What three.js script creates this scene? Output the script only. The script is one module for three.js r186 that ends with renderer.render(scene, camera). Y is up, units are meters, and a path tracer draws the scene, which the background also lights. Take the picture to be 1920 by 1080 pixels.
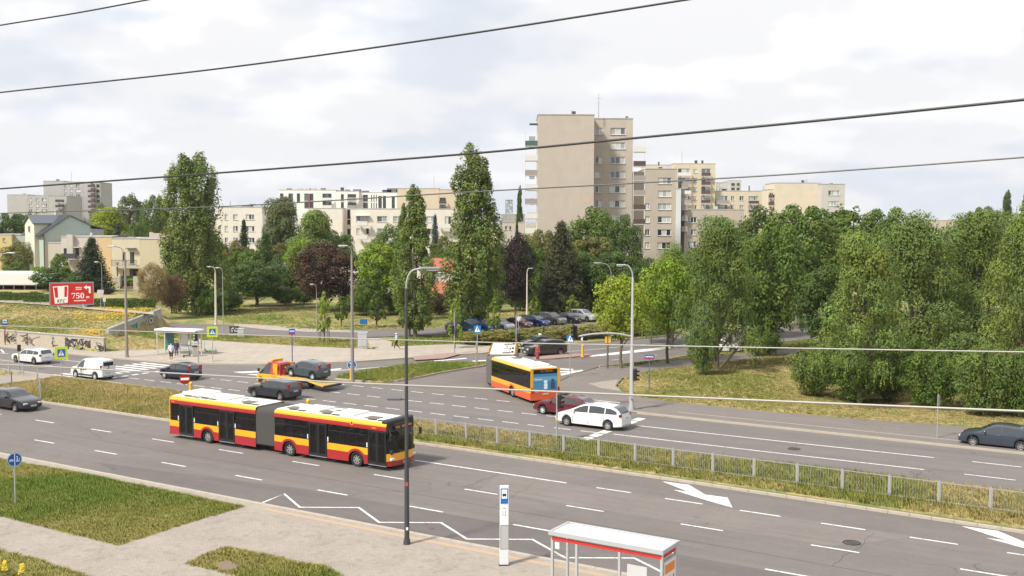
import * as THREE from 'three';
import { mergeGeometries, toCreasedNormals } from 'three/addons/utils/BufferGeometryUtils.js';
import { RoundedBoxGeometry } from 'three/addons/geometries/RoundedBoxGeometry.js';
import { MarchingCubes } from 'three/addons/objects/MarchingCubes.js';

/* ---------- camera, sky, sun, exposure ---------- */
const scene = new THREE.Scene();
const F = 2000, CAM_H = 13.9, PITCH = -0.0619, ROLL = 0.003;
const camera = new THREE.PerspectiveCamera(2 * Math.atan(540 / F) * 180 / Math.PI, 1920 / 1080, 0.3, 9000);
camera.position.set(0, CAM_H, 0); camera.rotation.set(PITCH, 0, ROLL); camera.updateMatrixWorld(true);
scene.add(camera);
const renderer = new THREE.WebGLRenderer({ antialias: true });
renderer.setSize(1024, 576);
renderer.toneMapping = THREE.LinearToneMapping;
renderer.toneMappingExposure = 1.19;
renderer.shadowMap.enabled = true;

let seed = 7;
const rnd = () => { seed = (seed * 1664525 + 1013904223) >>> 0; return seed / 4294967296; };
const rr = (a, b) => a + (b - a) * rnd();
const pick = a => a[Math.floor(rnd() * a.length)];
const clamp = (v, a = 0, b = 1) => Math.min(b, Math.max(a, v));
const lerp = (a, b, k) => a + (b - a) * k;
const sst = (a, b, x) => { const k = clamp((x - a) / (b - a)); return k * k * (3 - 2 * k); };
// value noise, periodic when per > 0
function hash(x, y, s) { let h = (x * 374761393 + y * 668265263 + s * 1442695041) | 0; h = Math.imul(h ^ (h >>> 13), 1274126177); h ^= h >>> 16; return (h >>> 0) / 4294967296; }
function vn(x, y, s = 0, per = 0) {
  let xi = Math.floor(x), yi = Math.floor(y); const fx = x - xi, fy = y - yi;
  const m = v => per ? ((v % per) + per) % per : v;
  const u = fx * fx * (3 - 2 * fx), v = fy * fy * (3 - 2 * fy);
  const a = hash(m(xi), m(yi), s), b = hash(m(xi + 1), m(yi), s), c = hash(m(xi), m(yi + 1), s), d = hash(m(xi + 1), m(yi + 1), s);
  return a + (b - a) * u + (c - a) * v + (a - b - c + d) * u * v;
}
function fbm(x, y, oct = 4, s = 0, per = 0) { let a = 0.5, r = 0, n = 0; for (let i = 0; i < oct; i++) { r += a * vn(x, y, s + i * 17, per); n += a; a *= 0.55; x *= 2; y *= 2; per *= 2; } return r / n; }

{ // thin bright cloud over a pale blue sky
  const w = 2048, h = 1024, d = new Float32Array(w * h * 4);
  for (let j = 0; j < h; j++) for (let i = 0; i < w; i++) {
    const th = ((i + 0.5) / w - 0.5) * 2 * Math.PI, ph = ((j + 0.5) / h - 0.5) * Math.PI;
    const y = Math.sin(ph), cx = Math.cos(ph) * Math.cos(th), cz = Math.cos(ph) * Math.sin(th);
    const k = 1 / (Math.max(y, 0) + 0.16), X = cx * k, Z = cz * k;
    if (y < -0.2) { const o = (j * w + i) * 4; d[o] = 0.2; d[o + 1] = 0.2; d[o + 2] = 0.18; d[o + 3] = 1; continue; }
    let c = fbm(X * 1.7 + 5.3, Z * 1.7 + 2.2, 7, 3);
    const wisp = fbm(X * 0.8 + 40, Z * 1.6 + 9, 4, 9);
    c = sst(0.39, 0.55, c * 0.75 + wisp * 0.25);
    const puff = sst(0.50, 0.60, fbm(X * 2.6 + 11, Z * 2.6 + 3, 7, 23));
    const haze = 1 - sst(0.0, 0.30, y);
    let r = lerp(0.64, 0.82, c), g = lerp(0.68, 0.82, c), b = lerp(0.755, 0.828, c);
    const sh = 1 + 0.12 * puff * (0.35 + 0.65 * c); r *= sh; g *= sh; b *= sh * 1.008;
    r = lerp(r, 0.685, haze * 0.45); g = lerp(g, 0.695, haze * 0.45); b = lerp(b, 0.725, haze * 0.45);
    if (y < 0) { const q = sst(0, -0.15, y); r = lerp(r, 0.22, q); g = lerp(g, 0.22, q); b = lerp(b, 0.2, q); }
    const o = (j * w + i) * 4; d[o] = r; d[o + 1] = g; d[o + 2] = b; d[o + 3] = 1;
  }
  const t = new THREE.DataTexture(d, w, h, THREE.RGBAFormat, THREE.FloatType);
  t.mapping = THREE.EquirectangularReflectionMapping; t.magFilter = THREE.LinearFilter; t.minFilter = THREE.LinearFilter; t.needsUpdate = true;
  scene.background = t; scene.environment = t;
}
const sun = new THREE.DirectionalLight(new THREE.Color(1, 0.955, 0.86), 4.8);
sun.position.set(-130, 190, 20); sun.target.position.set(0, 0, -90); scene.add(sun, sun.target);
sun.castShadow = true; sun.shadow.radius = 16; sun.shadow.mapSize.set(4096, 4096);
Object.assign(sun.shadow.camera, { left: -220, right: 220, top: 220, bottom: -220, near: 1, far: 700 });
scene.fog = new THREE.FogExp2(0xdfe4ea, 0.00009);

/* ---------- photo pixel -> place ---------- */
const ray = (px, py) => new THREE.Vector3((px - 960) / F, -(py - 540) / F, -1).applyQuaternion(camera.quaternion);
const G = (px, py, y = 0) => { const w = ray(px, py), k = (y - CAM_H) / w.y; return new THREE.Vector3(w.x * k, y, w.z * k); };
const at = (px, py, d) => { const w = ray(px, py), k = d / -w.z; return new THREE.Vector3(w.x * k, CAM_H + w.y * k, -d); };
const YAW = 0.551, CS = Math.cos(YAW), SN = Math.sin(YAW);      // the main road runs along s, t is measured across it
const W = (s, t, y = 0) => new THREE.Vector3(s * CS + t * SN, y, s * SN - t * CS);
const ST = v => [v.x * CS + v.z * SN, v.x * SN - v.z * CS];
const P = (px, py, y = 0) => ST(G(px, py, y));
const ROADROT = -YAW;

/* ---------- helpers ---------- */
const used = {};
const numbered = n => { const k = used[n] = (used[n] ?? -1) + 1; return k ? n + '_' + String(k).padStart(3, '0') : n; };
function shadows(o) { o.traverse(m => { if (m.isMesh) { m.castShadow = true; m.receiveShadow = true; } }); return o; }
function mesh(name, geo, mat, parent) { const g = Array.isArray(geo) ? merge(geo) : geo; const m = new THREE.Mesh(g, mat); m.name = name; m.castShadow = m.receiveShadow = true; if (parent) parent.add(m); return m; }
function merge(gs) { return mergeGeometries(gs.map(g => { let q = g.index ? g.toNonIndexed() : g; q = q === g ? g.clone() : q; for (const k of Object.keys(q.attributes)) if (!['position', 'normal', 'uv'].includes(k)) q.deleteAttribute(k); if (!q.attributes.uv) q.setAttribute('uv', new THREE.BufferAttribute(new Float32Array(q.attributes.position.count * 2), 2)); return q; })); }
function tag(o, label, category, group, kind) { o.userData.label = label; o.userData.category = category; if (group) o.userData.group = group; if (kind) o.userData.kind = kind; return o; }
function thing(name, label, category, pos, rotY = 0, group) { const o = new THREE.Group(); o.name = numbered(name); o.position.copy(pos); o.rotation.y = rotY; tag(o, label, category, group); scene.add(o); return o; }
function single(name, geo, mat, label, category, group, kind) { const m = mesh(numbered(name), geo, mat, scene); return tag(m, label, category, group, kind); }
const box = (w, h, d, x = 0, y = 0, z = 0, ry = 0) => { const g = new THREE.BoxGeometry(w, h, d); if (ry) g.rotateY(ry); return g.translate(x, y, z); };
const rbox = (w, h, d, r, x = 0, y = 0, z = 0, sg = 2) => new RoundedBoxGeometry(w, h, d, sg, r).translate(x, y, z);
const cyl = (r0, r1, h, x = 0, y = 0, z = 0, n = 10) => new THREE.CylinderGeometry(r1, r0, h, n).translate(x, y + h / 2, z);   // r0 at the foot
function bar(a, b, r0, r1 = r0, n = 7) { const A = new THREE.Vector3(...a), B = new THREE.Vector3(...b), d = B.clone().sub(A), L = d.length(); const g = new THREE.CylinderGeometry(r1, r0, L, n); g.translate(0, L / 2, 0); g.applyQuaternion(new THREE.Quaternion().setFromUnitVectors(new THREE.Vector3(0, 1, 0), d.normalize())); return g.translate(A.x, A.y, A.z); }
function tube(pts, r, seg = 24, n = 6) { return new THREE.TubeGeometry(new THREE.CatmullRomCurve3(pts.map(p => new THREE.Vector3(...p))), seg, r, n); }
const lin = (r, g, b) => new THREE.Color().setRGB(r, g, b);
const mat = (c, rough = 0.8, o = {}) => new THREE.MeshStandardMaterial({ color: Array.isArray(c) ? lin(...c) : c, roughness: rough, ...o });
function dataTex(n, fn, rep = [1, 1]) { const d = new Uint8Array(n * n * 4); for (let j = 0; j < n; j++) for (let i = 0; i < n; i++) { const c = fn(i / n, j / n); const o = (j * n + i) * 4; for (let k = 0; k < 3; k++) d[o + k] = 255 * clamp(c[k]) ; d[o + 3] = 255; }
  const t = new THREE.DataTexture(d, n, n); t.wrapS = t.wrapT = THREE.RepeatWrapping; t.magFilter = THREE.LinearFilter; t.minFilter = THREE.LinearMipmapLinearFilter; t.generateMipmaps = true; t.repeat.set(...rep); t.needsUpdate = true; return t; }
const srgb = v => v <= 0.0031308 ? v * 12.92 : 1.055 * Math.pow(v, 1 / 2.4) - 0.055;
function colTex(n, fn, rep) { const t = dataTex(n, (u, v) => fn(u, v).map(srgb), rep); t.colorSpace = THREE.SRGBColorSpace; return t; }
function canvasTex(w, h, draw) { const c = document.createElement('canvas'); c.width = w; c.height = h; draw(c.getContext('2d'), w, h); const t = new THREE.CanvasTexture(c); t.colorSpace = THREE.SRGBColorSpace; return t; }

/* ---------- shared materials ---------- */
// uv of every ground sheet is in metres, so repeat = 1 / tile size
const mul = (c, k) => [c[0] * k, c[1] * k, c[2] * k];
const mixc = (a, b, k) => [lerp(a[0], b[0], k), lerp(a[1], b[1], k), lerp(a[2], b[2], k)];
function asphaltMat(base, s, tile = 26) {
  const map = colTex(1024, (u, v) => { const big = fbm(u * 6, v * 6, 4, s, 6), fine = vn(u * 512, v * 512, s + 5, 512), mid = fbm(u * 48, v * 48, 3, s + 9, 48);
    const streak = fbm(u * 3, v * 44, 4, s + 51, 0);
    let k = 0.84 + 0.18 * big + 0.14 * (fine - 0.5) + 0.12 * (mid - 0.5) + 0.24 * (streak - 0.5);
    const cr = Math.abs(fbm(u * 5, v * 5, 4, s + 31, 5) - 0.5); if (cr < 0.0035 && fbm(u * 3, v * 3, 2, s + 77, 3) > 0.55) k *= 0.72;      // tar cracks
    if (vn(u * 90, v * 90, s + 3, 90) > 0.965) k *= 0.86;
    return mul(base, k); }, [1 / tile, 1 / tile]);
  const bump = dataTex(512, (u, v) => { const k = vn(u * 256, v * 256, s, 256); return [k, k, k]; }, [1 / 3, 1 / 3]);
  return new THREE.MeshStandardMaterial({ map, roughness: 0.88, bumpMap: bump, bumpScale: 0.004 });
}
const M = {
  asphalt: asphaltMat([0.164, 0.144, 0.133], 1), asphaltDark: asphaltMat([0.133, 0.117, 0.111], 41, 22), asphaltFar: asphaltMat([0.165, 0.146, 0.137], 83, 31), asphaltPath: asphaltMat([0.19, 0.165, 0.15], 61, 15),
  white: mat([0.74, 0.74, 0.72], 0.75), steel: mat([0.42, 0.43, 0.45], 0.45, { metalness: 0.55 }), galv: mat([0.36, 0.36, 0.365], 0.6, { metalness: 0.3 }), dark: mat([0.02, 0.02, 0.022], 0.6), black: mat([0.012, 0.012, 0.013], 0.55),
  rubber: mat([0.018, 0.018, 0.018], 0.85), alloy: mat([0.48, 0.48, 0.49], 0.35, { metalness: 0.7 }), glass: new THREE.MeshPhysicalMaterial({ color: lin(0.035, 0.04, 0.043), roughness: 0.05, clearcoat: 1, clearcoatRoughness: 0.03 }),
  lampGlass: new THREE.MeshPhysicalMaterial({ color: lin(0.62, 0.62, 0.6), roughness: 0.12, clearcoat: 1 }), tail: new THREE.MeshPhysicalMaterial({ color: lin(0.26, 0.01, 0.012), roughness: 0.15, clearcoat: 1 }),
  concrete: null, kerb: null, yellow: mat([0.72, 0.40, 0.01], 0.5), signBlue: mat([0.01, 0.12, 0.42], 0.4), signRed: mat([0.46, 0.012, 0.02], 0.4), plate: mat([0.68, 0.68, 0.66], 0.5), poleDark: mat([0.045, 0.047, 0.055], 0.5),
  bark: null, soil: mat([0.19, 0.14, 0.095], 0.95),
};
M.white.map = colTex(512, (u, v) => { const k = 0.80 + 0.2 * fbm(u * 40, v * 40, 3, 2, 40); return fbm(u * 70, v * 70, 3, 8, 70) > 0.64 ? [k * .62, k * .6, k * .58] : [k, k, k]; }, [1 / 5, 1 / 5]);
M.kerb = new THREE.MeshStandardMaterial({ roughness: 0.9, map: colTex(256, (u, v) => mul([0.40, 0.35, 0.28], 0.74 + 0.45 * fbm(u * 20, v * 20, 4, 6, 20)), [1 / 2, 1 / 2]) });
const concreteTex = colTex(512, (u, v) => { const s = fbm(u * 6, v * 40, 4, 12, 0) , k = 0.72 + 0.4 * fbm(u * 10, v * 10, 5, 4, 10); return mul(s > 0.6 ? [0.40, 0.38, 0.34] : [0.44, 0.43, 0.40], k); }, [1 / 4, 1 / 4]);
M.concrete = new THREE.MeshStandardMaterial({ map: concreteTex, roughness: 0.92 });
M.concretePole = mat([0.25, 0.22, 0.195], 0.9);
M.bark = new THREE.MeshStandardMaterial({ roughness: 0.95, map: colTex(128, (u, v) => mul([0.14, 0.115, 0.09], 0.55 + 0.9 * fbm(u * 16, v * 4, 3, 3, 16)), [1, 1]) });
// small concrete pavers, 20 x 10 cm: too small here to pick apart
function paverMat(base, s, pw = 0.2, ph = 0.1) {
  const tile = 6.4, nx = Math.round(tile / pw), ny = Math.round(tile / ph);
  const map = colTex(1024, (u, v) => { const row = Math.floor(v * ny), uu = u * nx + (row % 2) * 0.5, col = Math.floor(uu) % nx; const fx = uu % 1, fy = (v * ny) % 1;
    let k = 0.88 + 0.13 * hash(col, row, s) + 0.26 * (fbm(u * 5, v * 5, 5, s, 5) - 0.5) + 0.05 * (vn(u * 400, v * 400, s, 400) - 0.5);
    if (fx < 0.05 || fy < 0.09) k *= 0.72; if (fbm(u * 22, v * 22, 3, s + 8, 22) > 0.66) k *= 0.87; return mul(base, k); }, [1 / tile, 1 / tile]);
  return new THREE.MeshStandardMaterial({ map, roughness: 0.92 });
}
M.paver = paverMat([0.335, 0.288, 0.245], 5); M.paverFar = paverMat([0.40, 0.345, 0.285], 15, 0.4, 0.4); M.paverPink = paverMat([0.34, 0.22, 0.19], 25); M.paverYellow = mat([0.40, 0.295, 0.20], 0.9);
const DRY = [0.345, 0.27, 0.115], GREEN = [0.115, 0.170, 0.030], OLIVE = [0.205, 0.205, 0.052], BROWN = [0.25, 0.18, 0.095];
const dryness = (x, z, s) => clamp((fbm(x * 0.11, z * 0.11, 4, s) - 0.5) * 3.0 + 0.5);
function grassTex(s, dry) { return new THREE.MeshStandardMaterial({ roughness: 1, map: colTex(1024, (u, v) => { const a = fbm(u * 8, v * 8, 5, s, 8), f = vn(u * 340, v * 340, s + 2, 340), m = fbm(u * 60, v * 60, 3, s + 4, 60);
  let c = mixc(GREEN, OLIVE, sst(0.35, 0.6, a + dry * 0.2)); c = mixc(c, DRY, sst(0.45, 0.68, a * 0.6 + m * 0.4 + dry * 0.25)); c = mixc(c, BROWN, sst(0.62, 0.8, fbm(u * 14, v * 14, 4, s + 44, 14)) * 0.7); return mul(c, 0.62 + 0.5 * f * 0.7 + 0.35 * m); }, [1 / 22, 1 / 22]) }); }
M.grass = grassTex(3, 0.1); M.grassDry = grassTex(13, 0.5); M.grassGreen = grassTex(23, -0.3);

/* ---------- flat sheets from outlines in road (s, t) or world ---------- */
function outline(pts) { return pts.map(p => Array.isArray(p) ? W(p[0], p[1]) : p); }
function px(list, y = 0) { return list.map(([a, b]) => G(a, b, y)); }
function sheetGeo(pts, y, depth = 0, bevel = 0) {
  const v = outline(pts), sh = new THREE.Shape(v.map(p => new THREE.Vector2(p.x, -p.z)));
  let g;
  if (depth) { g = new THREE.ExtrudeGeometry(sh, { depth, bevelEnabled: bevel > 0, bevelSize: bevel, bevelThickness: bevel, bevelSegments: 1, bevelOffset: -bevel }); g.rotateX(-Math.PI / 2); g.translate(0, y - depth - (bevel || 0), 0); }
  else { g = new THREE.ShapeGeometry(sh); g.rotateX(-Math.PI / 2); g.translate(0, y, 0); }
  const p = g.attributes.position, uv = g.attributes.uv; for (let i = 0; i < p.count; i++) uv.setXY(i, p.getX(i) * CS + p.getZ(i) * SN, p.getX(i) * SN - p.getZ(i) * CS);
  return g;
}
function struct(name, geo, m, label, category) { const o = mesh(numbered(name), geo, m, scene); return tag(o, label, category, null, 'structure'); }
const round = (pts, n = 6) => { const c = new THREE.CatmullRomCurve3(outline(pts), false, 'centripetal'); return c.getPoints((pts.length - 1) * n); };
/* ================= GROUND AND ROADS ================= */
{ const g = new THREE.PlaneGeometry(12000, 12000, 1, 1); g.rotateX(-Math.PI / 2); g.translate(0, -0.06, -2000); const p = g.attributes.position, uv = g.attributes.uv; for (let i = 0; i < p.count; i++) uv.setXY(i, p.getX(i), p.getZ(i)); struct('ground', g, M.grass, 'rough grassy ground spreading out to the horizon', 'ground'); }
struct('main_road', sheetGeo([[-260, 37.3], [90, 37.3], [90, 70.2], [-33, 70.2], [-38, 71.2], [-42, 74.5], [-44.5, 79], [-45.7, 84.4], [-46.3, 91.2], [-43.1, 99.4], [-42.3, 104.5], [-37, 125], [-28, 150], [-14, 190], [-24, 196], [-40, 155], [-51.2, 122], [-53.8, 114.6], [-56.6, 109.5], [-58.1, 105.3], [-60.7, 94.2], [-62.9, 90.7], [-65.2, 86.1], [-67.8, 81], [-70.2, 78.5], [-74.5, 74.4], [-78.5, 72.2], [-82.4, 70.6], [-91.4, 69.9], [-108, 69.7], [-260, 69.7]], 0), M.asphalt, 'grey asphalt dual carriageway with its side street junction', 'road');
struct('bus_lane', sheetGeo([[-47, 37.3], [90, 37.3], [90, 41.05], [-20, 41.1], [-38, 41.0], [-44, 40.2], [-52, 39.2]], 0.004), M.asphaltDark, 'darker strip of newer asphalt along the bus stop', 'road');
struct('far_carriageway', sheetGeo([[-260, 59.2], [90, 59.6], [90, 70.1], [-34, 70.1], [-60, 69.9], [-74, 71.5], [-83, 70.4], [-260, 69.6]], 0.004), M.asphaltFar, 'worn asphalt of the carriageway beyond the median', 'road');
struct('asphalt_patch', sheetGeo([[-30, 45.6], [-12, 45.6], [-9, 49.1], [-31, 49.2]], 0.004), M.asphaltPath, 'paler repaired rectangle of asphalt before the turning arrow', 'road');
// near pavement
const NEARPAVE = [[-120, 37.3], [-120, 14], [40, 14], [40, 37.3]];
struct('pavement', sheetGeo(NEARPAVE, 0.12, 0.3), M.paver, 'beige block paving around the bus stop', 'pavement');
struct('platform_edge_strip', sheetGeo([[-36.5, 36.9], [-5, 36.9], [-5, 36.55], [-36.5, 36.6]], 0.126), M.paverYellow, 'faded yellow strip along the bus stop kerb', 'pavement');
// medians
const MEDL = [[-260, 50.0], [-57.6, 50.1], [-56.8, 51], [-57.2, 53.6], [-60.5, 57], [-65, 58.8], [-69, 59.15], [-260, 59.0]];
struct('median', sheetGeo(MEDL, 0.12, 0.3), M.paver, 'raised median with grass and a paved crossing', 'median');
const MEDR = [[-51, 56.2], [-49, 54.2], [-45, 53.3], [-39, 53.25], [-22, 52.95], [-5, 52.3], [60, 51.6], [60, 60.2], [-5, 60.1], [-15, 60.0], [-25, 59.3], [-45, 59.4], [-50, 58.4]];
struct('median', sheetGeo(MEDR, 0.12, 0.3), M.soil, 'long raised median behind the pedestrian fence', 'median');
// kerbs: single stones where they can be told apart, long strips farther away
function kerb(pts, label, stones, w = 0.16, top = 0.14, side = 1) {
  const o = new THREE.Group(); o.name = numbered('kerb'); tag(o, label, 'kerb', null, 'structure'); scene.add(o);
  const v = outline(pts); const curve = new THREE.CurvePath(); for (let i = 1; i < v.length; i++) curve.add(new THREE.LineCurve3(v[i - 1], v[i]));
  const L = curve.getLength(), n = Math.max(1, Math.round(L / (stones || 3))); const unit = stones ? new RoundedBoxGeometry(1, 0.3, w, 1, 0.012) : null;
  const gs = [];
  for (let i = 0; i < n; i++) { const a = curve.getPoint(i / n), b = curve.getPoint((i + 1) / n), d = b.clone().sub(a), l = d.length(), c = a.clone().add(b).multiplyScalar(0.5), ry = -Math.atan2(d.z, d.x);
    const nx = -d.z / l * side, nz = d.x / l * side;
    if (stones) { const m = mesh('kerb_stone', unit, M.kerb, o); m.position.set(c.x + nx * (w / 2 - 0.006), top - 0.15 + rr(-0.004, 0.004), c.z + nz * (w / 2 - 0.006)); m.rotation.y = ry + rr(-0.004, 0.004); m.scale.x = l - 0.012; }
    else gs.push(box(l + 0.005, 0.3, w, 0, 0, 0, ry).translate(c.x + nx * (w / 2 - 0.006), top - 0.15, c.z + nz * (w / 2 - 0.006))); }
  if (!stones) { const m = mesh('kerb_strip', gs, M.kerb, o); }
  return o;
}
kerb([[-66, 37.3], [-6, 37.3]], 'pale kerb stones between bus lane and block paving', 1, 0.2, 0.14, -1);
kerb([[-84, 50.02], [-57.6, 50.1]], 'pale kerb stones along the short grassy median', 1, 0.15, 0.14, 1);
kerb([[-45, 53.3], [-39, 53.25], [-22, 52.95], [-5, 52.3], [4, 52.2]], 'pale kerb stones below the fenced median', 1, 0.15, 0.14, 1);
kerb([[-57.6, 50.1], [-56.8, 51], [-57.2, 53.6], [-60.5, 57], [-65, 58.8], [-69, 59.15], [-110, 59.1]], 'kerb round the nose of the short median', 0, 0.15, 0.14, 1);
// far pavement by the weeping trees, junction corner
const PAVER_R = [[-45.4, 84.4], [-44.2, 79], [-41.7, 74.6], [-37.8, 71.4], [-32.8, 70.4], [60, 70.4], [60, 77.4], [-11.7, 77.3], [-19.4, 76.1], [-26, 75.7], [-32, 75.9], [-34.7, 76.3], [-37.5, 78.2], [-39.4, 81], [-40.9, 85.5], [-40.6, 91.3], [-39.3, 95.3], [-33.6, 110.7], [-28, 122], [-31, 123.5], [-37.2, 110], [-41.5, 99.5], [-43.6, 92.6], [-45.8, 91]];
struct('pavement', sheetGeo(PAVER_R, 0.1, 0.3), M.asphaltPath, 'brownish asphalt footway at the junction corner under weeping trees', 'pavement');
struct('verge_strip', sheetGeo([[-30, 71.9], [60, 72.2], [60, 72.4], [-30, 72.05]], 0.106), M.kerb, 'narrow concrete edging within the far footway', 'pavement');
struct('worn_patch', sheetGeo(px([[1103, 719], [1160, 711], [1153, 724], [1166, 733], [1128, 728]], 0.104), 0.104), M.paver, 'lighter block paving patch at the junction corner', 'pavement');
kerb([[-42, 74.55], [-38, 71.3], [-33, 70.3], [0, 70.3], [40, 70.3]], 'low kerb beside the far footway', 0, 0.15, 0.12, -1);
const CORNER = [[-39.2, 81], [-40.7, 85.5], [-40.4, 91.3], [-39.1, 95.3], [-33.4, 110.7], [-20, 135], [60, 135], [60, 77.5], [-11.7, 77.4], [-19.4, 76.2], [-26, 75.8], [-32, 76.0], [-34.5, 76.4], [-37.3, 78.4]];
struct('lawn', sheetGeo(CORNER, 0.13, 0.3), M.grassDry, 'dry grass slope under the weeping trees', 'lawn');
const VERGE = [[-45.2, 91.6], [-43.4, 93.4], [-41.3, 100], [-37, 110.5], [-31, 124], [-35.5, 125], [-41.4, 105], [-42.4, 100]];
struct('lawn', sheetGeo(VERGE, 0.12, 0.3), M.grass, 'narrow grass verge between side street and footpath', 'lawn');
kerb([[-46.2, 91.2], [-43.0, 99.4], [-42.2, 104.5], [-37, 125]], 'kerb along the side street verge', 0, 0.15, 0.13, 1);
// triangular island and side street refuge
const TRI = round([[-61.9, 71.3], [-60, 71.4], [-57.3, 71.95], [-56.5, 74.7], [-56.5, 80.2], [-55.7, 86], [-56.2, 87.2], [-57.8, 86.6], [-60.7, 84.6], [-62.3, 80.9], [-63, 76.2], [-62.6, 72.3], [-61.9, 71.3]], 3);
struct('traffic_island', sheetGeo(TRI, 0.13, 0.3), M.grass, 'grassy triangular traffic island beside the slip lane', 'traffic island');
kerb(TRI, 'kerb round the triangular traffic island', 0, 0.16, 0.15, 1);
const REFUGE = round([[-53.6, 92.4], [-52.8, 93.4], [-50.8, 98.4], [-51.2, 99], [-52.4, 98.4], [-54.6, 94.5], [-54.4, 92.6], [-53.6, 92.4]], 3);
struct('refuge_island', sheetGeo(REFUGE, 0.13, 0.3), M.paverPink, 'pink paved refuge island in the side street', 'traffic island');
// far sidewalk
const FARPAVE = [[-260, 69.9], [-108, 69.9], [-91.4, 70.1], [-82.4, 70.8], [-78.5, 72.4], [-74.5, 74.6], [-70.3, 78.7], [-68, 81.2], [-65.4, 86.3], [-63.1, 90.9], [-60.9, 94.4], [-59.6, 99], [-63.5, 99.5], [-68.3, 98.6], [-72.7, 92.9], [-75.5, 96.6], [-79, 98.9], [-80.5, 98.2], [-75, 92], [-72.2, 90.2], [-79.8, 88.1], [-86.9, 87.1], [-94.3, 86.2], [-96, 86.5], [-91.9, 77.3], [-94.6, 74.2], [-95.3, 72.9], [-111.7, 71.7], [-260, 71]];
struct('pavement', sheetGeo(FARPAVE, 0.12, 0.3), M.paverFar, 'wide sandy paved footway beside the slip lane', 'pavement');
kerb([[-130, 69.75], [-91.4, 69.98], [-82.4, 70.7], [-78.5, 72.3], [-74.5, 74.5], [-70.2, 78.6], [-67.8, 81.1], [-65.2, 86.2], [-62.9, 90.8], [-60.7, 94.3], [-58.1, 105.3], [-53.8, 114.6], [-51.2, 122]], 'long dark kerb of the far footway', 0, 0.15, 0.14, -1);
struct('cycle_strip', sheetGeo(px([[772, 668], [850, 661], [862, 664], [832, 672], [778, 675]], 0.126), 0.126), M.paverPink, 'pinkish paved strip at the slip lane crossing', 'pavement');
// service road behind, its verges stay on the base ground
struct('service_road', sheetGeo([[-175, 75 + 18], [-116.6, 98], [-106.5, 101.9], [-93, 101.7], [-78.3, 116.1], [-60, 139], [-46, 160], [-40, 157], [-55, 134.5], [-66, 118], [-75.2, 108.5], [-82.1, 98.9], [-87.9, 95.9], [-95.2, 93.2], [-109.2, 91.7], [-140, 88]], 0), M.asphaltFar, 'service road and car park strip behind the footway', 'road');
struct('service_footway', sheetGeo(px([[437, 606], [520, 611], [600, 617.5], [690, 621], [690, 623], [575, 622], [500, 618], [440, 611]], 0.0), 0.006), M.paverFar, 'light footway beside the service road', 'pavement');

function ribbon(pts, w) { const v = outline(pts), L = [], R = []; for (let i = 0; i < v.length; i++) { const a = v[Math.max(0, i - 1)], b = v[Math.min(v.length - 1, i + 1)], dx = b.x - a.x, dz = b.z - a.z, l = Math.hypot(dx, dz), nx = -dz / l * w / 2, nz = dx / l * w / 2; L.push(new THREE.Vector3(v[i].x + nx, 0, v[i].z + nz)); R.unshift(new THREE.Vector3(v[i].x - nx, 0, v[i].z - nz)); } return [...L, ...R]; }
// tar-filled cracks and joints
{ const tar = mat([0.08, 0.074, 0.07], 0.9); seed = 31; const crack = (a, b, w, l) => { const n = 14, p = []; for (let i = 0; i <= n; i++) p.push([lerp(a[0], b[0], i / n) + rr(-0.12, 0.12), lerp(a[1], b[1], i / n) + rr(-0.12, 0.12)]); struct('tar_seam', sheetGeo(ribbon(p, w), 0.0075), tar, l, 'road crack'); };
  crack(P(1010, 902), P(930, 948), 0.02, 'thin crack running across two lanes near the totem'); crack(P(1640, 1000), P(1560, 1062), 0.022, 'crack passing the manhole cover'); crack(P(150, 800), P(190, 822), 0.03, 'short crack on the nearer carriageway'); crack([-62, 43.4], [-8, 43.1], 0.025, 'long lengthwise asphalt joint in the middle lane'); crack([-31, 45.6], [-31, 49.2], 0.03, 'cross joint at the repaired asphalt rectangle'); crack([-76, 61], [-40, 60.6], 0.025, 'lengthwise joint beside the fenced median'); crack([-30, 68.4], [-4, 68.6], 0.03, 'lengthwise joint in the far kerb lane'); crack(P(1240, 780), P(1330, 788), 0.12, 'dark gutter patch beside the far footway'); }
/* ---------- road paint ---------- */
function paint(label, polys, y = 0.009) { return struct('road_marking', polys.map(p => sheetGeo(p, y)), M.white, label, 'road marking'); }
const strip = (s0, s1, t, w = 0.14) => [[s0, t - w / 2], [s1, t - w / 2], [s1, t + w / 2], [s0, t + w / 2]];
function dashes(label, name, s0, n, per, len, t, dt = 0) { // each dash a piece of its own
  const o = new THREE.Group(); o.name = numbered('lane_line'); tag(o, label, 'road marking', null, 'structure'); scene.add(o);
  const g = sheetGeo([[0, -0.07], [len, -0.07], [len, 0.07], [0, 0.07]], 0);
  for (let k = 0; k < n; k++) { const m = mesh('dash', g, M.white, o); m.position.copy(W(s0 + per * k, t + dt * k, 0.009)); }
  return o; }
dashes('broken white line beside the bus lane', 'd', -60.5 - 36, 22, 5.94, 2.0, 41.2);
dashes('broken white line down the middle of the nearer carriageway', 'd', -67 - 36, 24, 6.02, 2.05, 45.4);
dashes('short broken line before the turning arrows', 'd', -25.1, 12, 3.95, 2.0, 49.35, -0.12);
dashes('close broken line along the inner lane of the far carriageway', 'd', -80.1, 24, 2.05, 1.3, 62.2, 0.01);
dashes('close broken line along the middle lane of the far carriageway', 'd', -76.6, 22, 2.05, 1.3, 65.8, 0.01);
dashes('close broken line along the kerb lane through the junction', 'd', -60.6, 9, 2.05, 1.2, 69.45, 0.03);
dashes('broken line on the far carriageway past the solid lines', 'd', -9.2, 8, 4.4, 2.6, 62.95);
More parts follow.
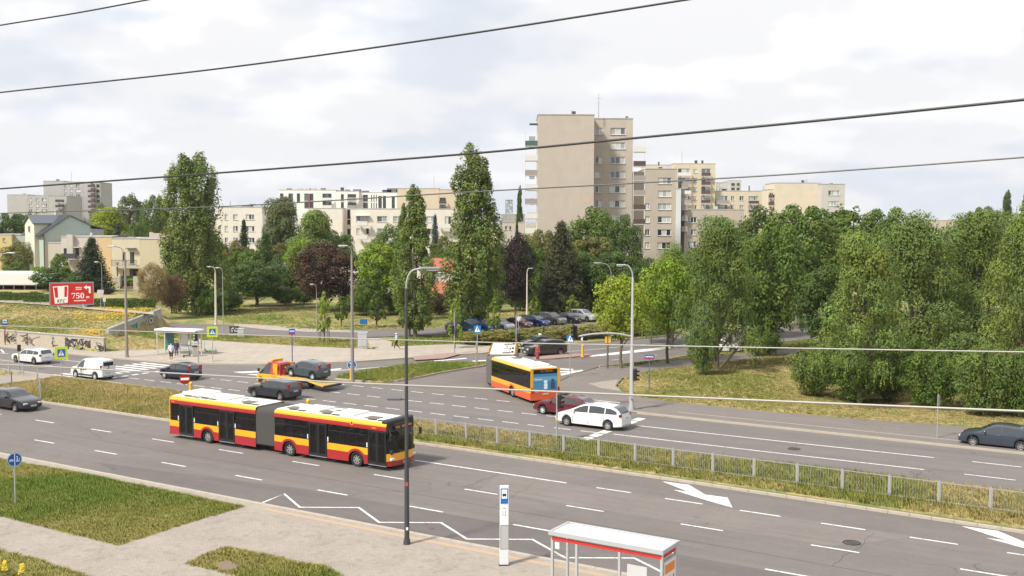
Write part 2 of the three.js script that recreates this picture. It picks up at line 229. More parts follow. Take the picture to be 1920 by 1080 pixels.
dashes('broken line on the far carriageway beside the parked blue car', 'd', -9.3, 8, 4.4, 2.6, 66.55);
dashes('broken line on the far carriageway before the zebra crossing', 'd', -130, 8, 6, 3.4, 63.4); dashes('broken kerb lane line before the zebra crossing', 'd', -130, 8, 6, 3.4, 66.7);
paint('solid white line starting at the bus front', [[[-37, 49.36], [-26.9, 49.3], [-26.9, 49.46], [-37, 49.52]]]);
paint('long solid white line behind the stop line beside the fence', [ribbon([[-30.6, 62.6], [-20, 62.7], [-11.3, 62.9]], 0.15)]); paint('long solid white line behind the stop line beside the kerb lane', [ribbon([[-30.6, 66.1], [-20, 66.25], [-11.4, 66.45]], 0.15)]);
{ const q = []; for (let k = 0; k < 7; k++) { const t = 59.8 + k * 1.33; q.push([[-31.75, t], [-31.1, t], [-31.1, t + 1.05], [-31.75, t + 1.05]]); } paint('broad broken stop line across the far carriageway', q); }
{ const q = []; for (let k = 0; k < 11; k++) { const t = 59.5 + k * 0.98; q.push([[-85.4, t], [-80.9, t], [-80.9, t + 0.5], [-85.4, t + 0.5]]); } paint('zebra crossing over the far carriageway near the white van', q);
  const b = []; for (let k = 0; k < 8; k++) { const t = 60 + k * 1.15; b.push([[-79.4, t], [-79.0, t], [-79.0, t + 0.7], [-79.4, t + 0.7]]); } paint('dotted cycle crossing line beside the zebra crossing', b); }
{ const z = []; for (let k = 0; k < 10; k++) z.push([-38 + k * 2.45, k % 2 ? 38.2 : 39.68]); z.unshift([-37.7, 37.85]); paint('white zigzag line marking the bus stop', [ribbon(z, 0.15)]); }
const ARROW = [[108, 540], [245, 558], [325, 607], [438, 622], [463, 673], [330, 635], [165, 583], [240, 592]].map(([a, b]) => P(1200 + a / 2.667, 700 + b / 2.667));
paint('large white merge arrow beside the fenced median', [ARROW]); paint('large white merge arrow farther along the fenced median', [ARROW.map(([s, t]) => [s + 15.1, t - 0.5])]);
paint('white edge line of the slip lane', [ribbon(px([[600, 697], [660, 693], [742, 686], [800, 681], [846, 677.5]]), 0.28)]);
paint('white chevron area at the start of the slip lane', [px([[437, 697.5], [505, 694.5], [512, 696.5], [455, 700]]), px([[462, 702], [505, 700.5], [505, 703.5], [480, 704]]), px([[598, 694.5], [640, 690.5], [640, 692.5], [604, 696.5]])]);
paint('zebra stripes across the slip lane', [px([[812, 676.2], [874, 671.2], [876, 672.6], [816, 677.6]]), px([[884, 676.5], [925, 674.5], [925, 676], [888, 678.2]]), px([[896, 680], [930, 678.6], [930, 680.2], [900, 681.6]])]);
paint('zebra stripes beside the turning bus', [px([[1048, 690.5], [1076, 692], [1074, 694], [1046, 692.6]]), px([[1047, 696], [1084, 694.6], [1080, 696.8], [1048, 698.6]]), px([[1050, 701], [1091, 693.4], [1094, 695.2], [1053, 704.4]])]);
paint('white hatched median along the side street', [px([[1103, 667.2], [1160, 660], [1220, 653.2], [1285, 645.5], [1287, 649], [1220, 658], [1160, 664.5], [1109, 669]])]);
paint('thin lane line of the side street', [ribbon(px([[1053, 660.5], [1110, 655.5], [1165, 650.2], [1212, 645.6]]), 0.14)]); paint('short broken lane line of the side street', [ribbon(px([[1146, 675.5], [1168, 673]]), 0.14), ribbon(px([[1207, 668.5], [1232, 665.5]]), 0.14)]);
paint('turn arrow painted on the carriageway before the zebra', [px([[0, 655.5], [6, 662], [9, 661], [3, 655]]), px([[122, 670], [126, 674], [128, 673.4], [124.4, 669.6]])]);
for (const [x, y, l] of [[1597, 1018, 'round iron manhole cover between lane dashes'], [1489, 842, 'round iron manhole cover on the far carriageway']]) { const o = thing('manhole_cover', l, 'manhole cover', G(x, y)); mesh('rim', new THREE.TorusGeometry(0.36, 0.03, 6, 24).rotateX(Math.PI / 2).translate(0, 0.004, 0), M.dark, o); const g = [cyl(0.34, 0.34, 0.012, 0, 0, 0, 24)]; for (let k = -3; k <= 3; k++) g.push(box(0.5 - Math.abs(k) * 0.06, 0.008, 0.03, 0, 0.015, k * 0.08)); mesh('lid', g, mat([0.07, 0.065, 0.06], 0.8), o); }

/* ---------- the mound behind the retaining wall ---------- */
const WA = G(198, 622, 1.35), WB = G(298, 614, 0), [was, wat] = ST(WA), [wbs, wbt] = ST(WB);
function moundH(x, z) {
  const [s, t] = ST({ x, z }); if (t < 72.3) return -0.1;
  const base = lerp(1.3, 2.3, sst(73, 93, t)); let m;
  const front = 1 - sst(-105, -92, s);
  if (t < wat) m = front; else if (t < wbt) { const sl = lerp(was, wbs, (t - wat) / (wbt - wat)); m = 1 - sst(sl - 0.05, sl + 0.25, s); m = Math.max(m, 0.42 * (1 - sst(wat + 2, wbt - 2, t)) * (1 - sst(sl, sl + 9, s))); }
  else m = 1 - sst(-0.35, -0.328, x / -z);
  return base * m - 0.1 * (1 - m) + 0.10 * (fbm(s * 0.3, t * 0.3, 3, 5) - 0.5) * m;
}
{ const n = 110, mm = 96, g = new THREE.PlaneGeometry(1, 1, n, mm), p = g.attributes.position, uv = g.attributes.uv;
  for (let j = 0; j <= mm; j++) for (let i = 0; i <= n; i++) { const k = j * (n + 1) + i, fi = i / n, fj = j / mm; const s = lerp(-90, -330, Math.pow(fi, 1.7)), t = lerp(72.3, 330, Math.pow(fj, 1.8)); const v = W(s, t); p.setXYZ(k, v.x, moundH(v.x, v.z), v.z); uv.setXY(k, s, t); }
  g.computeVertexNormals(); struct('mound', g, M.grassDry, 'grassy mound above the graffiti retaining wall', 'mound'); }
struct('hilltop_path', sheetGeo(px([[-40, 559], [0, 561.5], [80, 566], [200, 578], [288, 586], [288, 590], [200, 583], [80, 571.5], [0, 567], [-40, 565]], 2.36), 2.4), M.paverFar, 'pale path along the top of the mound', 'path');

/* ---------- grass blades ---------- */
const tuftGeo = (() => { const pos = [], nor = []; for (let k = 0; k < 12; k++) { const a = rr(0, 6.28), r = rr(0, 0.16), x = Math.cos(a) * r, z = Math.sin(a) * r, h = rr(0.5, 1), b = rr(0, 6.28), w = 0.0095, lx = rr(-0.10, 0.10), lz = rr(-0.10, 0.10); pos.push(x - Math.cos(b) * w, 0, z - Math.sin(b) * w, x + Math.cos(b) * w, 0, z + Math.sin(b) * w, x + lx, h, z + lz); for (let q = 0; q < 3; q++) nor.push(lx * 2, 0.8, lz * 2 + 0.3); } const g = new THREE.BufferGeometry(); g.setAttribute('position', new THREE.Float32BufferAttribute(pos, 3)); g.setAttribute('normal', new THREE.Float32BufferAttribute(nor, 3)); return g; })();
const bladeMat = new THREE.MeshPhysicalMaterial({ color: 0xffffff, roughness: 0.9, side: THREE.DoubleSide, specularIntensity: 0.25 });
const inside = (v, x, z) => { let c = false; for (let i = 0, j = v.length - 1; i < v.length; j = i++) { const a = v[i], b = v[j]; if ((a.z > z) !== (b.z > z) && x < (b.x - a.x) * (z - a.z) / (b.z - a.z) + a.x) c = !c; } return c; };
function blades(pts, per, y, hgt, dry, label, sd, lim = 60000, skip) {
  const v = outline(pts); let x0 = 1e9, x1 = -1e9, z0 = 1e9, z1 = -1e9; for (const p of v) { x0 = Math.min(x0, p.x); x1 = Math.max(x1, p.x); z0 = Math.min(z0, p.z); z1 = Math.max(z1, p.z); }
  const n = Math.min(lim, Math.round((x1 - x0) * (z1 - z0) * per)), list = [];
  for (let i = 0; i < n; i++) { const x = rr(x0, x1), z = rr(z0, z1); if (!inside(v, x, z)) continue; if (skip && skip(x, z)) continue; list.push([x, z]); }
  const im = new THREE.InstancedMesh(tuftGeo, bladeMat, list.length), m = new THREE.Matrix4(), q = new THREE.Quaternion(), e = new THREE.Euler(), c = new THREE.Color();
  list.forEach(([x, z], i) => { const d = dryness(x, z, sd), k = clamp(d * 0.75 + dry + rr(-0.28, 0.28)), lush = 1 - d; const hh = hgt * 0.62 * rr(0.45, 1.25) * (0.7 + 0.7 * lush); const yy = typeof y === 'function' ? y(x, z) : y; e.set(0, rr(0, 6.28), 0); q.setFromEuler(e); const wd = rr(0.8, 1.5); m.compose(new THREE.Vector3(x, yy - 0.01, z), q, new THREE.Vector3(wd, hh, wd)); im.setMatrixAt(i, m);
    let col = k < 0.5 ? mixc(GREEN, OLIVE, k * 2) : mixc(OLIVE, DRY, k * 2 - 1); col = mul(col, rr(1.0, 1.7)); c.setRGB(...col); im.setColorAt(i, c); });
  im.name = numbered('grass'); tag(im, label, 'grass', null, 'stuff'); im.castShadow = im.receiveShadow = true; scene.add(im); return im;
}
const LAWN1 = px([[-40, 852], [0, 861], [130, 883], [221, 903.5], [312, 921.5], [456, 950.5], [340, 985], [222, 1023], [104, 994], [0, 967], [-40, 958]], 0.12), LAWN2 = px([[-60, 1016], [0, 1031], [62, 1047], [156, 1077], [190, 1092], [190, 1150], [-60, 1150]], 0.12), LAWN3 = px([[349, 1057], [385, 1040], [427, 1026], [465, 1034], [514, 1043], [567, 1056], [612, 1064], [640, 1080], [660, 1110], [560, 1120], [430, 1077]], 0.12);
struct('lawn', sheetGeo(LAWN1, 0.126), M.grass, 'green and straw lawn wedge by the cycle sign', 'lawn'); struct('lawn', sheetGeo(LAWN2, 0.126), M.grassGreen, 'grass edge with yellow flowers below the block paving', 'lawn'); struct('lawn', sheetGeo(LAWN3, 0.126), M.grassDry, 'small ragged grass patch within the block paving', 'lawn');
const soilPatch = px([[402, 1058], [430, 1050], [452, 1062], [430, 1072], [408, 1070]], 0.13); struct('bare_soil', sheetGeo(soilPatch, 0.131), M.soil, 'bare soil spot in the small ragged grass patch', 'soil');
blades(LAWN1, 170, 0.126, 0.26, -0.12, 'uneven grass on the lawn wedge by the cycle sign', 5); blades(LAWN2, 90, 0.126, 0.34, -0.1, 'long grass below the block paving', 6, 9000); blades(LAWN3, 130, 0.126, 0.32, -0.05, 'ragged grass in the small patch within the paving', 7, 60000, (x, z) => inside(soilPatch, x, z));
const LM1 = [[-83.2, 50.25], [-58, 50.3], [-57.2, 51.2], [-57.6, 53.4], [-60.8, 56.7], [-65.2, 58.5], [-69, 58.9], [-83, 58.8]], LM2 = [[-170, 50.3], [-87.6, 50.3], [-87.6, 58.7], [-170, 58.7]];
struct('lawn', sheetGeo(LM1, 0.128), M.grassDry, 'straw coloured grass on the short median', 'lawn'); struct('lawn', sheetGeo(LM2, 0.128), M.grass, 'grass on the median beyond the paved crossing', 'lawn');
blades(LM1, 110, 0.128, 0.34, 0.4, 'tall dry grass on the short median', 8, 90000); blades(LM2, 22, 0.128, 0.4, 0, 'grass on the median beyond the crossing', 9, 20000);
struct('lawn', sheetGeo([[-50, 56.3], [-45, 53.5], [-39, 53.45], [-22, 53.15], [-5, 52.5], [59, 51.8], [59, 60], [-5, 59.95], [-25, 59.15], [-45, 59.25], [-49.5, 58.2]], 0.128), M.grassDry, 'dry grass strip with the pedestrian fence', 'lawn');
blades([[-49, 56.5], [-45, 53.9], [-39, 53.8], [-22, 53.5], [-5, 52.9], [14, 52.7], [14, 59.9], [-5, 59.9], [-25, 59.1], [-45, 59.2]], 90, 0.128, 0.36, 0.38, 'tall dry grass either side of the pedestrian fence', 10, 120000);
blades(CORNER.map(([s, t]) => [Math.min(s, 16), Math.min(t, 112)]), 40, 0.13, 0.24, 0.34, 'sun dried grass under the weeping trees', 11, 120000);
blades(VERGE, 30, 0.12, 0.25, 0, 'grass of the narrow verge', 12); blades(TRI, 50, 0.13, 0.34, 0.0, 'long grass on the triangular island', 13);
const STRIP2 = [[-96, 87], [-86.9, 87.4], [-79.8, 88.4], [-73, 90.3], [-75.5, 92.2], [-80.2, 97], [-87.9, 95.6], [-95.2, 93], [-108, 91.4], [-104, 86]], STRIP3 = [[-72.2, 93.6], [-68.3, 99], [-62, 100], [-59.5, 105], [-66, 116.5], [-75, 107.8], [-78.6, 99.6]];
blades(STRIP2, 22, -0.05, 0.3, 0.08, 'grass strip between footway and service road', 14); blades(STRIP3, 18, -0.05, 0.3, 0.05, 'grass between diagonal path and hedge', 15);
blades([[-107, 102.5], [-93, 102.3], [-78.5, 117], [-64, 138], [-75, 150], [-110, 140], [-140, 120]], 9, -0.05, 0.28, 0.12, 'meadow below the big poplar beyond the service road', 16, 60000);
blades([[-91, 73.5], [-95.5, 73.2], [-112, 72.2], [-150, 72.2], [-170, 100], [-112.2, 94.5], [-105, 84], [-97, 85.5], [-92.2, 77.5]], 16, moundH, 0.3, 0.3, 'dry grass over the mound above the retaining wall', 17, 60000);
blades([[-112.5, 94.5], [-109, 88], [-103, 82], [-98, 85], [-104, 86.5], [-108.5, 91.2]], 24, moundH, 0.3, -0.05, 'green grass at the foot of the wing wall', 18);
/* ================= TREES ================= */
function leafGeo(list, flip) { // list of [x,y,z, nx,ny,nz, size, shade, hue]
  const n = list.length, pos = new Float32Array(n * 12), nor = new Float32Array(n * 12), col = new Float32Array(n * 12), idx = new Uint32Array(n * 6);
  const N = new THREE.Vector3(), U = new THREE.Vector3(), V = new THREE.Vector3();
  list.forEach((l, i) => { N.set(l[3], l[4], l[5]).normalize(); U.set(rr(-1, 1), rr(-1, 1), rr(-1, 1)).cross(N).normalize(); V.crossVectors(N, U); const a = l[6], b = l[6] * (l[9] ?? 0.62);
    const P4 = [[a, 0], [0, b], [-a, 0], [0, -b]];
    P4.forEach(([u, v], k) => { const o = (i * 4 + k) * 3, f = k % 2 ? 0 : 0.16 * a; pos[o] = l[0] + U.x * u + V.x * v + N.x * f; pos[o + 1] = l[1] + U.y * u + V.y * v + N.y * f; pos[o + 2] = l[2] + U.z * u + V.z * v + N.z * f; nor[o] = N.x; nor[o + 1] = N.y; nor[o + 2] = N.z; col[o] = l[7] * (1 + l[8]); col[o + 1] = l[7]; col[o + 2] = l[7] * (1 - l[8] * 0.8); });
    idx.set([i * 4, i * 4 + 1, i * 4 + 2, i * 4, i * 4 + 2, i * 4 + 3], i * 6); });
  const g = new THREE.BufferGeometry(); g.setAttribute('position', new THREE.BufferAttribute(pos, 3)); g.setAttribute('normal', new THREE.BufferAttribute(nor, 3)); g.setAttribute('color', new THREE.BufferAttribute(col, 3)); g.setIndex(new THREE.BufferAttribute(idx, 1)); return g;
}
const sph = () => { let x, y, z, l; do { x = rr(-1, 1); y = rr(-1, 1); z = rr(-1, 1); l = x * x + y * y + z * z; } while (l > 1 || l < 0.01); l = Math.sqrt(l); return [x / l, y / l, z / l, l]; };
function clump(out, c, r, n, size, sy = 1, asp) { const sh = rr(0.78, 1.22), hu = rr(-0.1, 0.16); for (let i = 0; i < n; i++) { const [x, y, z, l] = sph(), k = r * Math.pow(l, 0.55); out.push([c[0] + x * k, c[1] + y * k * sy, c[2] + z * k, x + rr(-0.7, 0.7), y + 0.35 + rr(-0.7, 0.7), z + rr(-0.7, 0.7), size * rr(0.65, 1.3), sh * rr(0.8, 1.2), hu + rr(-0.06, 0.06), asp]); } }
function limbs(h, r, top, spread, n, y0, y1) { const g = []; const trunk = []; let x = 0, z = 0; for (let i = 0; i < 6; i++) { const a = i / 6, b = (i + 1) / 6, nx = x + rr(-0.04, 0.04) * h * 0.3, nz = z + rr(-0.04, 0.04) * h * 0.3; trunk.push(bar([x, top * a, z], [nx, top * b, nz], lerp(r, r * 0.25, a), lerp(r, r * 0.25, b), 8)); x = nx; z = nz; }
  g.push(...trunk); for (let i = 0; i < n; i++) { const a = i * 2.4 + rr(0, 1), y = lerp(y0, y1, i / n), d = spread * rr(0.5, 0.9), A = [x * y / top, y, z * y / top], B = [Math.cos(a) * d * 0.55, y + d * 0.45, Math.sin(a) * d * 0.55], C = [Math.cos(a) * d, y + d * rr(0.5, 0.9), Math.sin(a) * d]; g.push(bar(A, B, r * 0.38, r * 0.22, 5), bar(B, C, r * 0.22, r * 0.06, 5)); } return merge(g); }
const ARCH = {};
// each archetype: {h, r, crown geometry, trunk geometry}
function lobe(out, c, rx, ry, n, size, asp, low = -0.75) { const sh = rr(0.82, 1.18), hu = rr(-0.08, 0.14); for (let i = 0; i < n; i++) { let d = sph(); if (d[1] < low) d[1] = -d[1]; const k = Math.pow(rnd(), 0.22) * rr(0.86, 1.1); out.push([c[0] + d[0] * rx * k, c[1] + d[1] * ry * k, c[2] + d[2] * rx * k, d[0] + rr(-0.6, 0.6), d[1] + 0.25 + rr(-0.6, 0.6), d[2] + rr(-0.6, 0.6), size * rr(0.6, 1.25), sh * rr(0.82, 1.2), hu + rr(-0.05, 0.05), asp]); } }
function makeBroad(key, h, r, base, nC, nL, size, sd) { seed = sd; const out = [], cy = (h + base) / 2, hy = (h - base) / 2, small = r < 2.5; const nl = small ? 22 : 40; for (let i = 0; i < nl; i++) { const y = 1 - 2 * (i + 0.5) / nl, q = Math.sqrt(1 - y * y), a = i * 2.39996 + rr(-0.35, 0.35), k = rr(0.56, 0.82), lr = r * rr(0.2, 0.38) * (y > 0.6 ? 0.85 : 1), wr = y < -0.4 ? 0.85 : 1; lobe(out, [Math.cos(a) * q * r * k * wr, cy + y * hy * (k + 0.06), Math.sin(a) * q * r * k * wr], lr, lr * 0.82, Math.round(nC * nL / nl * 0.86), size); }
  for (let i = 0; i < 7; i++) { const [x, y, z] = sph(); lobe(out, [x * r * 0.3, cy + y * hy * 0.35, z * r * 0.3], r * 0.34, r * 0.34, Math.round(nC * nL / 70), size); }
  for (let i = 0; i < 60; i++) { const [x, y, z] = sph(); clump(out, [x * r * 0.86, cy + y * hy * 0.86, z * r * 0.86], r * 0.09, 9, size, 1); }
  ARCH[key] = { h, r, crown: leafGeo(out), trunk: limbs(h, r * 0.055, h * 0.7, r * 0.8, 9, base * 0.8, h * 0.6) }; }
function makePoplar(key, h, r, base, nC, nL, size, sd, pf) { seed = sd; const out = []; const pk = pf ?? [[0, .35], [.08, .7], [.3, 1], [.55, .85], [.8, .5], [1, .14]], prof = u => { for (let i = 1; i < pk.length; i++) if (u <= pk[i][0]) return lerp(pk[i - 1][1], pk[i][1], (u - pk[i - 1][0]) / (pk[i][0] - pk[i - 1][0])); return pk[pk.length - 1][1]; }; const bl = pf && pf[pf.length - 1][1] > 0.4, leaders = bl ? [[0, 0, 1], [0.5, 0.2, 0.98], [-0.55, 0.1, 0.99], [0.25, -0.5, 0.95], [-0.25, 0.5, 0.96]] : [[0, 0, 1], [0.28, 0.2, 0.93], [-0.3, 0.1, 0.96], [0.1, -0.3, 0.9], [-0.15, 0.3, 0.86]];
  const nl = Math.round(nC * 0.34); for (let i = 0; i < nl; i++) { const L = leaders[i % 5], u = Math.min(L[2], (Math.floor(i / 5) * 5 + rr(0, 5)) / nl * L[2] + 0.01), a = rr(0, 6.28), pr = prof(u), R = r * pr * (0.8 + 0.4 * vn(a * 1.4, u * 11, sd)), k = Math.sqrt(rr(0.1, 1.0)); const cx = L[0] * r * 0.45 * pr, cz = L[1] * r * 0.45 * pr, lr = r * rr(0.17, 0.30) * (0.55 + 0.45 * pr); lobe(out, [cx + Math.cos(a) * R * k * 0.9, base + u * (h - base) - lr * 0.6, cz + Math.sin(a) * R * k * 0.9], lr, lr * rr(1.3, 2.2), Math.round(nL * 4.3), size); } for (let i = 0; i < 90; i++) { const u = rnd(), a = rr(0, 6.28), R = r * prof(u) * 0.95; clump(out, [Math.cos(a) * R, base + u * (h - base), Math.sin(a) * R], r * 0.07, 10, size, 2.2); }
  const g = [limbs(h, r * 0.09, h * 0.9, 0.1, 0, 0, 1)]; for (const L of leaders.slice(1)) g.push(bar([0, h * 0.1, 0], [L[0] * r * 0.9, h * 0.45, L[1] * r * 0.9], r * 0.05, r * 0.035, 6), bar([L[0] * r * 0.9, h * 0.45, L[1] * r * 0.9], [L[0] * r * 0.9, h * 0.8 * L[2], L[1] * r * 0.9], r * 0.035, r * 0.012, 5));
  ARCH[key] = { h, r, crown: leafGeo(out), trunk: merge(g) }; }
function makeConifer(key, h, r, base, lev, size, sd, dense = 1) { seed = sd; const out = []; for (let l = 0; l < lev; l++) { const u = l / lev, y = base + u * (h - base), R = r * Math.pow(1 - u, 0.8) * rr(0.85, 1.12), nb = Math.round((9 - 4 * u) * dense); for (let b = 0; b < nb; b++) { const a = b * 6.283 / nb + l * 1.3 + rr(-0.3, 0.3), Rb = R * rr(0.75, 1.1); const st = Math.max(3, Math.round(Rb / 0.38)); for (let k = 1; k <= st; k++) { const d = Rb * k / st; clump(out, [Math.cos(a) * d, y - d * 0.18 + 0.15 * (k === st), Math.sin(a) * d], (0.4 + 0.16 * (1 - u)) * dense, Math.round(7 * dense), size, 0.8, 0.34); } } }
  clump(out, [0, h - 0.2, 0], 0.25, 12, size, 2.4, 0.3); ARCH[key] = { h, r, crown: leafGeo(out), trunk: limbs(h, r * 0.07, h * 0.9, 0.1, 0, 0, 1) }; }
function makeWeeping(key, h, r, base, nC, strands, size, sd) { seed = sd; const out = [], g = []; const boughs = []; for (let i = 0; i < 26; i++) { const a = i * 2.4 + rr(-0.4, 0.4), y = lerp(h * 0.22, h * 0.96, i / 25), d = r * lerp(1.0, 0.3, Math.pow(i / 25, 1.6)) * rr(0.7, 1.05); boughs.push([a, y, d]); g.push(bar([0, y - d * 0.5, 0], [Math.cos(a) * d * 0.6, y + 0.1, Math.sin(a) * d * 0.6], r * 0.028, r * 0.012, 5)); }
  boughs.push([0, h * 0.93, 0.2], [2, h * 0.9, r * 0.25]); const per = 2; for (let i = 0; i < boughs.length * per; i++) { const [a, y, d] = boughs[i % boughs.length], k = per === 1 ? rr(0.55, 0.95) : [0.9, 0.45][Math.floor(i / boughs.length)] * rr(0.85, 1.05), aa = a + rr(-0.35, 0.35), X = Math.cos(aa) * d * k, Z = Math.sin(aa) * d * k, Y = y + rr(-0.3, 0.3) - k * k * d * 0.12, lr = rr(1.0, 1.9) * (r / 6.2); lobe(out, [X, Y, Z], lr * 1.15, lr * 0.85, Math.round(210 * lr * lr), size, 0.55, -0.6);
    for (let q = 0; q < strands * 3; q++) { const b = rr(0, 6.28), rad = lr * rr(0.55, 1.05), sx = X + Math.cos(b) * rad, sz = Z + Math.sin(b) * rad, len = rr(0.4, 1.7) * h / 14, n = Math.round(len / 0.17), sh = rr(0.82, 1.18), hu = rr(-0.06, 0.12); let px_ = sx, pz = sz; for (let e = 0; e < n; e++) { px_ += rr(-0.08, 0.08) + Math.cos(b) * 0.02; pz += rr(-0.08, 0.08) + Math.sin(b) * 0.02; const yy = Y - 0.05 - e / n * len; if (yy < base * 0.2) break; out.push([px_, yy, pz, Math.cos(b) * 0.9 + rr(-0.7, 0.7), rr(0, 0.7), Math.sin(b) * 0.9 + rr(-0.7, 0.7), size * rr(0.6, 1.1), sh * rr(0.82, 1.2), hu, 0.5]); } } }
  g.push(limbs(h, r * 0.05, h * 0.85, r * 0.5, 5, base, h * 0.6)); ARCH[key] = { h, r, crown: leafGeo(out), trunk: merge(g) }; }
makePoplar('poplarA', 24, 4.6, 1.0, 600, 42, 0.19, 101, [[0, .7], [.06, .9], [.3, 1], [.6, .9], [.85, .8], [.95, .7], [1, .5]]); makePoplar('poplarB', 24, 3.6, 1.8, 470, 36, 0.18, 202, [[0, .35], [.1, .75], [.3, 1], [.5, .85], [.7, .5], [.88, .32], [1, .16]]); makePoplar('poplarC', 24, 3.9, 1.0, 520, 38, 0.185, 212, [[0, .55], [.1, .85], [.3, 1], [.55, .95], [.75, .7], [.9, .58], [1, .36]]);
makeBroad('broadA', 12, 5.2, 1.6, 150, 76, 0.20, 303); makeBroad('broadB', 12, 5.2, 1.0, 170, 70, 0.19, 404); makeBroad('broadC', 14, 4.6, 2.2, 130, 80, 0.21, 505);
makeBroad('fineA', 13, 5.4, 1.0, 190, 70, 0.15, 606);
makeConifer('spruceA', 14, 3.6, 0.6, 32, 0.25, 707, 1.1); makeConifer('pineA', 12, 4.6, 0.5, 26, 0.26, 808, 1.35);
makeWeeping('weepA', 13.5, 6.2, 1.6, 290, 5, 0.135, 909); makeWeeping('weepB', 13.5, 6.2, 1.2, 290, 5, 0.135, 1010); makeWeeping('willowFar', 12, 6, 1, 200, 3, 0.19, 1111);
makeBroad('bushA', 3, 1.8, 0.15, 60, 46, 0.11, 1212); makeBroad('bushBig', 6, 3.6, 0.1, 210, 62, 0.125, 1515); makePoplar('sapling', 6, 1.0, 1.3, 62, 16, 0.11, 1313); makeBroad('smallTree', 8.5, 3.3, 2.4, 96, 60, 0.14, 1414);
seed = 4242;
const leafM = {};
const leaf = (r, g, b) => leafM[[r, g, b]] ??= new THREE.MeshPhysicalMaterial({ color: lin(r, g, b), roughness: 0.75, vertexColors: true, side: THREE.DoubleSide, transmission: 0.28, thickness: 0, specularIntensity: 0.3 });
const GR = { poplar: leaf(0.15, 0.20, 0.046), mid: leaf(0.105, 0.166, 0.027), bright: leaf(0.19, 0.28, 0.026), yellow: leaf(0.27, 0.335, 0.028), deep: leaf(0.075, 0.125, 0.024), olive: leaf(0.155, 0.165, 0.042), grey: leaf(0.135, 0.165, 0.062), willow: leaf(0.168, 0.228, 0.048), weep: leaf(0.128, 0.182, 0.04), spruce: leaf(0.044, 0.062, 0.028), blue: leaf(0.062, 0.090, 0.078), copper: leaf(0.074, 0.043, 0.026), purple: leaf(0.036, 0.024, 0.026), tan: leaf(0.29, 0.225, 0.105), rust: leaf(0.17, 0.10, 0.065), pineBrown: leaf(0.072, 0.076, 0.032), fresh: leaf(0.24, 0.33, 0.045), hedge: leaf(0.22, 0.215, 0.05) };
function tree(name, arch, m, x, topY, hw, o, label, group) { // o: {b: base pixel row} or {d: distance, y0}
  const A = ARCH[arch]; let pos; if (o.b !== undefined) pos = G(x, o.b, o.y0 ?? 0); else { pos = at(x, 500, o.d); pos.y = o.y0 ?? 0; }
  const d = -pos.z, top = at(x, topY, d).y, H = top - pos.y, R = hw / F * d; const t = thing(name, label, arch.startsWith('bush') ? 'shrub' : 'tree', pos, rr(0, 6.28), group);
  const sy = H / A.h, sr = R / A.r; const c = mesh(arch.startsWith('bush') ? 'foliage' : 'crown', A.crown, m, t), k = mesh('trunk', A.trunk, M.bark, t); c.scale.set(sr, sy, sr); k.scale.set(sr, sy, sr); if (o.lean) t.rotation.z = o.lean; return t; }
// poplars
tree('poplar_tree', 'poplarA', GR.poplar, 364, 295, 56, { b: 588 }, 'broad tall poplar near the red billboard'); tree('poplar_tree', 'poplarB', GR.poplar, 779, 350, 45, { b: 632 }, 'slim pointed poplar behind the walking person'); tree('poplar_tree', 'poplarC', GR.poplar, 886, 279, 54, { b: 617 }, 'tallest poplar beside the row of parked cars');
tree('poplar_tree', 'poplarB', GR.mid, 757, 384, 22, { d: 150 }, 'short side stem poplar leaning on the slim poplar');
tree('poplar_tree', 'poplarB', GR.deep, 974, 350, 11, { d: 245 }, 'narrow dark poplar beside the balcony tower'); tree('poplar_tree', 'poplarB', GR.deep, 1885, 358, 17, { d: 330 }, 'far dark poplar on the skyline, rounder of two'); tree('poplar_tree', 'poplarB', GR.deep, 1918, 360, 13, { d: 330 }, 'far dark poplar on the skyline, thinner of two');
// around the houses
tree('pine_tree', 'pineA', GR.spruce, 174, 446, 42, { b: 548, y0: 2.2 }, 'dark pine in front of the beige flat-roofed house'); tree('pale_tree', 'fineA', GR.tan, 288, 487, 32, { b: 586, y0: 1 }, 'tan withered tree beside the beige house'); tree('rust_tree', 'fineA', GR.rust, 322, 510, 30, { b: 588, y0: 0.6 }, 'reddish brown small tree beside the broad poplar');
const HT = 'trees behind the houses';
for (const [a, m, x, ty, hw, d, l] of [['broadA', 'deep', 18, 398, 42, 250, 'dark tree at the edge of the garden houses'], ['broadB', 'olive', 40, 452, 42, 205, 'olive tree in front of the green gabled house'], ['broadC', 'deep', 60, 392, 36, 280, 'dark tree behind the dormer roof'], ['willowFar', 'yellow', 205, 394, 56, 265, 'yellow-green willow behind the green gabled house'], ['broadB', 'grey', 196, 380, 30, 330, 'grey-green tree below the grey apartment block'], ['broadC', 'grey', 248, 355, 30, 300, 'tall grey-green tree above the yellow-green willow'], ['broadA', 'mid', 292, 363, 30, 262, 'mid green tree touching the broad poplar'], ['spruceA', 'blue', 222, 418, 20, 232, 'bluish spruce behind the flat roofs'], ['broadA', 'mid', 258, 415, 24, 240, 'bright garden tree behind the flat roofs'], ['spruceA', 'spruce', 4, 425, 22, 232, 'dark spruce at the edge of the gardens'], ['broadA', 'olive', 120, 400, 40, 300, 'olive treetop behind the green gabled roof']]) tree('garden_tree', a, GR[m], x, ty, hw, { d, y0: 2.2 }, l, HT);
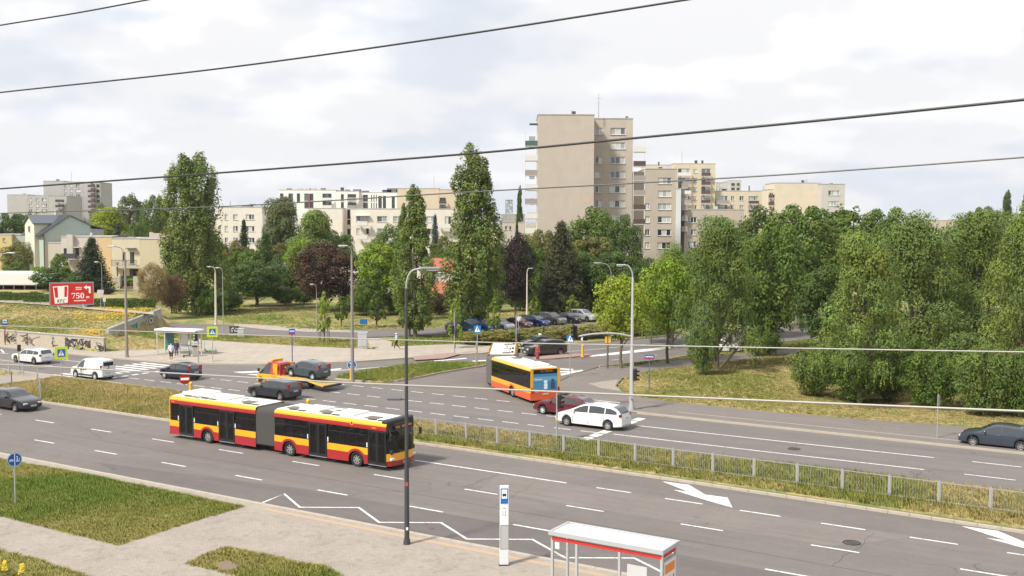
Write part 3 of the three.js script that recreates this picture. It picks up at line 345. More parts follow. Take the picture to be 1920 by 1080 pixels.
for (const [x, ty, hw, d, m, l] of [[112, 473, 20, 188, 'mid', 'bright green shrub by the pale house wall'], [125, 496, 13, 182, 'yellow', 'yellow flowering shrub below the house wall'], [104, 500, 46, 176, 'deep', 'large dark hedge bush behind the billboard'], [145, 515, 30, 172, 'deep', 'dark bush between billboard and dark pine'], [30, 490, 26, 190, 'mid', 'green shrub beside the white canopy roof'], [72, 498, 22, 186, 'bright', 'light green shrub above the white canopy'], [62, 546, 16, 160, 'mid', 'clipped garden shrub beside the white canopy'], [35, 548, 14, 160, 'deep', 'dark clipped shrub beside the white canopy'], [200, 540, 15, 168, 'purple', 'purple leaved shrub behind the road signs'], [250, 520, 20, 185, 'bright', 'green hedge below the balcony house'], [228, 522, 14, 184, 'mid', 'green shrub beside the entrance hut']]) tree('garden_shrub', 'bushA', GR[m], x, ty, hw, { d, y0: 2.2 }, l, 'garden shrubs');
{ seed = 77; const out = []; for (let i = 0; i < 2600; i++) { const f = Math.floor(rnd() * 3), x = rr(-3, 3), y = rr(0, 1.1), z = rr(-0.5, 0.5); const q = f === 0 ? [x, 1.1 + rr(-0.08, 0.06), z, 0, 1, 0] : f === 1 ? [x, y, 0.5 + rr(-0.08, 0.06), 0, 0.2, 1] : [x, y, -0.5, 0, 0.2, -1]; out.push([q[0], q[1], q[2], q[3] + rr(-0.7, 0.7), q[4] + rr(-0.7, 0.7), q[5] + rr(-0.7, 0.7), 0.12 * rr(0.6, 1.2), rr(0.8, 1.2), rr(-0.05, 0.1)]); } const hg = leafGeo(out); for (const [x, y, ry, l] of [[-20, 562, 0.1, 'clipped dark hedge at the outer end of the hilltop path'], [40, 564, 0.1, 'clipped dark hedge before the white canopy'], [88, 567, 0.1, 'clipped dark hedge just behind the billboard'], [210, 576, 0.15, 'clipped dark hedge behind the hilltop road signs'], [248, 577, 0.15, 'clipped dark hedge before the entrance hut']]) { const o = thing('clipped_hedge', l, 'hedge', G(x, y, 2.3), ry, 'clipped hedges along the hilltop path'); mesh('foliage', hg, GR.deep, o); for (const k of [-2, 0, 2]) mesh('stem', cyl(0.06, 0.04, 0.9, k, 0, 0, 5), M.bark, o); } }
// belt of trees behind the service road
const BT = 'trees beyond the service road';
for (const [n, a, m, x, ty, hw, o, l] of [
  ['willow_tree', 'willowFar', 'grey', 528, 378, 54, { d: 225 }, 'grey-green willow in front of the white apartments'], ['willow_tree', 'willowFar', 'willow', 592, 402, 62, { d: 205 }, 'domed light green willow below the white apartments'],
  ['spruce_tree', 'spruceA', 'spruce', 458, 412, 22, { d: 225 }, 'thin dark spruce against the cream apartments'], ['spruce_tree', 'spruceA', 'deep', 498, 436, 30, { d: 208 }, 'green spruce beside the grey-green willow'], ['garden_tree', 'broadB', 'olive', 438, 450, 32, { d: 215 }, 'olive tree just past the broad poplar'], ['garden_tree', 'broadA', 'deep', 430, 500, 34, { d: 190 }, 'dark low tree at the foot of the broad poplar'], ['garden_tree', 'broadC', 'mid', 470, 460, 30, { d: 195 }, 'bushy tree between two spruces'],
  ['round_tree', 'broadB', 'deep', 482, 488, 62, { b: 573 }, 'rounded deep green tree on the meadow'], ['copper_beech', 'broadB', 'copper', 612, 452, 72, { b: 583 }, 'dark copper beech on the meadow'], ['lime_tree', 'broadC', 'bright', 708, 443, 48, { b: 590 }, 'bright green tree beside the tall street lamp'], ['lime_tree', 'broadA', 'mid', 690, 520, 34, { b: 592 }, 'mid green low tree below the bright one'], ['garden_tree', 'broadA', 'bright', 572, 446, 40, { d: 198 }, 'light green tree behind the copper beech'],
  ['blue_spruce', 'spruceA', 'blue', 816, 403, 17, { d: 232 }, 'blue spruce between the poplars'], ['garden_tree', 'broadB', 'mid', 728, 420, 40, { d: 215 }, 'mid green tree in front of the cream balconies'], ['garden_tree', 'broadA', 'olive', 832, 440, 24, { d: 225 }, 'olive tree beside the blue spruce'],
  ['purple_tree', 'broadB', 'purple', 966, 436, 40, { b: 594 }, 'almost black purple tree beside the tallest poplar'], ['spruce_tree', 'pineA', 'pineBrown', 1052, 416, 58, { b: 588 }, 'large dark brownish pine behind the parked cars'], ['garden_tree', 'broadA', 'olive', 1015, 428, 48, { d: 178 }, 'yellowish green tree at the foot of the tower'], ['garden_tree', 'broadB', 'mid', 1112, 388, 62, { d: 185 }, 'tall green tree at the tower corner'], ['garden_tree', 'broadC', 'olive', 1108, 432, 50, { d: 172 }, 'yellowing tree in front of the tower'], ['garden_tree', 'broadB', 'deep', 1170, 402, 40, { d: 180 }, 'dark tree below the tower balconies'], ['garden_tree', 'broadA', 'deep', 1150, 470, 60, { d: 165 }, 'dark tree behind the curved street lamps'], ['spruce_tree', 'spruceA', 'spruce', 969, 415, 12, { d: 215 }, 'small spiky spruce above the purple tree'], ['garden_tree', 'broadC', 'mid', 640, 430, 30, { d: 222 }, 'green tree behind the domed willow'], ['garden_tree', 'broadA', 'deep', 1215, 480, 40, { d: 170 }, 'dark tree beside the weeping birches'],
]) tree(n, a, GR[m], x, ty, hw, o, l, BT);
for (const [x, ty, hw, b, m, l] of [[824, 548, 30, 590, 'copper', 'copper leaved bush below the tiled roof house'], [690, 545, 46, 590, 'mid', 'leafy undergrowth below the bright green tree'], [1010, 545, 30, 572, 'mid', 'green bush under the brownish pine'], [400, 540, 34, 590, 'mid', 'green bush beside the thin lamp post'], [1130, 540, 50, 575, 'mid', 'green bush behind the yellow-green tree']]) tree('wild_bush', 'bushBig', GR[m], x, ty, hw, { b }, l, 'wild bushes');
for (const [a, m, x, ty, hw, d, l] of [['broadA', 'deep', 545, 470, 44, 200, 'dark tree filling the gap behind the willows'], ['broadB', 'mid', 650, 468, 36, 205, 'green tree between copper beech and bright tree'], ['broadC', 'deep', 745, 470, 34, 190, 'dark tree behind the slim poplar'], ['broadA', 'mid', 836, 462, 26, 205, 'green tree between the two tall poplars'], ['broadB', 'deep', 930, 455, 34, 180, 'dark tree just behind the tallest poplar'], ['broadB', 'mid', 1000, 455, 40, 172, 'green tree between purple tree and brownish pine'], ['broadA', 'deep', 1085, 470, 46, 168, 'dark tree beside the brownish pine'], ['broadC', 'mid', 405, 440, 30, 215, 'green tree directly behind the broad poplar'], ['broadB', 'olive', 520, 455, 36, 212, 'olive tree under the grey-green willow'], ['broadA', 'deep', 1190, 500, 40, 150, 'dark tree behind the lamp mast'], ['broadB', 'mid', 445, 470, 34, 200, 'green tree between poplar and rounded tree'], ['broadC', 'mid', 1300, 455, 50, 150, 'green tree behind the light weeping birch'], ['broadB', 'mid', 1355, 425, 50, 165, 'leafy crown below the beige apartment wing'], ['broadA', 'bright', 1235, 500, 40, 140, 'light green tree behind the slanting trunk tree']]) tree('filler_tree'.replace('filler', 'garden'), a, GR[m], x, ty, hw, { d }, l, BT);
for (const [x, ty, hw, b, m, l] of [[430, 545, 30, 582, 'mid', 'leafy undergrowth beside the broad poplar'], [535, 540, 26, 572, 'mid', 'leafy undergrowth beside the rounded tree'], [660, 540, 28, 580, 'mid', 'leafy undergrowth beside the copper beech'], [745, 545, 34, 588, 'mid', 'leafy undergrowth behind the slim poplar'], [805, 545, 24, 586, 'mid', 'undergrowth between slim poplar and tiled house'], [925, 540, 26, 584, 'mid', 'undergrowth behind the tallest poplar'], [975, 535, 30, 582, 'mid', 'undergrowth below the purple tree'], [1090, 535, 40, 580, 'mid', 'undergrowth below the tower trees'], [1180, 560, 36, 600, 'mid', 'bush behind the yellow-green tree trunk'], [570, 535, 30, 570, 'mid', 'bush between rounded tree and copper beech']]) tree('wild_bush', 'bushBig', GR[m], x, ty, hw, { b }, l, 'wild bushes');
// saplings
for (const [x, b, ty, hw, m, l] of [[608, 641, 548, 14, 'fresh', 'yellowish sapling with stakes on the grass strip'], [640, 612, 556, 14, 'mid', 'green sapling beside the concrete lamp post'], [706, 613, 548, 18, 'mid', 'green sapling near the blue direction sign'], [768, 630, 560, 26, 'poplar', 'leafy shoots at the foot of the slim poplar'], [853, 655, 562, 15, 'fresh', 'white trunked sapling beside the hedge'], [926, 625, 560, 14, 'bright', 'bright sapling in front of the blue parked car'], [1003, 600, 556, 13, 'bright', 'bright sapling behind the silver parked car'], [1073, 598, 554, 14, 'fresh', 'fresh green sapling behind the grey parked car']]) tree('sapling', 'sapling', GR[m], x, ty, hw, { b }, l, 'young saplings');
{ const o = thing('tree_guard', 'low wooden stakes around the yellowish sapling', 'tree guard', G(608, 641)); for (const [x, z] of [[-0.5, -0.5], [0.5, -0.5], [-0.5, 0.5], [0.5, 0.5]]) mesh('stake', cyl(0.04, 0.04, 1.3, x, 0, z, 6), M.bark, o); for (const z of [-0.5, 0.5]) mesh('rail', bar([-0.5, 1.2, z], [0.5, 1.2, z], 0.03), M.bark, o); }
// by the side street
tree('acacia_tree', 'smallTree', GR.yellow, 1165, 512, 58, { b: 692 }, 'yellow-green tree beside the curved street lamps'); tree('acacia_tree', 'smallTree', GR.yellow, 1222, 540, 44, { d: 122 }, 'second yellow-green tree behind the lamp mast'); tree('acacia_tree', 'smallTree', GR.bright, 1252, 478, 58, { b: 683 }, 'slanting trunk tree by the blue street sign');
// weeping trees
const WT = 'weeping trees of the corner lawn';
for (const [a, m, x, ty, hw, o, l] of [['weepA', 'weep', 1345, 418, 92, { b: 696 }, 'weeping birch with a dark straight trunk at the lawn corner'], ['weepB', 'willow', 1262, 468, 62, { d: 118 }, 'light weeping birch behind the slanting trunk tree'], ['broadB', 'mid', 1445, 412, 76, { d: 112 }, 'dense green maple between the weeping trees'], ['broadA', 'mid', 1500, 380, 92, { d: 140 }, 'tall green tree behind the weeping trees'], ['broadB', 'deep', 1420, 386, 62, { d: 160 }, 'dark treetop below the beige apartments'], ['broadC', 'mid', 1580, 372, 72, { d: 150 }, 'tall pointed green tree below the yellow apartments'], ['broadA', 'mid', 1665, 386, 78, { d: 150 }, 'broad green treetop against the skyline'], ['weepA', 'willow', 1612, 448, 106, { b: 762 }, 'big weeping willow over the dry grass'], ['weepB', 'weep', 1712, 418, 120, { d: 92 }, 'tall weeping birch with pale trunks'], ['weepA', 'weep', 1835, 408, 116, { d: 98 }, 'wide weeping birch behind the parked blue car'], ['weepB', 'willow', 1925, 402, 96, { d: 88 }, 'weeping birch at the far end of the lawn'], ['broadB', 'mid', 1775, 425, 70, { d: 135 }, 'green tree in the gap toward the distant shed'], ['broadC', 'deep', 1545, 480, 60, { d: 104 }, 'dark leafy tree behind the big willow'], ['broadA', 'deep', 1395, 450, 70, { d: 128 }, 'dark tree behind the weeping birch'], ['broadB', 'olive', 1832, 396, 60, { d: 190 }, 'olive treetop in front of the distant shed'], ['broadA', 'deep', 1845, 385, 40, { d: 330 }, 'far dark treetops on the skyline'], ['broadB', 'deep', 1812, 396, 22, { d: 340 }, 'small far treetop at the end of the skyline row']]) tree('weeping_tree'.replace('weeping', a.startsWith('weep') ? 'weeping' : 'leafy'), a, GR[m], x, ty, hw, o, l, WT);
for (const [a, x, ty, hw, b, m, l] of [['bushA', 1316, 600, 30, 706, 'weep', 'drooping column of leaves beside the straight trunk'], ['bushA', 1525, 648, 50, 745, 'weep', 'leafy skirt of the big willow'], ['bushA', 1606, 642, 62, 758, 'mid', 'dense bush below the big willow'], ['bushA', 1668, 650, 46, 754, 'weep', 'hanging foliage below the tall birch'], ['bushA', 1745, 650, 62, 768, 'mid', 'dense bush behind the thin sign post'], ['bushA', 1845, 645, 64, 782, 'weep', 'hanging bush beside the parked blue car'], ['bushA', 1570, 625, 50, 722, 'weep', 'bush set back behind the willow skirt'], ['bushA', 1700, 618, 60, 728, 'mid', 'bush set back behind the hanging foliage'], ['bushA', 1800, 618, 60, 735, 'weep', 'bush set back behind the thin sign post'], ['bushA', 1915, 650, 50, 786, 'mid', 'low bush behind the parked blue car'], ['bushA', 1430, 610, 40, 668, 'mid', 'green bush on the verge']]) tree('low_bush', 'bushBig', GR[m], x, ty, hw, { b }, l, 'bushes under the weeping trees');
// hedge along the side street, one clipped bush after another
{ const c = [[-70.8, 101.5], [-69.4, 104], [-67.8, 107], [-66.3, 110], [-64.6, 113], [-62.9, 116], [-61.2, 119], [-59.8, 122], [-58.4, 125]]; c.forEach(([s, t], i) => { const o = thing('hedge_bush', 'olive hedge, ' + ['first bush at the end nearest the diagonal path', 'second bush along from the diagonal path end', 'third bush along from the diagonal path end', 'fourth bush along, behind the give way sign', 'middle bush beside the taxi', 'bush beside the dark crossover', 'bush behind the mast arm signal', 'bush second from the far end', 'last bush at the far end by the yellow-green tree'][i], 'hedge', W(s + 4.3, t - 0.8), i, 'hedge along the side street'); const f = mesh('foliage', ARCH.bushA.crown, GR.hedge, o); f.scale.set(1.45, 0.54, 1.45); mesh('stem', ARCH.bushA.trunk, M.bark, o).scale.set(1, 0.5, 1); }); }
// flowers
function flowers(name, label, spots, y) { const geo = (() => { const q = []; for (let k = 0; k < 5; k++) { const a = k * 1.2566; q.push(new THREE.CircleGeometry(0.035, 5).rotateX(-1.2).translate(0, 0, 0.035).rotateY(a)); } return merge(q); })(); const im = new THREE.InstancedMesh(geo, mat([0.66, 0.44, 0.02], 0.8, { side: THREE.DoubleSide }), spots.length); const m = new THREE.Matrix4(); spots.forEach((p, i) => { m.makeRotationY(rr(0, 6)); const s = p.s ?? 1; m.scale(new THREE.Vector3(s, s, s)); m.setPosition(p.x, p.y, p.z); im.setMatrixAt(i, m); }); im.name = numbered(name); tag(im, label, 'flowers', null, 'stuff'); scene.add(im); }
{ const sp = []; for (const [cx, cy, w, h, n] of [[232, 593, 30, 5, 420], [205, 586, 22, 4, 240], [190, 598, 24, 4, 200], [173, 614, 18, 3, 220], [150, 593, 12, 4, 110], [275, 587, 20, 3, 130]]) for (let i = 0; i < n; i++) { const a = rr(0, 6.28), r = rnd() * 1.5; let g = G(cx + Math.cos(a) * r * w, cy + Math.sin(a) * r * h, 1.9); g.y = moundH(g.x, g.z) + 0.12 + rr(0, 0.14); g.s = rr(0.9, 1.7); sp.push(g); } flowers('yellow_flowers', 'patches of yellow flowers on the mound', sp); }
{ const sp = []; for (let i = 0; i < 60; i++) { const g = G(rr(545, 618), rr(1060, 1080), 0.12); g.y = rr(0.15, 0.3); g.s = 0.4; sp.push(g); } flowers('yellow_flowers', 'tiny yellow flowers in the ragged grass patch', sp); }
{ for (const [x, y, l] of [[10, 1072, 'yellow flower spike at the lawn edge beside another'], [42, 1078, 'yellow flower spike standing alone by the paving'], [-2, 1066, 'yellow flower spike at the outer lawn edge']]) { const o = thing('flower_spike', l, 'flower', G(x, y + 12, 0.12)); mesh('stem', cyl(0.012, 0.008, 0.55, 0, 0, 0, 5), GR.mid, o); const q = []; for (let k = 0; k < 60; k++) { const a = k * 2.4, u = k / 60, R = rr(0.03, 0.13) * (1 - u * 0.5); q.push(new THREE.IcosahedronGeometry(rr(0.02, 0.04), 0).translate(Math.cos(a) * R, 0.32 + u * 0.36 + rr(-0.05, 0.05), Math.sin(a) * R)); } mesh('blossom', q, mat([0.78, 0.6, 0.05], 0.7), o); } }
/* ================= BUILDINGS ================= */
const wallM = {};
function plaster(r, g, b) { return wallM[[r, g, b]] ??= new THREE.MeshStandardMaterial({ color: lin(r, g, b), roughness: 0.92, map: plasterTex }); }
const plasterTex = colTex(512, (u, v) => { const st = fbm(u * 40, v * 3, 4, 7, 0), k = 0.86 + 0.13 * fbm(u * 8, v * 8, 5, 2, 8) + 0.07 * (st - 0.5); return [k, k * 0.995, k * 0.985]; }, [1 / 9, 1 / 9]);
const paneM = [new THREE.MeshPhysicalMaterial({ color: lin(0.03, 0.035, 0.04), roughness: 0.05, clearcoat: 1 }), new THREE.MeshPhysicalMaterial({ color: lin(0.30, 0.32, 0.34), roughness: 0.08, clearcoat: 1 }), new THREE.MeshPhysicalMaterial({ color: lin(0.50, 0.50, 0.48), roughness: 0.1, clearcoat: 1 }), new THREE.MeshPhysicalMaterial({ color: lin(0.10, 0.12, 0.15), roughness: 0.06, clearcoat: 1 })];
const frameM = mat([0.72, 0.72, 0.7], 0.5), frameDark = mat([0.05, 0.05, 0.055], 0.5), sillM = mat([0.42, 0.42, 0.42], 0.6), railM = mat([0.30, 0.26, 0.24], 0.7), roofM = mat([0.14, 0.14, 0.145], 0.85), brownRail = mat([0.085, 0.05, 0.045], 0.7), whiteRail = mat([0.62, 0.6, 0.58], 0.7);
// metres of a photo pixel at a distance d, in the plane facing the camera
const mx = (x, d) => at(x, 416, d).x, my = (y, d) => at(960, y, d).y;
function house(name, label, d, cx, group, cat = 'building') { const p = at(cx, 416, d); p.y = 0; const o = thing(name, label, cat, p, 0, group); o.userData.d = d; return o; }
// a block of the building: wall between pixel columns x0..x1, top row, distance d; windows [xa, xb, ya, yb, mode]
function block(o, x0, x1, top, d, deep, m, wins = [], opt = {}) {
  const ox = o.position.x, oz = o.position.z, X0 = mx(x0, d) - ox, X1 = mx(x1, d) - ox, Y1 = my(top, d), Y0 = opt.y0 ?? -0.5, Z = -d - oz, T = 0.32;
  const sh = new THREE.Shape([new THREE.Vector2(X0, Y0), new THREE.Vector2(X1, Y0), new THREE.Vector2(X1, Y1), new THREE.Vector2(X0, Y1)]);
  const R = wins.map(([a, b, c, e, md]) => { const q = [mx(a, d) - ox, mx(b, d) - ox, my(e, d), my(c, d), md]; const h = new THREE.Path([new THREE.Vector2(q[0], q[2]), new THREE.Vector2(q[0], q[3]), new THREE.Vector2(q[1], q[3]), new THREE.Vector2(q[1], q[2])]); sh.holes.push(h); return q; });
  const g = new THREE.ExtrudeGeometry(sh, { depth: T, bevelEnabled: false }); g.translate(0, 0, Z - T);
  const core = box(X1 - X0 - 0.02, Y1 - Y0 - 0.05, deep, (X0 + X1) / 2, (Y0 + Y1) / 2 - 0.03, Z - T - 0.002 - deep / 2); const cu = core.attributes.uv, cp = core.attributes.position; for (let i = 0; i < cp.count; i++) cu.setXY(i, cp.getX(i) + cp.getZ(i), cp.getY(i));
  mesh('wall', [g, core], m, o); mesh('parapet', box(X1 - X0 + 0.16, 0.14, deep + T + 0.16, (X0 + X1) / 2, Y1 + 0.07, Z - (deep + T) / 2), opt.cap ?? sillM, o);
  for (const q of R) win(o, q[0], q[1], q[2], q[3], Z, q[4] ?? opt.mode, opt.frame);
  return { X0, X1, Y0, Y1, Z };
}
function win(o, xa, xb, ya, yb, Z, n = 2, fr) { const w = xb - xa, h = yb - ya, f = fr ?? frameM, b = Math.min(0.09, w * 0.09), parts = [box(w, b, 0.07, (xa + xb) / 2, ya + b / 2, Z - 0.17), box(w, b, 0.07, (xa + xb) / 2, yb - b / 2, Z - 0.17), box(b, h - 2 * b, 0.07, xa + b / 2, (ya + yb) / 2, Z - 0.17), box(b, h - 2 * b, 0.07, xb - b / 2, (ya + yb) / 2, Z - 0.17)];
  for (let k = 1; k < n; k++) parts.push(box(b * 1.2, h - 2 * b, 0.07, xa + w * k / n, (ya + yb) / 2, Z - 0.17));
  const W0 = mesh('window', parts, f, o); for (let k = 0; k < n; k++) mesh('pane', box(w / n - b * 0.9, h - 1.5 * b, 0.02, xa + w * (k + 0.5) / n, (ya + yb) / 2, Z - 0.185), paneM[fr === frameDark ? (rnd() < 0.75 ? 0 : 3) : pick([0, 1, 1, 2, 3, 2])], W0);
  mesh('sill', box(w + 0.16, 0.06, 0.22, (xa + xb) / 2, ya - 0.032, Z + 0.02), sillM, W0); }
const grid = (cols, rows, n) => { const q = []; for (const [a, b, m] of cols) for (const [c, e] of rows) q.push([a, b, c, e, m ?? n]); return q; };
const rows = (y0, h, step, n) => Array.from({ length: n }, (_, i) => [y0 + i * step, y0 + i * step + h]);
function balcony(o, x0, x1, y, d, rail, out = 1.2, h = 1.05, posts = true) { const ox = o.position.x, oz = o.position.z, X0 = mx(x0, d) - ox, X1 = mx(x1, d) - ox, Y = my(y, d), Z = -d - oz, c = (X0 + X1) / 2, w = X1 - X0; const b = mesh('balcony', box(w, 0.16, out, c, Y, Z + out / 2 + 0.01), sillM, o);
  const g = [box(w, h - 0.1, 0.05, c, Y + h / 2 + 0.03, Z + out - 0.03), box(0.05, h - 0.1, out - 0.1, X0 + 0.03, Y + h / 2 + 0.03, Z + out / 2), box(0.05, h - 0.1, out - 0.1, X1 - 0.03, Y + h / 2 + 0.03, Z + out / 2)]; mesh('railing', g, rail, b); return b; }
const roofBits = (o, list, d) => { for (const [x, y, w, h] of list) { const ox = o.position.x, X = mx(x, d) - ox, Y = my(y, d); mesh('chimney', box(w, h, w, X, Y + h / 2, -d - o.position.z - 2.5), pick([sillM, roofM, frameDark]), o); } };
const mast = (o, x, y0, y1, d) => { const ox = o.position.x, X = mx(x, d) - ox; mesh('antenna', [bar([X, my(y0, d), -4], [X, my(y1, d), -4], 0.08, 0.04), box(0.9, 0.05, 0.05, X, my(y1, d) - 0.9, -4), box(0.6, 0.05, 0.05, X, my(y1, d) - 1.8, -4)], M.galv, o); };

const greenRail = mat([0.05, 0.12, 0.095], 0.7);
{ // the tower
  const o = house('apartment_tower', 'tall beige concrete apartment tower with a blank end wall', 200, 1060); const beige = plaster(0.49, 0.425, 0.37);
  block(o, 1008, 1113, 215, 200, 12, beige);
  block(o, 1113.5, 1185, 222, 205, 10, beige, [...grid([[1143, 1171, 3]], rows(239, 13, 27.2, 9)), ...grid([[1115, 1129, 2]], [[239, 252], ...rows(293.5, 13, 27.2, 7)])]);
  for (let k = 0; k < 8; k++) { const y = 271 + k * 27.2 - (k > 3 ? 1 : 0); const b = balcony(o, 984, 1008, y + 4, 204, [greenRail, whiteRail, railM, whiteRail, railM, whiteRail, whiteRail, railM][k], 1.6); }
  for (const x of [984.8, 1006.5]) mesh('balcony_post', box(0.12, my(248, 203) , 0.12, mx(x, 203) - o.position.x, my(248, 203) / 2, -2.6), whiteRail, o); for (const [y, w] of [[262, 0.6], [330, 0.5], [352, 0.9], [378, 0.4], [405, 0.9]]) mesh('balcony_glazing', box(2.0 * w, 1.25, 0.04, mx(997, 203) - o.position.x, my(y, 203) , -2.5), paneM[1], o); mesh('balcony_awning', box(1.6, 0.25, 1.4, mx(1000, 203) - o.position.x, my(233, 203), -2.9), frameDark, o);
  for (let k = 0; k < 8; k++) balcony(o, 1185.5, 1208, 285 + k * 27, 204.5, [whiteRail, brownRail, railM, railM, brownRail, brownRail, railM, railM][k], 1.4);
  for (const x of [1186.5, 1207.4]) mesh('balcony_post', box(0.11, my(263, 203.4), 0.11, mx(x, 203.4) - o.position.x, my(263, 203.4) / 2, -3.2), whiteRail, o); mesh('stair_wall', box(2.3, my(320, 210), 4, mx(1197, 212) - o.position.x, my(320, 210) / 2, -14), beige, o);
  mesh('plaster_patch', box(1.2, 1.0, 0.02, mx(1099, 200) - o.position.x, my(375, 200), 0.012), plaster(0.56, 0.44, 0.31), o); mast(o, 1120, 221, 176, 205); roofBits(o, [[1076, 213, 0.7, 0.7], [1072, 213, 0.3, 0.9], [1176, 221, 0.5, 0.6]], 203);
}
{ const o = house('apartment_block', 'beige nine storey apartment block with a white pilaster beside the tower', 230, 1240); const m = plaster(0.46, 0.40, 0.345);
  block(o, 1208.5, 1268, 316, 230, 12, m, [...grid([[1233, 1258, 3]], rows(332, 12, 24.3, 6)), ...grid([[1209.5, 1218, 2]], rows(380.5, 12, 24.3, 4))]); block(o, 1268.3, 1276.5, 353, 229, 8, plaster(0.62, 0.64, 0.66));
  for (let k = 0; k < 5; k++) balcony(o, 1277, 1288, 352 + k * 20, 231, railM, 1.0); block(o, 1277.5, 1283, 340, 234, 5, plaster(0.45, 0.42, 0.38)); roofBits(o, [[1256, 315, 1, 0.6], [1240, 315, 0.8, 0.4]], 232); }
{ const o = house('apartment_block', 'low beige wing with paired windows below the yellow tower', 231, 1330); block(o, 1283.5, 1395, 392, 231, 12, plaster(0.46, 0.40, 0.345), [...grid([[1289, 1306, 3], [1319, 1330, 2], [1352, 1366, 2]], rows(406, 11, 22.8, 3))]); roofBits(o, [[1345, 391, 0.8, 0.7]], 233); }
{ const o = house('apartment_tower', 'pale yellow apartment tower with stacked brown balconies', 330, 1300); const m = plaster(0.60, 0.525, 0.41);
  block(o, 1208, 1262, 308.5, 338, 10, m); block(o, 1262.5, 1340, 306, 330, 12, m, [...grid([[1299, 1306, 2]], rows(316, 7.5, 16.9, 7)), ...grid([[1270, 1292, 3], [1314, 1331, 2]], rows(315, 9.5, 16.9, 7))]);
  for (let k = 0; k < 7; k++) { balcony(o, 1270, 1294, 329 + k * 16.9, 329.6, k % 2 ? railM : whiteRail, 1.1); balcony(o, 1314, 1330, 329.5 + k * 16.9, 329.6, brownRail, 1.1); } mast(o, 1281, 306, 280, 330); roofBits(o, [[1306, 305, 0.8, 1], [1318, 305, 0.6, 1], [1236, 308, 0.4, 1]], 333); }
{ const o = house('apartment_block', 'long pale yellow block adjoining the yellow tower', 332, 1390); block(o, 1340.5, 1443, 357, 332, 12, plaster(0.60, 0.525, 0.41), [...grid([[1370, 1376, 2], [1386, 1394, 2], [1403, 1421, 4]], rows(366.5, 8, 17, 2)), ...grid([[1345, 1364, 3]], rows(366, 12, 17, 2))]); for (const y of [381, 398]) { balcony(o, 1341, 1366, y, 331.6, railM, 1.1); balcony(o, 1403, 1421, y, 331.6, brownRail, 1.1); } roofBits(o, [[1407, 356, 0.4, 1.6], [1434, 356, 0.4, 1.6], [1360, 356, 1.4, 0.6]], 336); }
{ const o = house('apartment_block', 'yellow apartment block with grey end strip above the trees', 300, 1515); block(o, 1452, 1539, 341.5, 304, 12, plaster(0.62, 0.54, 0.44)); block(o, 1539.5, 1583, 343.5, 300, 14, plaster(0.50, 0.48, 0.46), [...grid([[1552, 1573, 4]], rows(355.5, 9, 20, 3))]); block(o, 1440, 1451.6, 354, 306, 8, plaster(0.62, 0.54, 0.44), [[1442, 1449, 360, 374, 2]]); for (const y of [370, 384]) balcony(o, 1440, 1452, y, 305.5, brownRail, 1.2); roofBits(o, [[1508, 341, 0.7, 0.8], [1515, 341, 0.5, 1], [1562, 343, 0.8, 0.3]], 308); }
{ const o = house('apartment_block', 'small grey-white block peeking above the yellow roofs', 460, 1372); block(o, 1341, 1366, 341, 462, 10, plaster(0.50, 0.49, 0.47), grid([[1342, 1346, 2], [1348, 1352, 2]], rows(343, 5, 9, 2))); block(o, 1366.4, 1389, 337.5, 460, 12, plaster(0.50, 0.49, 0.47), grid([[1370, 1377, 3], [1380, 1386, 2]], rows(342, 5, 8.5, 2)), { frame: frameDark }); }
const gy = plaster(0.42, 0.41, 0.40);
{ const o = house('apartment_tower', 'distant grey apartment tower with dark recessed balconies', 420, 140); block(o, 83, 121, 342, 424, 14, gy); block(o, 121.3, 157, 343.5, 420, 14, gy, grid([[122, 126, 2], [132.5, 138, 2], [143.5, 152, 3]], rows(347.5, 5.5, 9.7, 6))); block(o, 157.3, 171, 345, 419, 12, gy); block(o, 171.3, 189.5, 344.5, 421, 12, gy, grid([[176, 179.5, 1], [182, 188, 2]], rows(348, 5.5, 9.7, 6)), { frame: frameDark }); for (let k = 0; k < 6; k++) balcony(o, 168, 180, 354 + k * 9.7, 418.6, brownRail, 1.2); mast(o, 128, 343, 322, 420); roofBits(o, [[105, 342, 1, 0.8]], 428); }
{ const o = house('apartment_block', 'distant low grey block beside the grey tower', 400, 70); block(o, 14.5, 53, 368, 404, 14, gy); block(o, 53.3, 92, 369.5, 400, 14, gy, grid([[55, 61, 2], [68, 74, 2], [79, 89, 3]], rows(374, 6, 10.5, 3))); block(o, 92.3, 126, 370.5, 399, 14, gy); for (let k = 0; k < 3; k++) balcony(o, 107, 121, 382 + k * 10, 398.6, frameDark, 1.2); roofBits(o, [[40, 368, 1, 0.7]], 406); }
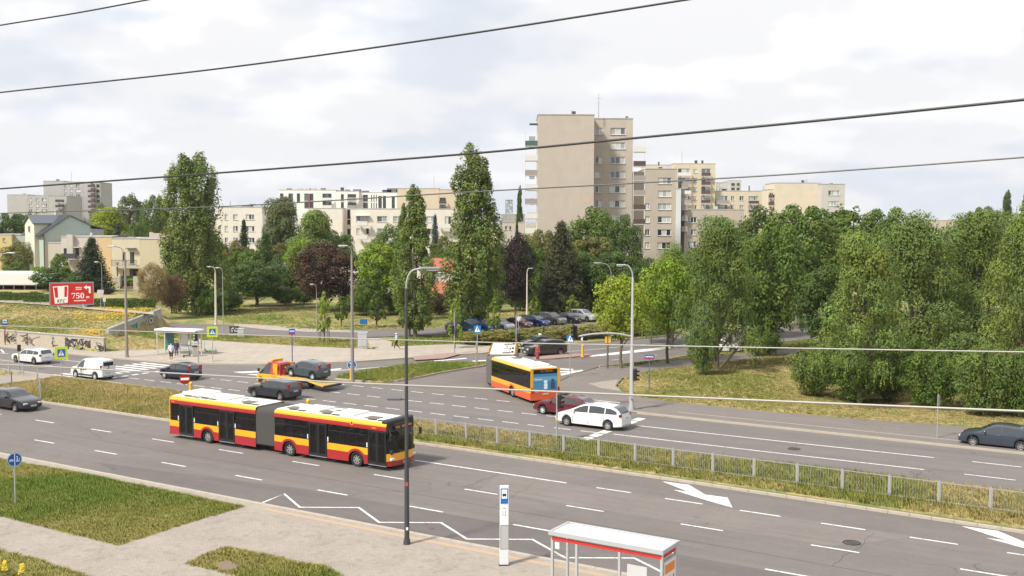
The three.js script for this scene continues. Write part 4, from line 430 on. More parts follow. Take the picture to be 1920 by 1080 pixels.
{ const o = house('apartment_block', 'white modern apartments with tall dark windows', 340, 620); const wh = plaster(0.78, 0.77, 0.75);
  block(o, 523, 630, 357.5, 340, 12, wh, [...grid([[525.5, 532, 1], [541.5, 550, 2], [557, 563, 1]], [[364, 380]]), ...grid([[571, 579.5, 1], [580.5, 588, 1], [605, 622, 3]], [[364, 377], [379, 391]])], { frame: frameDark }); block(o, 630.4, 673, 359.5, 338, 10, wh, [...grid([[639.5, 645, 1], [652, 668, 2]], rows(365, 12, 15, 4))], { frame: frameDark }); block(o, 673.4, 745, 362, 340, 10, wh, [...grid([[681, 690, 2], [696, 697.8, 1], [700.5, 702.3, 1], [705, 706.8, 1]], rows(366, 12, 15, 2)), ...grid([[709.5, 716, 1], [718, 724, 1], [734.5, 740.5, 1]], [[368, 391]])], { frame: frameDark });
  for (const y of [378, 392]) balcony(o, 605, 623, y, 339.5, whiteRail, 0.9); for (const y of [377, 392]) balcony(o, 652, 668, y, 337.5, railM, 0.9); mesh('red_panel', [box(0.5, 4.6, 0.1, mx(580, 339.6) - o.position.x, my(378, 340), 0.1)], mat([0.32, 0.05, 0.06], 0.7), o); roofBits(o, [[540, 357, 1.4, 0.5], [561, 357, 1.6, 0.5], [576, 357, 1.8, 0.5], [585, 357, 1.8, 0.6], [604, 357, 1.4, 0.6], [640, 359, 1, 1.2], [650, 359, 1.5, 0.5], [668, 359, 2.4, 0.6], [684, 361, 2, 0.5], [725, 361, 3, 0.8], [734, 361, 3, 1.3], [742, 361, 2.4, 1.2]], 345); }
{ const o = house('apartment_block', 'cream apartments with glazed balconies in front of the white ones', 262, 710); const cr = plaster(0.70, 0.65, 0.59);
  block(o, 658, 858, 392.5, 262, 12, cr, [...grid([[707, 726, 2], [737, 753, 2], [800, 816, 2]], rows(406, 11, 23, 2)), [668, 692, 405.5, 416, 3], [668, 675, 429, 440, 1], [686, 692, 429, 440, 1], [834, 846, 406, 424, 2]]); for (const y of [424, 449]) balcony(o, 671, 690, y, 261.5, whiteRail, 1.1); balcony(o, 822, 846, 428, 261.5, whiteRail, 1.1); mesh('awning', box(3.4, 0.1, 0.9, mx(680, 262) - o.position.x, my(405, 262), 0.45), frameM, o);
  block(o, 577, 642, 392, 266, 12, cr); block(o, 642.4, 657.6, 393, 270, 6, cr, grid([[651, 657, 1]], [[394, 411], [413, 422], [430, 455]]), { frame: frameDark }); }
{ const o = house('apartment_block', 'cream four storey block beside the broad poplar', 268, 452); block(o, 405, 492, 390, 268, 12, plaster(0.70, 0.65, 0.59), grid([[421, 427, 2], [437, 446, 2], [461, 477, 3]], rows(403.5, 10, 21.8, 4)), { mode: 2 }); roofBits(o, [[427, 390, 0.3, 1.4], [460, 389, 2.5, 0.4], [480, 389, 2, 0.5], [470, 389, 1.4, 0.7]], 272); mesh('antenna', bar([mx(427, 268) - o.position.x, my(390, 268), -3], [mx(427, 268) - o.position.x, my(378, 268), -3], 0.06), M.galv, o); }
{ const ob = plaster(0.60, 0.51, 0.39), o = house('apartment_block', 'orange-beige apartment block behind the slim poplar', 330, 800); block(o, 745.5, 823, 354, 330, 14, ob); block(o, 823.4, 862, 356, 328, 12, ob, grid([[824.5, 836, 2]], [[371, 380], [384, 393]]), { frame: frameDark }); mast(o, 812, 353, 328, 330); mast(o, 768, 354, 344, 332); for (const y of [383, 396]) balcony(o, 824, 837, y, 327.6, brownRail, 0.9); }
{ const o = house('skyscraper', 'slim glass office tower on the horizon', 3200, 954); block(o, 947.5, 961.5, 374.5, 3200, 24, mat([0.17, 0.20, 0.24], 0.25), grid([[948.5, 954, 4], [955, 960.5, 4]], rows(377, 4.2, 5.4, 7)), { cap: roofM }); }
for (const [l, x0, x1, top, d, c, ws] of [['low white building with flat roof beside the tower', 941, 983, 417, 240, [0.52, 0.47, 0.41], [[947, 951, 424, 431, 1], [955, 959, 424, 431, 1]]], ['small dark roofed building under the skyscraper', 940, 985, 402, 420, [0.35, 0.33, 0.32], [[947, 951, 406, 411, 1], [966, 971, 406, 411, 1]]], ['white low office building behind the round tree', 519, 585, 492, 200, [0.60, 0.57, 0.52], [[530, 540, 507, 517, 2], [550, 560, 507, 517, 2]]], ['long low white building behind the copper beech', 600, 735, 505, 196, [0.62, 0.58, 0.54], [[640, 652, 520, 532, 2], [668, 680, 520, 532, 2], [700, 712, 520, 532, 2]]], ['distant pale warehouse in the gap between treetops', 1728, 1800, 411, 380, [0.50, 0.43, 0.36], [[1746, 1750, 418, 422, 1], [1756, 1760, 418, 422, 1]]], ['distant long pale shed behind the far poplars', 1800, 1960, 408.5, 420, [0.52, 0.49, 0.45], [[1830, 1836, 412, 416, 2], [1870, 1876, 412, 416, 2]]]]) { const o = house('low_building', l, d, (x0 + x1) / 2); block(o, x0, x1, top, d, 10, plaster(...c), ws); }
{ const o = house('tiled_house', 'house with orange-red tiled roof between two poplars', 186, 822); const X0 = mx(790, 186) - o.position.x, X1 = mx(850, 186) - o.position.x; block(o, 792, 849, 516, 186, 8, plaster(0.60, 0.52, 0.46), [[808, 816, 521, 529, 2], [826, 836, 521, 529, 2]]);
  const tile = mat([0.34, 0.12, 0.065], 0.85); const slope = (ya, yb, z0, z1) => { const n = 9, g = []; for (let k = 0; k < n; k++) { const a = k / n, b = (k + 1) / n; const A = lerp(my(yb, 186), my(ya, 186), a), B = lerp(my(yb, 186), my(ya, 186), b), za = lerp(z0, z1, a), zb = lerp(z0, z1, b); const q = new THREE.PlaneGeometry(X1 - X0, Math.hypot(B - A, zb - za) + 0.03); q.rotateX(-Math.atan2(zb - za, -(B - A)) - Math.PI / 2 + Math.PI); const bx = new THREE.BoxGeometry(X1 - X0, 0.06, Math.hypot(B - A, zb - za) + 0.06); bx.rotateX(Math.atan2(B - A, -(zb - za))); bx.translate((X0 + X1) / 2, (A + B) / 2 + 0.02 * (k % 2), (za + zb) / 2); g.push(bx); } return merge(g); };
  mesh('roof', slope(486, 508, 0.4, -3.6), tile, o); mesh('porch_roof', slope(529, 548, 4.2, 0.4), tile, o); mesh('porch_wall', box(X1 - X0 - 0.8, 3, 0.2, (X0 + X1) / 2, my(549, 186) - 1.4, 3.6), plaster(0.5, 0.44, 0.4), o); }

/* houses on the mound */
{ const d = 204, o = house('gabled_house', 'sage green gabled house with grey metal roof and dormer', d, 126, null, 'house'); o.rotation.y = 0.72; const gm = plaster(0.38, 0.44, 0.38), cr = plaster(0.60, 0.60, 0.50), Y = y => my(y, d), w = 4.35; const roof = mat([0.12, 0.13, 0.155], 0.5, { metalness: 0.2 });
  const prism = (pts, dep, z) => { const g = new THREE.ExtrudeGeometry(new THREE.Shape(pts.map(p => new THREE.Vector2(...p))), { depth: dep, bevelEnabled: false }); g.translate(0, 0, z - dep); return g; }; const slab = (A, B, dep, th, z) => { const l = Math.hypot(B[0] - A[0], B[1] - A[1]), nx = -(B[1] - A[1]) / l * th, ny = (B[0] - A[0]) / l * th; return prism([A, B, [B[0] + nx, B[1] + ny], [A[0] + nx, A[1] + ny]], dep, z); };
  const eL = Y(440), eR = Y(426), rg = Y(407.5), rx = 0.5, D = 11; mesh('gable_wall', prism([[-w, 1.5], [w, 1.5], [w, eR], [rx, rg], [-w, eL]], D, 0), gm, o); mesh('plinth_wall', box(2 * w - 0.4, Y(461) - 1.5, 0.1, 0, (Y(461) + 1.5) / 2, 0.05), plaster(0.56, 0.48, 0.42), o); mesh('side_wall', box(0.06, eL - 1.7, D - 0.3, -w - 0.035, (eL + 1.6) / 2, -D / 2), gm, o);
  const r1 = mesh('roof', [slab([-w - 0.7, eL - 0.52], [rx, rg + 0.02], D + 0.5, 0.2, 0.25), slab([rx, rg + 0.02], [w + 0.25, eR - 0.06], D + 0.5, 0.2, 0.25)], roof, o); const q = []; for (let k = 0; k < 16; k++) q.push(slab([-w - 0.7, eL - 0.5], [rx, rg + 0.04], 0.06, 0.26, 0.2 - k * 0.7)); mesh('seam', q, roof, r1);
  const dx = -w - 0.9, dz0 = -2.6, dz1 = -8.2, dm = (dz0 + dz1) / 2, de = rg - 1.5; mesh('dormer_wall', [box(-0.2 - dx, de - 4, dz0 - dz1, (dx - 0.2) / 2, (de + 4) / 2, dm), (() => { const g = new THREE.ExtrudeGeometry(new THREE.Shape([new THREE.Vector2(dz1, de), new THREE.Vector2(dz0, de), new THREE.Vector2(dm, rg - 0.05)]), { depth: 0.3, bevelEnabled: false }); g.rotateY(-Math.PI / 2); g.translate(dx + 0.3, 0, 0); return g; })()], cr, o);
  for (const [a, b] of [[dz0 + 0.35, dm], [dz1 - 0.35, dm]]) { const L = Math.hypot(a - b, 1.62), g = new THREE.BoxGeometry(-dx + 0.9, 0.16, L); g.rotateX(Math.atan2(rg - de + 0.12, -(b - a)) * 1); g.translate((dx - 0.3 + rx) / 2, (rg + de) / 2 + 0.08, (a + b) / 2); mesh('dormer_roof', g, roof, o); }
  const wl = new THREE.Group(); wl.name = 'dormer_window'; wl.rotation.y = -Math.PI / 2; wl.position.set(dx - 0.02, 0, 0); o.add(wl); mesh('frame', box(1.5, 1.3, 0.1, dm, de - 1.0, 0), frameM, wl); mesh('pane', box(1.3, 1.1, 0.12, dm, de - 1.0, 0), paneM[0], wl);
  mesh('chimney', box(0.7, 1.5, 0.7, rx - 0.4, rg + 0.4, -6), plaster(0.55, 0.53, 0.5), o); mesh('drainpipe', box(0.12, eL - 2, 0.12, -w - 0.02, (eL + 1.6) / 2, 0.12), roof, o); mesh('annex', box(3.2, Y(432) - 1.5, 5, w + 1.7, (Y(432) + 1.5) / 2, -4.5), plaster(0.5, 0.5, 0.5), o); mesh('annex_roof', slab([w, Y(424)], [w + 3.6, Y(433)], 5.6, 0.18, -1.7), roof, o); }
{ const d = 198, o = house('terraced_house', 'pale pink flat-roofed terraced house behind the dark pine', d, 158, 'flat-roofed terraced houses', 'house'); block(o, 89, 140, 458, d + 2, 9, plaster(0.50, 0.45, 0.385), [], { y0: 1.8 }); block(o, 114, 182, 446.5, d, 9, plaster(0.56, 0.50, 0.46), [[118, 124, 468, 482, 1], [140, 147, 467, 482, 2], [158, 166, 468, 482, 2]], { y0: 1.8, frame: frameDark }); balcony(o, 119, 144, 488, d - 0.5, frameDark, 1.2); mesh('bay', box(1.1, 4.5, 0.8, mx(133, d) - o.position.x, my(465, d), 0.4), plaster(0.54, 0.49, 0.45), o); mesh('awning', box(1.4, 0.1, 0.8, mx(143, d) - o.position.x, my(466, d), 0.4), frameM, o); roofBits(o, [[161, 446, 0.4, 0.7]], d); }
{ const d = 194, o = house('terraced_house', 'cream flat-roofed terraced house with balcony and dark canopy', d, 255, 'flat-roofed terraced houses', 'house'); block(o, 182.5, 208, 446.5, d + 2, 9, plaster(0.60, 0.44, 0.24), [], { y0: 1.8 }); block(o, 208.3, 261, 449.5, d, 9, plaster(0.62, 0.55, 0.40), [[228.5, 234, 475, 490, 1], [242.5, 250.5, 475, 496, 2], [228.5, 234, 509, 524, 1], [241, 258, 506, 524, 3]], { y0: 1.8, frame: frameDark }); block(o, 261.3, 312, 450.5, d - 1, 10, plaster(0.56, 0.485, 0.34), [], { y0: 1.8 });
  balcony(o, 211, 259, 500.5, d - 0.3, frameDark, 1.3, 0.12); const g = []; for (let x = 212; x < 259; x += 2.6) g.push(box(0.05, 1, 0.05, mx(x, d) - o.position.x, my(494.5, d), 1.2)); g.push(box(mx(259, d) - mx(211, d), 0.07, 0.07, (mx(259, d) + mx(211, d)) / 2 - o.position.x, my(489.5, d), 1.2)); mesh('balustrade', g, frameDark, o); mesh('window_hood', box(1.8, 0.12, 0.7, mx(246, d) - o.position.x, my(467.5, d), 0.4), roofM, o); mesh('drainpipe', box(0.1, 4, 0.1, mx(218, d) - o.position.x, my(514, d), 0.08), frameDark, o); mesh('roof_box', box(3.4, 1.2, 2, mx(288, d) - o.position.x, my(446, d), -4), plaster(0.5, 0.38, 0.33), o); roofBits(o, [[222, 448, 1.6, 0.5], [236, 449, 1.4, 0.4], [275, 449, 0.6, 1.1]], d + 2); }
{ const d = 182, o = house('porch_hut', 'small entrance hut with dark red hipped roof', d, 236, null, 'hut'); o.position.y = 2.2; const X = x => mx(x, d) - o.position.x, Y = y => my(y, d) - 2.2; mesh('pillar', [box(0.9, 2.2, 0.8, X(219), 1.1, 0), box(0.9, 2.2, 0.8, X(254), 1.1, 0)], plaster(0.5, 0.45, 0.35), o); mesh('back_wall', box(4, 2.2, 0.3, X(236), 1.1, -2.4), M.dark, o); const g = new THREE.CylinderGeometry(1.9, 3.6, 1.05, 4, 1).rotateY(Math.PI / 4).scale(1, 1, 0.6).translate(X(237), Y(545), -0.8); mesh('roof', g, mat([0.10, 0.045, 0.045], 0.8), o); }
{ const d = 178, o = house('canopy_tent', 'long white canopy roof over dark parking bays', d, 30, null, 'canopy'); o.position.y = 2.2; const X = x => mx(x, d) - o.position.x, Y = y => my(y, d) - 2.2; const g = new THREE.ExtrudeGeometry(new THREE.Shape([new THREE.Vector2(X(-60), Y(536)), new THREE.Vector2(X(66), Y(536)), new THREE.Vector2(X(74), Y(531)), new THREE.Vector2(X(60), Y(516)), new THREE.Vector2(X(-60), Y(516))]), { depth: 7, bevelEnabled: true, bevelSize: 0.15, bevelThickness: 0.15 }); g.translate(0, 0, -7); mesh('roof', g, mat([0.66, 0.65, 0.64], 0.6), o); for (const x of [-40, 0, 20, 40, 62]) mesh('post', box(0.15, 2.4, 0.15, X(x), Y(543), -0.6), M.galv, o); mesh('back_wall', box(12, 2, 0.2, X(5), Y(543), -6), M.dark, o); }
{ const o = house('garden_wall_house', 'yellow low house at the edge of the gardens', 225, 10, null, 'house'); block(o, -40, 21, 443, 225, 8, plaster(0.55, 0.45, 0.22), [[4, 9, 449, 456, 1]], { y0: 1.8 }); block(o, 21.4, 48, 443.5, 226, 8, plaster(0.4, 0.4, 0.38), [], { y0: 1.8 }); }
// retaining walls with graffiti
let graffM;
function graffiti(w, h, base, strokes, sd) { return canvasTex(w, h, c => { c.fillStyle = base; c.fillRect(0, 0, w, h); seed = sd; for (let i = 0; i < 900; i++) { c.fillStyle = `rgba(${rnd() < 0.5 ? '90,84,74' : '190,182,168'},${rr(0.03, 0.12)})`; c.fillRect(rr(0, w), rr(0, h), rr(2, 30), rr(2, 18)); } strokes(c); }); }
{ const g = graffiti(2048, 128, '#a89e8e', c => { for (let k = 0; k < 60; k++) { c.strokeStyle = pick(['#1c1c20', '#2b2a2e', '#5a4a55', '#39434a', '#6b5a3a']); c.lineWidth = rr(3, 10); c.beginPath(); const x = rr(0, 2048), y = rr(20, 110); c.moveTo(x, y); for (let q = 0; q < 5; q++) c.quadraticCurveTo(x + rr(-40, 60), rr(10, 120), x + q * 16 + rr(-20, 30), rr(14, 118)); c.stroke(); } }, 55);
  const A = G(0, 645), B = G(195, 662), dir = B.clone().sub(A).normalize(), L = 46, n = 23, o = thing('retaining_wall', 'long concrete retaining wall covered in scribbled graffiti', 'wall', B, -Math.atan2(dir.z, dir.x)); 
  for (let k = 0; k < n; k++) { const t = g.clone(); const geo = new THREE.BoxGeometry(1.97, 1.6, 0.3); const uv = geo.attributes.uv; for (let i = 0; i < uv.count; i++) uv.setX(i, (uv.getX(i) + k) / n); geo.translate(-1 - 2 * k, 0.72 + rr(-0.01, 0.01), -0.15 + rr(-0.012, 0.012)); mesh('panel', geo, graffM ??= new THREE.MeshStandardMaterial({ map: g, roughness: 0.9 }), o); } mesh('coping', box(L + 0.1, 0.1, 0.42, -L / 2, 1.57, -0.15), M.concrete, o); }

{ const A = WA.clone(), B = WB.clone(), dir = B.clone().sub(A); dir.y = 0; const L = dir.length(); dir.normalize(); const o = thing('wing_wall', 'sloping grey wing wall with round face graffiti', 'wall', new THREE.Vector3(A.x, 0, A.z), -Math.atan2(dir.z, dir.x)); const top0 = 1.5, top1 = my(583, -B.z);
  const tex = graffiti(512, 128, '#b2b0ad', c => { c.fillStyle = '#3f8f8e'; c.fillRect(190, 50, 62, 44); c.strokeStyle = '#1b1b1e'; c.lineWidth = 7; c.beginPath(); c.moveTo(258, 40); c.lineTo(254, 100); c.stroke(); c.lineWidth = 5; c.beginPath(); c.arc(402, 56, 30, 0, 6.28); c.stroke(); c.fillStyle = '#1b1b1e'; c.beginPath(); c.arc(402, 56, 8, 0, 6.28); c.fill(); c.beginPath(); c.moveTo(350, 45); c.quadraticCurveTo(335, 90, 352, 100); c.moveTo(440, 60); c.lineTo(470, 40); c.moveTo(455, 30); c.lineTo(462, 66); c.stroke(); }, 66);
  const sh = new THREE.Shape([new THREE.Vector2(0, -0.3), new THREE.Vector2(L, -0.3), new THREE.Vector2(L, top1), new THREE.Vector2(0, top0)]); const g = new THREE.ExtrudeGeometry(sh, { depth: 0.35, bevelEnabled: false }); const p = g.attributes.position, uv = g.attributes.uv; for (let i = 0; i < p.count; i++) uv.setXY(i, p.getX(i) / L, p.getY(i) / top1); mesh('slab', g, new THREE.MeshStandardMaterial({ map: tex, roughness: 0.9 }), o); mesh('coping', bar([0, top0 + 0.03, 0.17], [L, top1 + 0.03, 0.17], 0.24, 0.24, 4), M.concrete, o); }
/* ================= VEHICLES ================= (local frame: x forward, y up, z to the right-hand side) */
const PROF = {
  hatch: [[-1, .60], [-.985, .90], [-.95, 1.02], [-.78, 1.29], [-.6, 1.41], [-.25, 1.475], [.03, 1.455], [.18, 1.36], [.46, 1.02], [.56, .97], [.84, .85], [.95, .74], [1, .52]],
  estate: [[-1, .60], [-.985, .93], [-.955, 1.06], [-.88, 1.36], [-.8, 1.42], [-.3, 1.475], [.0, 1.45], [.13, 1.36], [.38, 1.02], [.47, .96], [.82, .84], [.95, .72], [1, .50]],
  mpv: [[-1, .62], [-.985, 1.0], [-.94, 1.2], [-.82, 1.47], [-.7, 1.57], [-.3, 1.66], [.05, 1.64], [.22, 1.52], [.56, 1.12], [.68, 1.03], [.88, .90], [.97, .74], [1, .55]],
  van: [[-1, .58], [-.992, 1.2], [-.975, 1.7], [-.92, 1.79], [-.3, 1.83], [.1, 1.80], [.24, 1.70], [.5, 1.18], [.58, 1.10], [.87, .95], [.97, .76], [1, .55]],
  sedan: [[-1, .58], [-.98, .9], [-.94, .99], [-.70, 1.04], [-.6, 1.10], [-.32, 1.36], [-.12, 1.43], [.08, 1.41], [.19, 1.33], [.42, .99], [.5, .95], [.85, .83], [.96, .7], [1, .48]],
  suv: [[-1, .68], [-.985, 1.05], [-.95, 1.2], [-.84, 1.52], [-.74, 1.61], [-.3, 1.67], [.0, 1.63], [.14, 1.52], [.4, 1.14], [.5, 1.08], [.84, .97], [.96, .84], [1, .58]],
};
const carGeo = {};
function carShape(type, L, Wd) {
  const key = type + L + '_' + Wd; if (carGeo[key]) return carGeo[key];
  const pr = PROF[type], hl = L / 2, raw = x => { const u = clamp(x / hl, -1, 1); for (let i = 1; i < pr.length; i++) if (u <= pr[i][0]) return lerp(pr[i - 1][1], pr[i][1], (u - pr[i - 1][0]) / (pr[i][0] - pr[i - 1][0])); return pr[pr.length - 1][1]; };
  const ytop = x => { let a = 0; for (let k = -2; k <= 2; k++) a += raw(x + k * 0.035); return a / 5; };
  const H = Math.max(...pr.map(p => p[1])), big = H > 1.6, rw = type === 'van' || type === 'suv' || type === 'mpv' ? 0.335 : 0.315, beltY = H > 1.7 ? 1.02 : H > 1.6 ? 1.05 : 0.93, belt = x => beltY + (x < 0 ? -x * 0.018 : -x * 0.02), kT = 0.30;
  const w = x => Wd / 2 * (1 - 0.20 * Math.pow(Math.abs(x) / hl, 7) - 0.035 * Math.pow(Math.abs(x) / hl, 2));
  const xf = hl - 0.86 - (L - 4.2) * 0.12, xr = -hl + 0.78 + (L - 4.2) * 0.22, zs = (x, y) => w(x) * 0.985 - kT * Math.max(0, y - belt(x));
  const y0 = x => { let y = 0.2 + 0.1 * Math.pow(Math.abs(x) / hl, 5); for (const c of [xf, xr]) { const R = rw + 0.055, d = Math.abs(x - c); if (d < R) y = Math.max(y, rw + Math.sqrt(R * R - d * d)); } return y; };
  const xs = new Set(); for (let i = 0; i <= 44; i++) xs.add(+(-hl + L * i / 44).toFixed(4)); for (const c of [xf, xr]) for (let k = -8; k <= 8; k++) xs.add(+(c + (rw + 0.056) * Math.sin(k / 8 * Math.PI / 2)).toFixed(4)); for (const e of [.008, .02, .04, .07]) { xs.add(-hl + e * L / 2); xs.add(hl - e * L / 2); }
  const X = [...xs].sort((a, b) => a - b).filter(x => x >= -hl && x <= hl), rings = X.map(x => { const t = ytop(x), be = Math.min(belt(x), t - 0.03), a = Math.min(y0(x), be - 0.12), W0 = w(x), half = [[a, 0], [a, W0 * 0.84], [a + 0.05, W0 * 0.955], [lerp(a, be, .45), W0], [be - 0.05, W0 * 0.995], [be, zs(x, be)], [lerp(be, t - .06, .5), zs(x, lerp(be, t - .06, .5))], [t - 0.055 * Math.min(1, (t - be) * 6), zs(x, t - .055)], [t - 0.018, zs(x, t) - 0.06], [t, zs(x, t) - 0.16], [t + 0.012, 0]]; return [...half.map(([y, z]) => [x, y, z]), ...half.slice(1, -1).reverse().map(([y, z]) => [x, y, -z])]; });
  const pos = [], n = rings[0].length; const tri = (a, b, c) => pos.push(...a, ...b, ...c); for (let i = 1; i < rings.length; i++) for (let j = 0; j < n; j++) { const a = rings[i - 1][j], b = rings[i][j], c = rings[i][(j + 1) % n], d = rings[i - 1][(j + 1) % n]; tri(a, c, b); tri(a, d, c); }
  const cap = (r, f) => { const c = [r[0][0], (r[0][1] + r[10][1]) / 2, 0]; for (let j = 0; j < n; j++) f ? tri(c, r[(j + 1) % n], r[j]) : tri(c, r[j], r[(j + 1) % n]); }; cap(rings[0], false); cap(rings[rings.length - 1], true);
  let body = new THREE.BufferGeometry(); body.setAttribute('position', new THREE.Float32BufferAttribute(pos, 3)); body = toCreasedNormals(body, 0.7);
  // glass strips lying on the surface
  const side = (xa, xb, s, y1 = 9) => { const q = [], N = 10; const P2 = (x, top) => { const yb = belt(x) + 0.035, yt = Math.min(ytop(x) - 0.105, y1); const y = top ? Math.max(yb, yt) : yb; return [x, y, s * (zs(x, y) + 0.010)]; }; for (let i = 0; i < N; i++) { const a = lerp(xa, xb, i / N), b = lerp(xa, xb, (i + 1) / N), A = P2(a, 0), B = P2(b, 0), C = P2(b, 1), D = P2(a, 1); if (s > 0) q.push(...A, ...B, ...C, ...A, ...C, ...D); else q.push(...A, ...C, ...B, ...A, ...D, ...C); } const g = new THREE.BufferGeometry(); g.setAttribute('position', new THREE.Float32BufferAttribute(q, 3)); g.computeVertexNormals(); return g; };
  const over = (xa, xb, m = 0.13) => { const q = [], N = 12; const P2 = (x, s) => { const t = ytop(x), sl = (ytop(x + 0.03) - ytop(x - 0.03)) / 0.06, l = Math.hypot(1, sl); return [x - sl / l * 0.014, t + 0.012 / l + 0.006, s * (zs(x, t) - m)]; }; for (let i = 0; i < N; i++) { const a = lerp(xa, xb, i / N), b = lerp(xa, xb, (i + 1) / N); const A = P2(a, -1), B = P2(b, -1), C = P2(b, 1), D = P2(a, 1); q.push(...A, ...C, ...B, ...A, ...D, ...C); } const g = new THREE.BufferGeometry(); g.setAttribute('position', new THREE.Float32BufferAttribute(q, 3)); g.computeVertexNormals(); return g; };
  // find where roof starts to fall
  const findX = (y, dir) => { let x = dir > 0 ? hl : -hl; while (ytop(x) < y && Math.abs(x) > 0.01) x -= dir * 0.01; return x; };
  const fTop = findX(H - 0.10, 1), fBot = findX(beltY + 0.09, 1), rTop = findX(H - 0.10, -1), rBot = findX(beltY + 0.08, -1);
  return carGeo[key] = { body, side, over, xf, xr, rw, hl, w, ytop, belt, H, fTop, fBot, rTop, rBot, zs, L, Wd };
}
const wheelGeo = {};
function wheelParts(r, wd) { return wheelGeo[r + '_' + wd] ??= (() => { const tyre = new THREE.LatheGeometry([[r * 0.62, -wd / 2], [r * 0.93, -wd / 2], [r, -wd * 0.36], [r, wd * 0.36], [r * 0.93, wd / 2], [r * 0.62, wd / 2], [r * 0.62, -wd / 2]].map(p => new THREE.Vector2(...p)), 22).rotateX(Math.PI / 2); const rim = [new THREE.CylinderGeometry(r * 0.63, r * 0.63, wd * 0.5, 20).rotateX(Math.PI / 2)]; const sp = []; for (let k = 0; k < 7; k++) sp.push(new THREE.BoxGeometry(r * 0.55, r * 0.13, 0.03).translate(r * 0.33, 0, wd * 0.36).rotateZ(k * 6.283 / 7), new THREE.BoxGeometry(r * 0.55, r * 0.13, 0.03).translate(r * 0.33, 0, -wd * 0.36).rotateZ(k * 6.283 / 7)); sp.push(new THREE.TorusGeometry(r * 0.6, r * 0.045, 6, 20).translate(0, 0, wd * 0.36), new THREE.TorusGeometry(r * 0.6, r * 0.045, 6, 20).translate(0, 0, -wd * 0.36)); return { tyre, hub: rim[0], spokes: merge(sp) }; })(); }
function wheel(o, x, z, r, wd, rimMat) { const W0 = wheelParts(r, wd), g = new THREE.Group(); g.name = 'wheel'; g.position.set(x, r, z); o.add(g); mesh('tyre', W0.tyre, M.rubber, g); mesh('hub', W0.hub, M.dark, g); mesh('rim', W0.spokes, rimMat ?? M.alloy, g); return g; }
const paints = {}; const paintOf = (c, metal = 0.25) => paints[c + metal] ??= new THREE.MeshPhysicalMaterial({ color: lin(...c), roughness: 0.3, metalness: metal, clearcoat: 1, clearcoatRoughness: 0.03 });
const trimM = mat([0.03, 0.03, 0.032], 0.7);
function plateTex() { return plateTex.m ??= new THREE.MeshStandardMaterial({ roughness: 0.5, map: canvasTex(128, 28, c => { c.fillStyle = '#e8e8e4'; c.fillRect(0, 0, 128, 28); c.fillStyle = '#1d3f96'; c.fillRect(0, 0, 12, 28); c.fillStyle = '#16161a'; for (let k = 0; k < 7; k++) c.fillRect(20 + k * 14.5 + (k > 1 ? 5 : 0), 6, 9, 16); }) }); }
